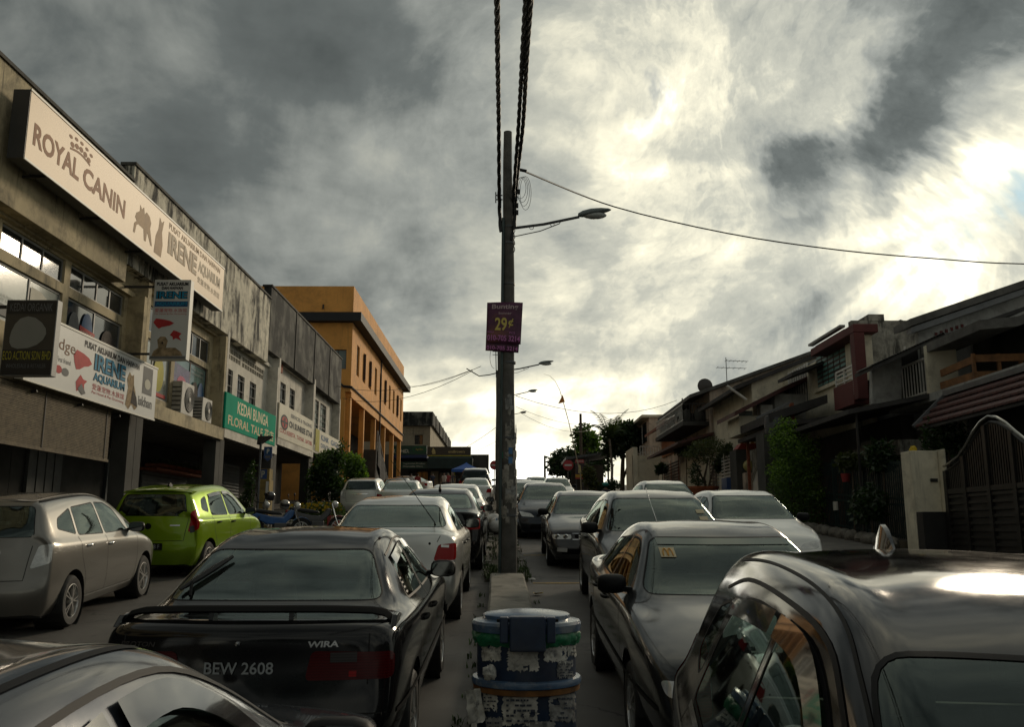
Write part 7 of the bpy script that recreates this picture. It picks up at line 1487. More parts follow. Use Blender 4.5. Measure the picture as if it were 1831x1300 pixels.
def plant(name, label, cat, base, blobs, n, size, lm, seed, stems=None, stem_m='bark', group=None, lm2=None, narrow=.5, crown_name='crown', droop=0.0, shell=.55):
    rnd = random.Random(seed); o = thing(name, label, cat, base, group=group); bz_ = Vector(base)
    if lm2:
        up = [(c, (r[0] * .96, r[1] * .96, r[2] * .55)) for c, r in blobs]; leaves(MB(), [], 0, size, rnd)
        b = leaves(MB(), [((c[0], c[1], c[2] + r[2] * .42), (r[0] * .92, r[1] * .92, r[2] * .62)) for c, r in blobs], n // 2, size, rnd, .8, droop, narrow); b.build('painted_sunlit_leaves', lm2, o)  # upper leaves in a second, mostly brighter colour: sunlight painted in
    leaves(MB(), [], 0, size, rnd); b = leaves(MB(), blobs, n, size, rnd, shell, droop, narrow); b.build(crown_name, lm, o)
    for pts, r in (stems or []):
        MB().tube(pts, r, 7).build('trunk' if r[0] > .05 else 'stem', stem_m, o, smooth=True)
    return o
def pxb(px, py, y, rpx, rpy, ry=None):
    """ellipsoid described by its place in the picture and a depth"""
    c = atY(px, py, y); k = y / 1600 * 1.03; return ((c.x, c.y, c.z), (rpx * k, (ry or rpx * k), rpy * k))
# big bush in front of the right-hand fence
y_ = 26.3; base = (atY(1425, 930, y_).x, y_, zc(y_) + .1)
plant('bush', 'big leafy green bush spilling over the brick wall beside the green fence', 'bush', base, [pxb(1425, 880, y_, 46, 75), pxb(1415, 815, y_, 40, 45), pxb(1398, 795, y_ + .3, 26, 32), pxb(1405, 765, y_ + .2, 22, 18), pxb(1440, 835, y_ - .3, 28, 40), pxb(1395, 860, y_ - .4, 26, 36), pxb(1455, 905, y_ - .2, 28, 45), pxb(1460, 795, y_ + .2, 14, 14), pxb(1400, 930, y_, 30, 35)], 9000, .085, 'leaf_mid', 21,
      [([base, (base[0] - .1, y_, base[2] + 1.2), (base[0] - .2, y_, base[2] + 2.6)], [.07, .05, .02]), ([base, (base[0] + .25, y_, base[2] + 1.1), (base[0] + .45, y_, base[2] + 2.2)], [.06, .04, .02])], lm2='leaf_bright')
# potted feathery tree
y_ = 37.5; b0 = atY(1262, 868, y_); plant('potted_tree', 'feathery small tree growing from a clay pot by the slat gate', 'tree', (b0.x, y_, zc(y_)), [pxb(1268, 800, y_, 38, 17), pxb(1240, 812, y_, 22, 12), pxb(1298, 812, y_, 20, 10), pxb(1262, 822, y_, 24, 10)], 2600, .11, 'leaf_olive', 5,
      [([(b0.x, y_, zc(y_) + .9), (b0.x - .05, y_, b0.z + .3), (b0.x + .15, y_, b0.z + 1.1)], [.06, .05, .03]), ([(b0.x + .05, y_, zc(y_) + .9), (b0.x + .25, y_, b0.z + .4), (b0.x + .5, y_, b0.z + 1.2)], [.05, .04, .02]), ([(b0.x - .02, y_, b0.z), (b0.x - .3, y_, b0.z + .7), (b0.x - .5, y_, b0.z + 1.1)], [.045, .035, .02])], narrow=.35)
for i, (px_, lab) in enumerate(((1266, 'tapered red clay pot holding the feathery tree'), (1247, 'tapered red clay pot with low plants beside the feathery tree'))):
    c = atY(px_, 876, y_); o = MB().lathe([(.001, 0), (.30, 0), (.42, .95), (.46, .95), (.46, 1.05), (.38, 1.05), (.36, .9), (.001, .88)], 18).build('plant_pot', 'clay_pot', None, smooth=True); o.location = (c.x, y_ - .05 * i, zc(y_) + .12); tag(o, lab, 'plant pot', 'clay pots by the slat gate')
plant('shrub', 'dark shrub in the second clay pot by the slat gate', 'shrub', (atY(1240, 870, y_).x, y_, zc(y_) + 1.0), [pxb(1242, 845, y_, 12, 18), pxb(1248, 862, y_, 14, 8)], 700, .10, 'leaf_dark', 9)
# trees at the top of the street
y_ = 66.0; t0 = atY(1112, 880, y_)
plant('round_tree', 'dense dark round-crowned tree next to the cream end house', 'tree', (t0.x, y_, zc(y_)), [pxb(1112, 785, y_, 30, 28), pxb(1128, 778, y_, 16, 22), pxb(1098, 800, y_, 18, 18), pxb(1120, 765, y_, 14, 12), pxb(1085, 808, y_, 10, 10), pxb(1135, 800, y_, 12, 14)], 6500, .34, 'leaf_dark', 11, [([(t0.x, y_, zc(y_)), (t0.x + .1, y_, t0.z + 2), (t0.x + .2, y_, t0.z + 3.4)], [.2, .15, .1]), ([(t0.x + .1, y_, zc(y_) + 1.2), (t0.x + .9, y_, t0.z + 3)], [.1, .06])])
y_ = 64.0; t0 = atY(1093, 880, y_); pm_ = thing('palm_tree', 'palm with drooping fronds behind the round tree', 'tree', (t0.x, y_, zc(y_))); tp = atY(1090, 785, y_)
MB().tube([(t0.x, y_, zc(y_)), (t0.x + .1, y_, (zc(y_) + tp.z) / 2), (tp.x, y_, tp.z)], [.11, .09, .08], 10).build('trunk', 'bark_pale', pm_, smooth=True)
rnd = random.Random(77)
for k in range(17):
    a = 2 * math.pi * k / 17 + rnd.uniform(-.15, .15); up = rnd.uniform(.9, 2.1); L = rnd.uniform(1.3, 2.0); pts = []
    for i in range(9): t = i / 8; pts.append(Vector((tp.x + math.cos(a) * L * t * .8, y_ + math.sin(a) * L * t * .8, tp.z + up * L * t - 1.0 * L * t * t * .9)))
    b = MB()
    for i in range(1, 9):
        d = (pts[i] - pts[i - 1]).normalized(); sd = d.cross(Vector((0, 0, 1))).normalized()
        for sg in (-1, 1):
            for f in (0, .5):
                p = pts[i - 1].lerp(pts[i], f); ln = .55 * math.sin(math.pi * min(1, (i + f) / 8.6) ** .7) + .08; q = p + sd * sg * ln + d * ln * .7 - Vector((0, 0, ln * .35)); b.add([p - d * .03, p + d * .05, q], [(0, 1, 2)])
    b.tube(pts, [.03 - .003 * i for i in range(9)], 4); b.build('frond', 'leaf_palm', pm_)
y_ = 82.0; t0 = atY(1045, 830, y_); plant('leafy_tree', 'sparse broad-leaved tree with sky showing through behind the road sign', 'tree', (t0.x, y_, zc(y_)), [pxb(1050, 785, y_, 22, 18), pxb(1035, 775, y_, 13, 12), pxb(1062, 795, y_, 14, 12), pxb(1040, 800, y_, 14, 8), pxb(1045, 765, y_, 12, 8)], 800, .5, 'leaf_mid', 4, [([(t0.x, y_, zc(y_)), (t0.x, y_, t0.z + 1.5), (t0.x + .3, y_, t0.z + 3)], [.14, .1, .05]), ([(t0.x, y_, t0.z + 1.2), (t0.x - .9, y_, t0.z + 2.6)], [.06, .03]), ([(t0.x, y_, t0.z + 1.0), (t0.x + 1.0, y_, t0.z + 2.4)], [.06, .03])], narrow=.6, shell=.2)
plant('hedge_tree', 'wide dark tree mass spreading below the sparse tree at the road end', 'tree', (atY(1020, 840, 86).x, 86, zc(86)), [pxb(1010, 825, 86, 30, 22), pxb(1040, 815, 86, 26, 20), pxb(1065, 815, 86, 22, 18), pxb(990, 838, 86, 16, 14), pxb(1030, 840, 86, 44, 16), pxb(1075, 830, 86, 20, 18)], 5200, .42, 'leaf_dark', 6, [([(atY(1020, 840, 86).x, 86, zc(86)), (atY(1020, 820, 86).x, 86, zc(86) + 2.5)], [.16, .1])])
plant('shrub', 'light green shrub beside the red poster board', 'shrub', (atY(1052, 870, 60).x, 60, zc(60)), [pxb(1053, 850, 60, 13, 18), pxb(1060, 865, 60, 12, 10)], 900, .20, 'leaf_olive', 13)
plant('shrub', 'low dark shrub under the round tree', 'shrub', (atY(1093, 875, 60).x, 60.5, zc(60)), [pxb(1095, 868, 60, 14, 10), pxb(1075, 872, 60, 10, 8)], 700, .18, 'leaf_dark', 14)
for i, (px_, py_, y_, rx_, ry_, m_, lab) in enumerate([(1310, 805, 38.5, 22, 12, 'leaf_dark', 'dark shrub hanging over the slat gate'), (1225, 800, 46, 18, 14, 'leaf_dark', 'dark shrub on the porch of the long-eaved house'), (1340, 790, 37, 14, 10, 'leaf_olive', 'olive shrub beside the little shrine'), (1575, 815, 21.8, 26, 30, 'leaf_dark', 'dark shrub behind the green fence near the pillar'), (1690, 780, 20.5, 38, 38, 'leaf_dark', 'dark tall shrub behind the arched gate'), (1520, 825, 22.8, 22, 14, 'leaf_olive', 'mossy creeper growing on the stone porch lintel'), (1555, 900, 21.6, 30, 35, 'leaf_dark', 'dark foliage low behind the green fence'), (1290, 830, 39, 12, 14, 'leaf_dark', 'small shrub against the slat gate'), (1183, 838, 52, 9, 8, 'leaf_dark', 'tiny dark shrub at the brown gate post')]):
    c = atY(px_, py_, y_); plant('shrub', lab, 'shrub', (c.x, y_, zc(y_)), [pxb(px_, py_, y_, rx_, ry_), pxb(px_ - rx_ * .5, py_ + ry_ * .5, y_, rx_ * .6, ry_ * .6), pxb(px_ + rx_ * .5, py_ + ry_ * .4, y_ + .1, rx_ * .6, ry_ * .6)], 900, .10 + .002 * y_, m_, 40 + i, [([(c.x, y_, zc(y_)), (c.x + .05, y_, c.z)], [.03, .02])])
fl = MB().blob((0, 0, 0), (.10, .06, .08), 8, 6, .2, random.Random(1)).build('yellow_flower', 'petal_yellow', None); fl.location = atY(1633, 804, 19.6); tag(fl, 'bright yellow blossom above the pale gate pillar', 'flower')
MB().tube([fl.location - Vector((0, 0, 0)), fl.location + Vector((.0, .1, -.5)), (fl.location.x - .05, 19.9, zc(20))], .012, 5).build('stem', 'leaf_dark', fl)
# left: climbers and hedge
for i, (y_, blobs, n, sz, m_, m2, lab) in enumerate([
        (39.0, [(585, 850, 26, 42), (600, 825, 20, 20), (565, 870, 18, 35), (612, 800, 8, 12), (598, 880, 26, 26)], 4200, .16, 'leaf_dark', 'leaf_mid', 'tall dark bush with large leaves in front of the yellowish signboard'),
        (43.0, [(632, 838, 20, 24), (640, 860, 18, 20), (622, 822, 10, 12)], 2600, .17, 'leaf_mid', 'leaf_bright', 'mid green bush at the corner of the orange building'),
        (27.6, [(446, 865, 9, 30), (440, 900, 14, 22), (452, 835, 6, 14)], 1100, .10, 'leaf_dark', None, 'dark climbing plant beside the mustard pillar'),
        (26.0, [(452, 930, 14, 16)], 500, .09, 'leaf_mid', None, 'small leafy plant at the foot of the mustard pillar')]):
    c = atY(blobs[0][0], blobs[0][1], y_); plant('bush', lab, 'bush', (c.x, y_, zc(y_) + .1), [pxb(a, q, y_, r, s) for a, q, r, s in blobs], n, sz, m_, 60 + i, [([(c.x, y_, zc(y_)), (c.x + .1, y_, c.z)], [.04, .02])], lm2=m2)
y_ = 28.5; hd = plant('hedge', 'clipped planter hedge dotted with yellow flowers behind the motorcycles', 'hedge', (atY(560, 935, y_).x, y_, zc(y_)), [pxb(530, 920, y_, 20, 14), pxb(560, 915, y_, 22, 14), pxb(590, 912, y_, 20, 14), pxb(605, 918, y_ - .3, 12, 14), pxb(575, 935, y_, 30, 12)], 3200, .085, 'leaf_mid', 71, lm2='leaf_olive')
b = MB(); rnd = random.Random(5)
for _ in range(110): c = atY(rnd.uniform(515, 612), rnd.uniform(899, 914), y_ + rnd.uniform(-.5, .1)); s_ = .035; b.add([c + Vector((-s_, 0, -s_)), c + Vector((s_, 0, -s_ * .5)), c + Vector((s_ * .8, -.01, s_)), c + Vector((-s_, -.01, s_))], [(0, 1, 2, 3)])
struct(b.build('blossoms', 'petal_yellow', hd), 'stuff')
pb_ = thing('planter_box', 'low red slatted planter box under the hedge', 'planter', (-5.6, 27.6, zc(27.6))); p, q = atY(585, 940, 27.6), atY(612, 922, 27.6)
for k in range(7): x_ = p.x + (q.x - p.x) * k / 7; MB().box(x_, x_ + (q.x - p.x) / 7 * .7, 27.58, 27.63, zc(27.6), q.z).build('slat', 'plastic_red', pb_)
MB().box(atY(515, 930, 28).x, q.x, 27.65, 29.2, zc(27.6) - .05, p.z + .05).build('trough', 'kerb_concrete', pb_)
# planting on the tiled ledge
b = leaves(MB(), [((-11.25, 29.0 + .7 * k, 4.0), (.22, .4, .16)) for k in range(6)], 700, .10, random.Random(3)); o = b.build('trailing_plants', 'leaf_olive', None); tag(o, 'trailing plants along the clay-tiled ledge of the flower shop', 'plants'); struct(o, 'stuff')

# ------------------------------------------------------------------ the cars of the street
PIT = math.atan(S)
def park(o, x, y, yaw=0.0, away=True, sc=None, dz=0.0):
    """stand a car on the sloping road; away = pointing uphill"""
    f = Matrix.Rotation(PIT, 4, 'X') @ Matrix.Rotation(R(yaw) if away else math.pi + R(yaw), 4, 'Z'); o.rotation_euler = f.to_euler(); o.location = (x, y, zc(y) + .004 + dz)
    if sc: o.scale = sc
    return o
def relabel(o, label): o['label'] = label; return o
def extra(root, mb, name, m, smooth=True, parent=None, angle=40, bevel=0.0):
    return mb.build(name, m, parent or root, smooth=smooth, local=True, angle=angle, bevel=bevel)
def flat_text(sh, root, txt, x0, x1, z0, z1, view, sg, m, bold=.02, name='badge', lift=.004, shear=0):
    vs, fs = text_geo(txt, bold, shear); b = MB(); pts = []
    for a, c in vs:
        u = x0 + (x1 - x0) * (a if sg < 0 else 1 - a); l, nn = sh.hit(view, u, z0 + (z1 - z0) * c, sg); pts.append(l + nn * lift)
    b.add(pts, fs); return b.build(name, m, root, local=True)
def visors(sh, root, polys, m='visor_plastic'):
    for pts in polys:
        for sg in (1, -1): sh.strip(pts, .058, 'side', sg, .014, m, 'window_visor', root)
def shark_fin(sh, root, y, m, h=.075):
    l, nn = sh.hit('top', 0, y, 1); b = MB(); z = l.z - .005; vs = []
    for t, w_, hh in ((-.10, .030, .3), (-.05, .028, .97), (0.0, .026, .80), (.05, .020, .45), (.10, .008, .02)):
        for s_ in (-1, 1): vs += [(s_ * w_, y + t, z), (s_ * w_ * .35, y + t - .012, z + h * hh)]
    f = []
    for i in range(4):
        o = i * 4; f += [(o, o + 1, o + 5, o + 4), (o + 2, o + 6, o + 7, o + 3), (o + 1, o + 3, o + 7, o + 5)]
    f += [(0, 2, 3, 1), (16, 17, 19, 18)]; b.add(vs, f); b.build('roof_antenna', m, root, smooth=True, local=True, angle=50)
def rod_antenna(sh, root, x, y, ln, lean, m='black_trim'):
    l, nn = sh.hit('top', x, y, 1); MB().tube([l, l + Vector((0, -.01, .02)), l + Vector(lean) * ln], [.012, .006, .003], 6).build('rod_antenna', m, root, local=True)
# ---------------- saloon: the black car with the boot spoiler, and two more of its kind
sal, shS = build_car(TYPES['saloon'], 'parked_car', 'x', 'cars in the nearside queue')
sal_b = copy_tree(sal); sal_c = copy_tree(sal); sal_d = copy_tree(sal)
park(sal, -1.40, 7.17); sal['label'] = 'black saloon with boot spoiler and plate BEW 2608 in the left queue'; sal['group'] = 'cars in the left queue'
TS = TYPES['saloon']
# spoiler
b = MB(); vs = []; n = 24
for i in range(n + 1):
    t = i / n * 2 - 1; x = t * .78; arch = 1.03 - .04 * abs(t) ** 3.0 - (.06 * max(0, (abs(t) - .86) / .14) ** 2); yb_ = -1.985 + .17 * abs(t) ** 2.4
    for dy, dz in ((-.055, .0), (-.02, .020), (.05, .018), (.085, .0), (.05, -.014), (-.02, -.014)): vs.append((x, yb_ + dy, arch + dz))
b.add(vs, [(i * 6 + k, i * 6 + (k + 1) % 6, (i + 1) * 6 + (k + 1) % 6, (i + 1) * 6 + k) for i in range(n) for k in range(6)] + [tuple(range(6))[::-1], tuple(range(n * 6, n * 6 + 6))]); sp = b.build('boot_spoiler', 'paint_black', sal, smooth=True, local=True, angle=70)
for x in (-.22, .22):
    b = MB().prism([(-2.02, .945), (-1.93, .945), (-1.935, 1.025), (-2.0, 1.02)], 'x', x - .013, x + .013); b.build('spoiler_foot', 'paint_black', sp, local=True)
for x in (-.77, .77):
    b = MB().prism([(-1.95, .93), (-1.70, .93), (-1.76, .985), (-1.86, .985)], 'x', x - .016, x + .016); b.build('spoiler_end', 'paint_black', sp, local=True, bevel=.008)
# wiper, lock, badges, lamps
l0, n0 = shS.hit('end', -.50, 1.035, -1); l1, n1 = shS.hit('end', -.53, 1.10, -1); MB().tube([l0 + n0 * .01, l1 + n1 * .03], .010, 6).build('wiper_arm', 'black_trim', sal, local=True)
c = [shS.hit('end', -.575 + .22 * t, 1.055 + .17 * t, -1) for t in (0, .33, .66, 1)]; MB().tube([l + nn * .025 for l, nn in c], [.010, .020, .020, .010], 6).build('wiper_blade', 'rubber', sal, local=True)
l, nn = shS.hit('end', -.03, .875, -1); MB().lathe([(.001, -.012), (.013, -.011), (.016, -.002)], 14, tuple(l), 'y').build('boot_lock', 'chrome', sal, local=True)
flat_text(shS, sal, 'WIRA', .34, .50, .853, .885, 'end', -1, 'badge', .03, shear=.1); flat_text(shS, sal, 'PROTON', -.68, -.48, .853, .88, 'end', -1, 'lamp_smoke', .03, shear=.25)
TS2 = [(.46, .60, .775, .825, 'lamp_smoke'), (.60, .78, .69, .775, 'lamp_red_dark'), (.56, .63, .70, .73, 'lamp_red')]
for x0, x1, z0, z1, m_ in TS2:
    for sg in (1, -1): shS.strip([(x0 * sg, (z0 + z1) / 2), (x1 * sg, (z0 + z1) / 2)], z1 - z0, 'end', -1, .007, m_, 'lamp_section', sal)
l, nn = shS.hit('end', 0, .735, -1); vs_, fs_2 = text_geo('BEW 2608', .012); b = MB(); pts = []
for a, q in vs_: p, pn = shS.hit('end', -.20 + .365 * a, .72 + .062 * q, -1); pts.append(p + pn * .012)
b.add(pts, fs_2); b.build('plate_lettering', 'plate_text', sal, local=True)
for sg in (1, -1):
    for k in range(4): shS.strip([(-1.02 + .005 * k, 1.00 + .028 * k), (-.955 + .005 * k, 1.00 + .028 * k)], .012, 'side', sg, .004, 'badge' if k < 0 else 'rubber', 'pillar_vent', sal)
    shS.strip([(-.98, 1.235), (-.45, 1.298), (.05, 1.282), (.42, 1.165), (.72, 1.0)], .012, 'side', sg, .004, 'black_trim', 'drip_moulding', sal)
visors(shS, sal, [[(-.90, 1.19), (-.55, 1.225), (-.29, 1.245)], [(-.22, 1.247), (.04, 1.232), (.27, 1.145), (.44, 1.03)]])
# dark downhill-facing saloon with the sticker
recolour(sal_b, 'paint_charcoal', 'paint_black')
park(sal_b, 1.64, 7.30, 0, False); sal_b['label'] = 'dark saloon facing downhill with a yellow arches sticker on its windscreen'; sal_b['group'] = 'cars in the downhill queue'
mat('sticker_pale', (.50, .42, .26), .6, var=.05); mat('sticker_gold', (.55, .26, .015), .6, var=.05); mat('tint_band', (.0, .05, .035), .1, var=.1)
def on_glass(root, sh, x0, x1, z0, z1, m, name, lift=.004, sg=1):
    return sh.strip([(x0, (z0 + z1) / 2), (x1, (z0 + z1) / 2)], z1 - z0, 'end', sg, lift, m, name, root)
on_glass(sal_b, shS, .50, .39, 1.165, 1.225, 'sticker_pale', 'windscreen_sticker')
mpts = []
b = MB()
for sgn in (-1, 1):
    pp = []
    for t in range(9):
        a = math.pi * t / 8; u = .445 + sgn * .0185 + .0165 * math.cos(a) * 1.0; v = 1.172 + .042 * math.sin(a) ** .7; l, nn = shS.hit('end', u, v, 1); pp.append(l + nn * .008)
    b.tube(pp, .0045, 5)
b.build('arches_logo', 'sticker_gold', sal_b, local=True)
on_glass(sal_b, shS, -.50, .50, 1.245, 1.285, 'tint_band', 'sun_strip', .003)
# dark grey saloon farther up
recolour(sal_c, 'paint_graphite', 'paint_black'); park(sal_c, 1.62, 18.9, 0, False); sal_c['label'] = 'dark grey saloon facing downhill with bright oval headlamps beside the median'; sal_c['group'] = 'cars in the downhill queue'
for sg in (1, -1):
    for xx in (.52, .67): l, nn = shS.hit('end', xx * sg, .595, 1); MB().lathe([(.001, .010), (.035, .012), (.05, .004)], 14, tuple(l), 'y').build('lamp_reflector', 'chrome', sal_c, local=True)
shS.strip([(-.40, .55), (.40, .55)], .012, 'end', 1, .006, 'chrome', 'grille_trim', sal_c); shS.strip([(-.40, .655), (.40, .655)], .014, 'end', 1, .006, 'chrome', 'grille_trim', sal_c)
for sg in (1, -1): shS.strip([(.50 * sg, .36), (.68 * sg, .37)], .07, 'end', 1, .006, 'lamp_clear', 'fog_lamp', sal_c)
# ---------------- modern sedans
sed, shM = build_car(TYPES['sedan'], 'parked_car', 'x', 'cars in the left queue')
protos = [copy_tree(sed) for _ in range(9)]
park(sed, -1.39, 12.75); sed['label'] = 'silver sedan with red tail lamps and whip aerial behind the black saloon'
rod_antenna(shM, sed, .52, -1.55, .95, (-.58, .0, .82)); shM.strip([(.10, .80), (.40, .80)], .02, 'end', -1, .002, 'paint_silver', 'boot_line', sed)
for sg in (1, -1): shM.strip([(.63 * sg, .925), (.72 * sg, .918)], .03, 'end', -1, .007, 'lamp_clear', 'reverse_lamp', sed)
l, nn = shM.hit('end', 0, .80, -1); MB().box(-.26, .26, l.y - .012, l.y + .004, .74, .86).build('plate_recess', 'black_trim', sed, local=True)
l, nn = shM.hit('end', .50, .955, -1); MB().lathe([(.001, -.008), (.014, -.006), (.016, .0)], 12, tuple(l), 'y').build('boot_lock', 'black_trim', sed, local=True)
def use(o, col, x, y, away, label, group, yaw=0, sc=None):
    if col != 'paint_silver': recolour(o, col, 'paint_silver')
    park(o, x, y, yaw, away, sc); o['label'] = label; o['group'] = group; return o
q = 'cars in the left queue'; dq = 'cars in the downhill queue'; ro_ = 'cars parked along the right verge'; lo_ = 'cars parked along the left kerb'
k3 = use(protos[0], 'paint_black', -1.27, 18.3, True, 'black sedan with a shark-fin aerial just beyond the silver sedan', q); shark_fin(shM, k3, -.75, 'black_trim', .11)
k4 = use(protos[1], 'paint_white_silver', -1.32, 24.1, True, 'pale silver sedan beyond the black shark-fin sedan', q)
use(protos[2], 'paint_silver', -1.52, 46.0, True, 'small far silver sedan just below the dark van', q)
k5 = use(protos[3], 'paint_graphite', 1.98, 12.4, False, 'grey sedan facing downhill with a white aerial line up its windscreen', dq, 0, (1.03, 1.03, 1.05))
l0, n0 = shM.hit('end', .10, 1.02, 1); l1, n1 = shM.hit('end', .09, 1.44, 1); MB().tube([l0 + n0 * .02, l1 + n1 * .05], .005, 5).build('rod_antenna', 'badge', k5, local=True)
for i in range(3): shM.strip([(-.56 + .01 * i, 1.07 + .075 * i), (-.46 + .012 * i, 1.07 + .075 * i)], .04, 'end', 1, .004, 'sticker_pale', 'windscreen_sticker', k5)
use(protos[4], 'paint_white_silver', 4.15, 16.2, False, 'silver sedan parked alone by the big bush', ro_, 0)
use(protos[5], 'paint_white_silver', 4.45, 25.6, False, 'white sedan parked beyond the silver one on the right verge', ro_, 0, (1.03, 1.03, 1.05))
use(protos[6], 'paint_navy', 1.12, 26.2, False, 'dark blue sedan facing downhill behind the dark grey saloon', dq)
use(protos[7], 'paint_silver', .86, 32.6, False, 'silver sedan facing downhill behind the dark blue one', dq)
use(protos[8], 'paint_white_silver', -3.95, 35.2, True, 'silver sedan double-parked beside the hedge', lo_)
m9 = copy_tree(protos[7]); use(m9, 'paint_silver', 2.75, 49.0, False, 'far silver sedan facing downhill near the road sign', dq); m10 = copy_tree(protos[6]); m10.location = (.55, 39.5, zc(39.5)); m10['label'] = 'far dark sedan facing downhill near the second pole'
m11 = copy_tree(protos[4]); park(m11, -7.5, 66, 75, True); m11['label'] = 'white sedan crossing at the top of the rise'; m11['group'] = 'far cars at the top of the rise'
m12 = copy_tree(protos[3]); m12.scale = (1, 1, 1); park(m12, -5.6, 47, 0, True); m12['label'] = 'dark grey sedan parked below the orange colonnade'; m12['group'] = lo_
m13 = copy_tree(protos[4]); park(m13, 1.9, 57, 0, False); m13['label'] = 'tiny pale sedan near the crest of the downhill lane'; m13['group'] = dq
# ---------------- silver-beige hatchback
jz, shJ = build_car(TYPES['estate_hatch'], 'parked_car', 'x', lo_); jz2 = copy_tree(jz)
park(jz, -5.96, 11.95, 4.0); jz['label'] = 'beige silver hatchback with alloy wheels parked nearest along the left kerb'
for sg in (1, -1):
    shJ.strip([(-1.55, 1.44), (-.9, 1.475), (-.2, 1.48), (.35, 1.40)], .016, 'side', sg, .003, 'black_trim', 'roof_moulding', jz); shJ.strip([(-.86, .50), (-.2, .52), (.70, .58)], .012, 'side', sg, .003, 'paint_champagne', 'door_crease', jz)
recolour(jz2, 'paint_white_silver', 'paint_champagne'); park(jz2, -5.75, 37.6, 0); jz2['label'] = 'pale silver hatchback parked by the tall dark bush'
# ---------------- lime hatchback, and the two dark ones at the camera
my, shH = build_car(TYPES['city_hatch'], 'parked_car', 'x', lo_); h_near = copy_tree(my)
park(my, -5.95, 17.3, -3.0); my['label'] = 'lime green hatchback parked in front of the pet shop'
b = MB(); vs = []; n = 16
for i in range(n + 1):
    t = i / n * 2 - 1; x = t * .60; yb_ = -1.50 + .09 * t * t; z = 1.485 - .045 * t * t
    for dy, dz in ((.12, .0), (-.05, .012), (-.13, -.010), (-.12, -.03), (.0, -.03)): vs.append((x, yb_ + dy, z + dz))
b.add(vs, [(i * 5 + k, i * 5 + (k + 1) % 5, (i + 1) * 5 + (k + 1) % 5, (i + 1) * 5 + k) for i in range(n) for k in range(5)] + [tuple(range(5))[::-1], tuple(range(n * 5, n * 5 + 5))]); b.build('roof_spoiler', 'paint_lime', my, smooth=True, local=True, angle=60)
shark_fin(shH, my, -1.0, 'black_trim', .07); visors(shH, my, [[(-.88, 1.35), (-.26, 1.39)], [(-.18, 1.392), (.12, 1.377), (.39, 1.275), (.66, 1.06)]])
shH.strip([(.34, .875), (.50, .875)], .022, 'end', -1, .005, 'badge', 'badge', my); l, nn = shH.hit('end', -.02, .86, -1); MB().lathe([(.001, -.02), (.045, -.016), (.055, -.002)], 18, tuple(l), 'y').build('emblem', 'black_trim', my, local=True)
for sg in (1, -1): shH.strip([(.66 * sg, .80), (.74 * sg, .82)], .11, 'end', -1, .008, 'lamp_smoke', 'lamp_section', my)
l, nn = shH.hit('end', 0, .53, -1); pbx = MB().box(-.26, .26, l.y - .02, l.y - .004, .475, .585).build('number_plate', 'plate_black', my, local=True); vs_, fs_2 = text_geo('VGM 3908 F', .01); b = MB(); b.add([(-.22 + .44 * a, l.y - .023, .495 + .07 * c) for a, c in vs_], fs_2); b.build('plate_lettering', 'plate_text', pbx, local=True)
o = h_near; recolour(o, 'paint_black', 'paint_lime')
for sg in (1, -1):
    shH.strip([(-1.25, 1.36), (-.9, 1.43), (-.35, 1.452), (.14, 1.434), (.42, 1.343), (.78, 1.15), (1.03, 1.0)], .012, 'side', sg, .003, 'black_trim', 'drip_moulding', o)
    shH.strip([(.55 * sg, -1.35), (.535 * sg, -.6), (.535 * sg, .1), (.565 * sg, .42), (.61 * sg, .75), (.655 * sg, 1.08)], .007, 'top', 1, .003, 'seam', 'roof_ditch', o)
    shH.strip([(-1.0, 1.0), (-.22, .975), (.82, .955)], .022, 'side', sg, .006, 'chrome', 'belt_trim', o)
visors(shH, o, [[(-.90, 1.34), (-.58, 1.37), (-.25, 1.39)], [(-.19, 1.392), (.12, 1.377), (.39, 1.275), (.60, 1.11)]])
recolour(sal_d, 'paint_navy', 'paint_black')
for sg in (1, -1):
    shS.strip([(-.98, 1.235), (-.45, 1.298), (.05, 1.282), (.42, 1.165), (.72, 1.0)], .012, 'side', sg, .004, 'black_trim', 'drip_moulding', sal_d); shS.strip([(.50 * sg, -.9), (.505 * sg, -.3), (.50 * sg, .1)], .014, 'top', 1, .003, 'black_trim', 'roof_ditch', sal_d)
visors(shS, sal_d, [[(-.90, 1.19), (-.55, 1.225), (-.29, 1.245)], [(-.22, 1.247), (.04, 1.232), (.27, 1.145), (.44, 1.03)]])
shark_fin(shH, h_near, -1.36, 'visor_plastic', .10)
park(h_near, 1.29, 2.22, -7.0, False); h_near['label'] = 'black hatchback with shark-fin aerial and window visors facing downhill beside the litter bin'; h_near['group'] = dq
park(sal_d, -1.34, 2.12, 0.0, True, (1.0, 1.0, 1.055)); sal_d['label'] = 'dark grey car with window visors directly behind the black saloon'; sal_d['group'] = q
# ---------------- dark van
vn, shV = build_car(TYPES['people_van'], 'parked_car', 'dark van with pale roof at the head of the left queue', q); park(vn, -1.78, 53.5, 0, True, (1.12, 1.1, 1.10))
for o in list(bpy.data.objects):
    if o.name.startswith('parked_car') and o.parent is None and o.get('label') == 'x': print('UNLABELLED', o.name)

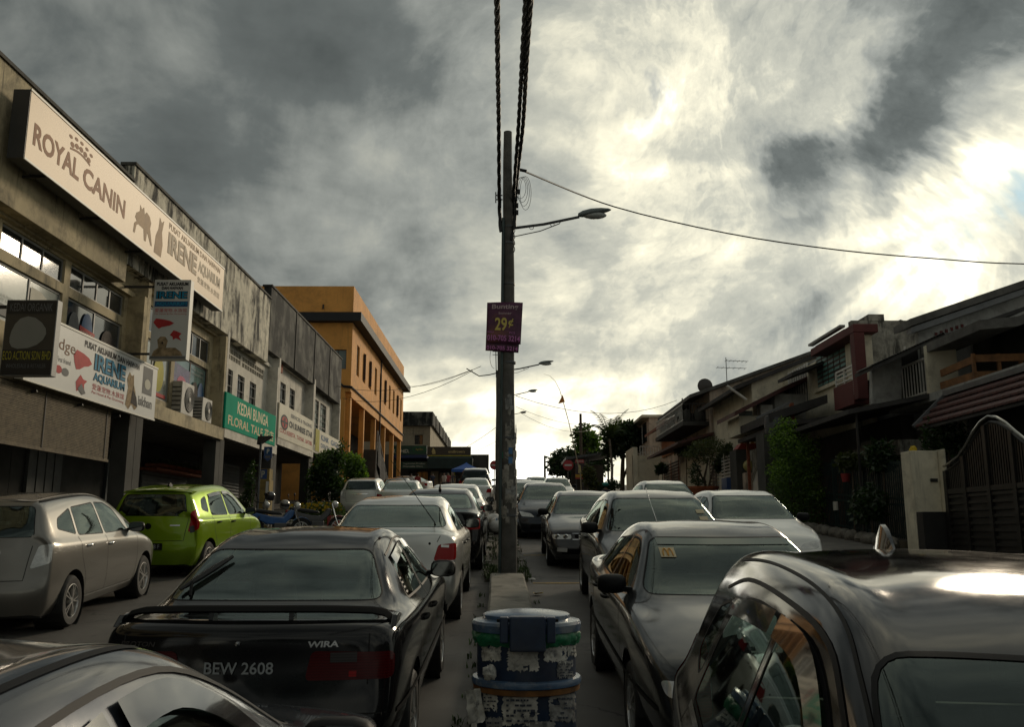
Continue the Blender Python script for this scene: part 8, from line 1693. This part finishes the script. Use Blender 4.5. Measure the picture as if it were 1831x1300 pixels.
# ------------------------------------------------------------------ motorcycles, people, far signs
mat('bike_black', (.012, .012, .014), .3, var=.2, coat=.6); mat('bike_blue', (.02, .10, .30), .3, var=.15, coat=.8); mat('helmet_black', (.012, .012, .014), .15, coat=1.0, var=.1); mat('helmet_grey', (.22, .21, .19), .25, coat=1.0, var=.1); mat('engine_grey', (.10, .10, .10), .45, .7, var=.2)
def motorbike(x, y, yaw, label, shell, helmet=None):
    o = thing('motorcycle', label, 'motorcycle', (x, y, zc(y) + .005), R(yaw), 'motorcycles parked by the hedge')
    for ya in (-.62, .62):
        t = MB().lathe([(.20, .035), (.255, .045), (.285, .02), (.29, 0), (.285, -.02), (.255, -.045), (.20, -.035)], 28, (0, ya, .29), 'x').build('wheel', 'tyre', o, smooth=True, local=True)
        r = MB().lathe([(.20, .03), (.185, .03), (.185, -.03), (.20, -.03)], 28, (0, ya, .29), 'x'); 
        for k in range(5): a = 2 * math.pi * k / 5; r.beam((0, ya, .29), (0, ya + .19 * math.cos(a), .29 + .19 * math.sin(a)), .03, .02)
        r.build('rim', 'alloy', t, smooth=True, local=True)
        MB().lathe([(.30, -.06), (.315, 0), (.30, .06)], 14, (0, ya, .30), 'x', .3 if ya > 0 else .6, 2.4 if ya > 0 else 2.6).build('mudguard', shell, o, smooth=True, local=True)
    MB().prism([(-.55, .55), (-.30, .42), (.15, .40), (.38, .62), (.42, .78), (.30, .80), (.12, .60), (-.15, .62), (-.5, .70), (-.72, .74), (-.72, .66)], 'x', -.10, .10).build('body', shell, o, bevel=.03, local=True)
    MB().prism([(-.70, .74), (-.45, .71), (-.15, .66), (.10, .66), (.06, .72), (-.2, .77), (-.45, .80), (-.70, .82)], 'x', -.13, .13).build('seat', 'rubber', o, bevel=.03, local=True)
    for sg in (-1, 1): MB().tube([(.07 * sg, .62, .29), (.07 * sg, .50, .62), (.06 * sg, .42, .92)], .02, 7).build('fork_leg', 'chrome', o, smooth=True, local=True); MB().tube([(.11 * sg, -.62, .29), (.12 * sg, -.5, .62)], .022, 7).build('rear_shock', 'engine_grey', o, local=True)
    MB().tube([(-.34, .30, .99), (-.2, .36, .98), (0, .40, .95), (.2, .36, .98), (.34, .30, .99)], .014, 7).build('handlebar', 'rubber', o, smooth=True, local=True)
    for sg in (-1, 1): m_ = MB().tube([(.22 * sg, .36, .98), (.30 * sg, .34, 1.14)], .007, 5); m_.blob((.32 * sg, .33, 1.18), (.065, .015, .045), 10, 6); m_.build('mirror', 'rubber', o, smooth=True, local=True)
    MB().blob((0, .50, .90), (.10, .09, .10), 12, 8).build('headlamp', 'lamp_clear', o, smooth=True, local=True); MB().box(-.11, .11, -.12, .22, .26, .46).build('engine', 'engine_grey', o, bevel=.03, local=True); MB().tube([(.12, .1, .28), (.15, -.3, .25), (.15, -.75, .36)], [.025, .035, .045], 10).build('exhaust', 'engine_grey', o, smooth=True, local=True); MB().blob((0, -.76, .70), (.07, .05, .05), 10, 6).build('tail_lamp', 'lamp_red', o, smooth=True, local=True); MB().tube([(0, .0, .28), (.16, -.05, .02)], .012, 6).build('stand', 'engine_grey', o, local=True)
    return o
def helmet(loc, m, label):
    h = MB().lathe([(.001, .135), (.06, .125), (.10, .095), (.125, .05), (.13, 0), (.125, -.05), (.11, -.09), (.09, -.10)], 20).build('helmet', m, None, smooth=True); h.location = loc; tag(h, label, 'helmet', 'helmets on the motorcycles'); h.rotation_euler = (.2, .1, .5)
    MB().lathe([(.133, .045), (.134, 0), (.128, -.03)], 12, (0, 0, 0), 'z', -2.6, -.5).build('visor', 'visor_plastic', h, smooth=True, local=True)
motorbike(-5.95, 23.7, -62, 'black motorcycle with blue fairing nearest the mustard pillar', 'bike_blue'); motorbike(-5.15, 24.6, -75, 'black motorcycle with headlamp toward the silver sedan', 'bike_black'); motorbike(-6.9, 24.3, -55, 'dark motorcycle half hidden at the foot of the mustard pillar', 'bike_black')
p = atY(483, 888, 24.1); helmet((p.x, p.y, p.z), 'helmet_black', 'black helmet hung high on a motorcycle mirror by the mustard pillar'); MB().beam((p.x, p.y, p.z - .05), (p.x, p.y + .05, zc(24) + .9), .02).build('helmet_hook', 'rubber', bpy.data.objects['motorcycle.002'])
bpy.data.objects['helmet_hook'].parent = bpy.data.objects['motorcycle.002']; bpy.data.objects['helmet_hook'].matrix_parent_inverse = bpy.data.objects['motorcycle.002'].matrix_basis.inverted()
for v in bpy.data.objects['helmet_hook'].data.vertices: v.co += bpy.data.objects['motorcycle.002'].location
p = atY(509, 905, 23.9); helmet((p.x, p.y, zc(23.7) + .93), 'helmet_grey', 'greyish helmet resting on the blue motorcycle seat')
# ---- people, far up the street
mat('skin_brown', (.22, .12, .075), .6, var=.1); mat('hair_black', (.012, .010, .009), .6); mat('cloth_white', (.55, .53, .50), .85, var=.1); mat('cloth_red', (.30, .045, .05), .85, var=.15); mat('cloth_navy', (.03, .035, .06), .85, var=.15); mat('cloth_jeans', (.05, .06, .085), .85, var=.15); mat('cloth_black', (.015, .015, .017), .85)
def person(x, y, yaw, label, top, legs, step=.12, h=1.66):
    o = thing('person', label, 'person', (x, y, zc(y) + .16 if abs(x) > 7.9 else zc(y) + .006), R(yaw), 'people in front of the far shops'); k = h / 1.7
    V = [(0, 0, .95), (0, 0, 1.15), (0, .01, 1.38), (0, .01, 1.50), (.10, 0, .90), (.11, step * .5, .50), (.11, step, .07), (.11, step + .13, .03), (-.10, 0, .90), (-.11, -step * .3, .50), (-.11, -step, .08), (-.11, -step + .13, .03),
         (.19, 0, 1.40), (.24, -.03, 1.14), (.24, .07, .90), (.24, .10, .80), (-.19, 0, 1.40), (-.24, -.02, 1.14), (-.24, .08, .90), (-.24, .11, .80), (0, .02, 1.58), (0, .03, 1.66)]
    E_ = [(0, 1), (1, 2), (2, 3), (0, 4), (4, 5), (5, 6), (6, 7), (0, 8), (8, 9), (9, 10), (10, 11), (2, 12), (12, 13), (13, 14), (14, 15), (2, 16), (16, 17), (17, 18), (18, 19), (3, 20), (20, 21)]
    rad = [.14, .13, .15, .055, .095, .065, .045, .04, .095, .065, .045, .04, .065, .045, .035, .04, .065, .045, .035, .04, .085, .09]
    me = bpy.data.meshes.new('body'); me.from_pydata([(a * k, c * k, d * k) for a, c, d in V], E_, []); ob_ = link('body', me, None); md = ob_.modifiers.new('s', 'SKIN'); 
    for i, sv in enumerate(me.skin_vertices[0].data): sv.radius = (rad[i] * k, rad[i] * k * .85); sv.use_root = (i == 0)
    ss = ob_.modifiers.new('u', 'SUBSURF'); ss.levels = 1; dg = bpy.context.evaluated_depsgraph_get(); nm = bpy.data.meshes.new_from_object(ob_.evaluated_get(dg)); ob_.modifiers.clear(); ob_.data = nm; ob_.parent = o; nm.materials.clear()
    for m_ in ('skin_brown', top, legs, 'hair_black'): nm.materials.append(M(m_))
    for p in nm.polygons:
        z = p.center.z / k; x_ = abs(p.center.x / k); p.use_smooth = True
        p.material_index = 3 if (z > 1.64 or (z > 1.56 and p.center.y < .0)) else (0 if z > 1.46 or (x_ > .19 and z < 1.2) else (1 if z > .93 else 2))
    return o
for (px_, y_, yaw, top, legs, lab) in ((739, 60, 10, 'cloth_white', 'cloth_jeans', 'person in a white shirt walking uphill past the stair'), (751, 61, -20, 'cloth_red', 'cloth_navy', 'person in a dark red shirt beside the one in white'), (797, 76, 150, 'cloth_white', 'cloth_jeans', 'person in a pale top standing at the far shop doors'), (804, 77, 190, 'cloth_red', 'cloth_jeans', 'person in a red top next to the far shop doors'), (812, 78, 170, 'cloth_black', 'cloth_black', 'person all in black under the far awning'), (777, 75, 30, 'cloth_navy', 'cloth_jeans', 'person in navy in front of the far awning')):
    person((px_ - 905) / 1600 * y_ * 1.02, y_, yaw, lab, top, legs)
# ---- blue canopy, road signs, poster board, shelter, festive pole
mat('canopy_blue', (.015, .10, .42), .6, var=.12); mat('sign_red', (.36, .02, .025), .45, var=.1); mat('poster_red', (.36, .03, .03), .55, var=.2); mat('poster_yellow', (.55, .30, .03), .55, var=.2); mat('poster_dark', (.05, .03, .03), .55, var=.6, vscale=6)
y_ = 74.0; a, c, tpx = atY(818, 845, y_), atY(866, 845, y_), atY(834, 827, y_); cn = thing('canopy_tent', 'small bright blue pyramid canopy beside the dark van', 'canopy', ((a.x + c.x) / 2, y_, zc(y_))); ez = atY(830, 841, y_).z
b = MB(); n = 6; vs = []; cx_, hw = tpx.x, 1.15
for i in range(n + 1):
    t = i / n; w_ = hw * (1 - t) ** 1.25; z = ez + (tpx.z - ez) * t; vs += [(cx_ - w_, y_ - w_, z), (cx_ + w_, y_ - w_, z), (cx_ + w_, y_ + w_, z), (cx_ - w_, y_ + w_, z)]
b.add(vs, [(i * 4 + k, i * 4 + (k + 1) % 4, i * 4 + 4 + (k + 1) % 4, i * 4 + 4 + k) for i in range(n) for k in range(4)]); b.build('roof_cloth', 'canopy_blue', cn)
for sx in (-1, 1):
    for sy in (-1, 1): MB().beam((cx_ + sx * hw * .97, y_ + sy * hw * .97, zc(y_)), (cx_ + sx * hw * .97, y_ + sy * hw * .97, ez), .05).build('pole', 'frame_grey', cn)
MB().box(cx_ - hw, cx_ + hw, y_ - hw - .01, y_ - hw + .01, ez - .22, ez).build('valance', 'canopy_blue', cn)
def no_entry(px_, py_, y_, r_, label):
    c = atY(px_, py_, y_); o = thing('no_entry_sign', label, 'road sign', (c.x, y_, zc(y_)), group='no entry signs'); MB().tube([(c.x, y_ + .05, zc(y_)), (c.x, y_ + .05, c.z + r_)], .035, 8).build('post', 'steel_dull', o); MB().lathe([(.001, 0), (r_, 0), (r_, .03), (.001, .03)], 24, tuple(c), 'y').build('disc', 'sign_red', o); MB().box(c.x - r_ * .68, c.x + r_ * .68, y_ - .008, y_ - .002, c.z - r_ * .16, c.z + r_ * .16).build('white_bar', 'sign_white', o)
no_entry(884, 832, 70, .36, 'red no entry sign on the median behind the poles'); no_entry(1016, 832, 62, .36, 'red no entry sign on the right verge by the poster board')
y_ = 61.0; p, q = atY(1029, 857, y_), atY(1044, 822, y_); pb_ = thing('poster_board', 'tall red and yellow poster board on posts by the right verge', 'poster board', (p.x, y_, zc(y_))); MB().box(p.x, q.x, y_, y_ + .06, p.z, q.z).build('panel', 'poster_dark', pb_); w_, h_ = q.x - p.x, q.z - p.z
B = Board((p.x, y_, p.z), (1, 0, 0), (0, 0, 1), w_, h_, pb_); B.shape([(0, .82), (1, .82), (1, 1), (0, 1)], 'poster_red'); B.text('PROMOSI', .08, .86, .92, .96, 'sign_white', lift=.01); B.shape([(0, .0), (1, .0), (1, .24), (0, .24)], 'poster_yellow'); B.shape([(0, .0), (1, .0), (1, .08), (0, .08)], 'poster_red', lift=.01); B.shape([(.3, .3), (.7, .3), (.62, .7), (.4, .74)], 'sign_gold')
for x_ in (p.x + .06, q.x - .06): MB().beam((x_, y_ + .09, zc(y_)), (x_, y_ + .09, q.z), .06).build('post', 'steel_dull', pb_)
y_ = 70.0; p, q = atY(1012, 820, y_), atY(1092, 814, y_); st_ = thing('bus_shelter', 'dark open shelter with flat metal roof behind the poster board', 'shelter', (p.x, y_, zc(y_))); MB().prism([(p.x, p.z - .08), (q.x, q.z + .15), (q.x, q.z + .30), (p.x, p.z + .12)], 'y', y_, y_ + 6).build('roof', 'steel_dull', st_)
for x_ in (p.x + .15, (p.x + q.x) / 2, q.x - .2): MB().beam((x_, y_ + .2, zc(y_)), (x_, y_ + .2, p.z), .12).build('post', 'grille_dark', st_)
MB().box(p.x + .8, q.x, y_ + 5.5, y_ + 5.7, zc(y_), p.z - .1).build('back_wall', 'shade_grey', st_)
y_ = 78.0; c = atY(1038, 740, y_); fp = thing('utility_pole', 'dark timber pole rising through the sparse tree', 'utility pole', (c.x, y_, zc(y_))); MB().tube([(c.x, y_, zc(y_)), (c.x, y_, c.z)], [.17, .11], 10).build('shaft', 'bark', fp, smooth=True)
c = atY(974, 815, 88); fp = thing('utility_pole', 'short thin far pole at the crest of the road', 'utility pole', (c.x, 88, zc(88))); MB().tube([(c.x, 88, zc(88)), (c.x, 88, c.z)], [.13, .09], 8).build('shaft', 'pole_concrete', fp, smooth=True)
mat('bamboo_pole', (.42, .36, .24), .7, var=.15); mat('pennant_orange', (.62, .22, .03), .7, var=.1); y_ = 56.0
pts = [atY(*q_, y_) for q_ in ((1038, 850), (1027, 800), (1017, 755), (1008, 722), (1001, 698), (993, 682), (983, 672), (972, 669))]; fp = thing('festive_pole', 'tall bent bamboo pole with an orange pennant', 'flag pole', (pts[0].x, y_, zc(y_))); MB().tube([(pts[0].x + .05, y_, zc(y_))] + pts, [.035, .033, .03, .027, .024, .02, .015, .01, .006], 6).build('bamboo', 'bamboo_pole', fp, smooth=True)
a, c, d = atY(1006, 706, y_ - .03), atY(998, 722, y_ - .03), atY(1010, 719, y_ - .03); MB().prism([(a.x, a.z), (c.x, c.z), (d.x, d.z)], 'y', y_ - .05, y_ - .03).build('pennant', 'pennant_orange', fp)
mat('cap_teal', (.02, .22, .19), .6); c = atY(1083, 868, 40); pp_ = person(c.x, 40.0, 20, 'person in a teal cap standing behind the parked cars on the right verge', 'cloth_navy', 'cloth_jeans'); pp_.location.z = c.z - 1.62; MB().blob((0, .03, 1.66), (.15, .17, .10), 14, 8).build('cap', 'cap_teal', pp_, smooth=True, local=True); MB().box(c.x - .4, c.x + .4, 39.6, 40.4, zc(39) - .2, c.z - 1.61).build('verge_mound', 'earth') if c.z - 1.62 > zc(40) + .1 else None
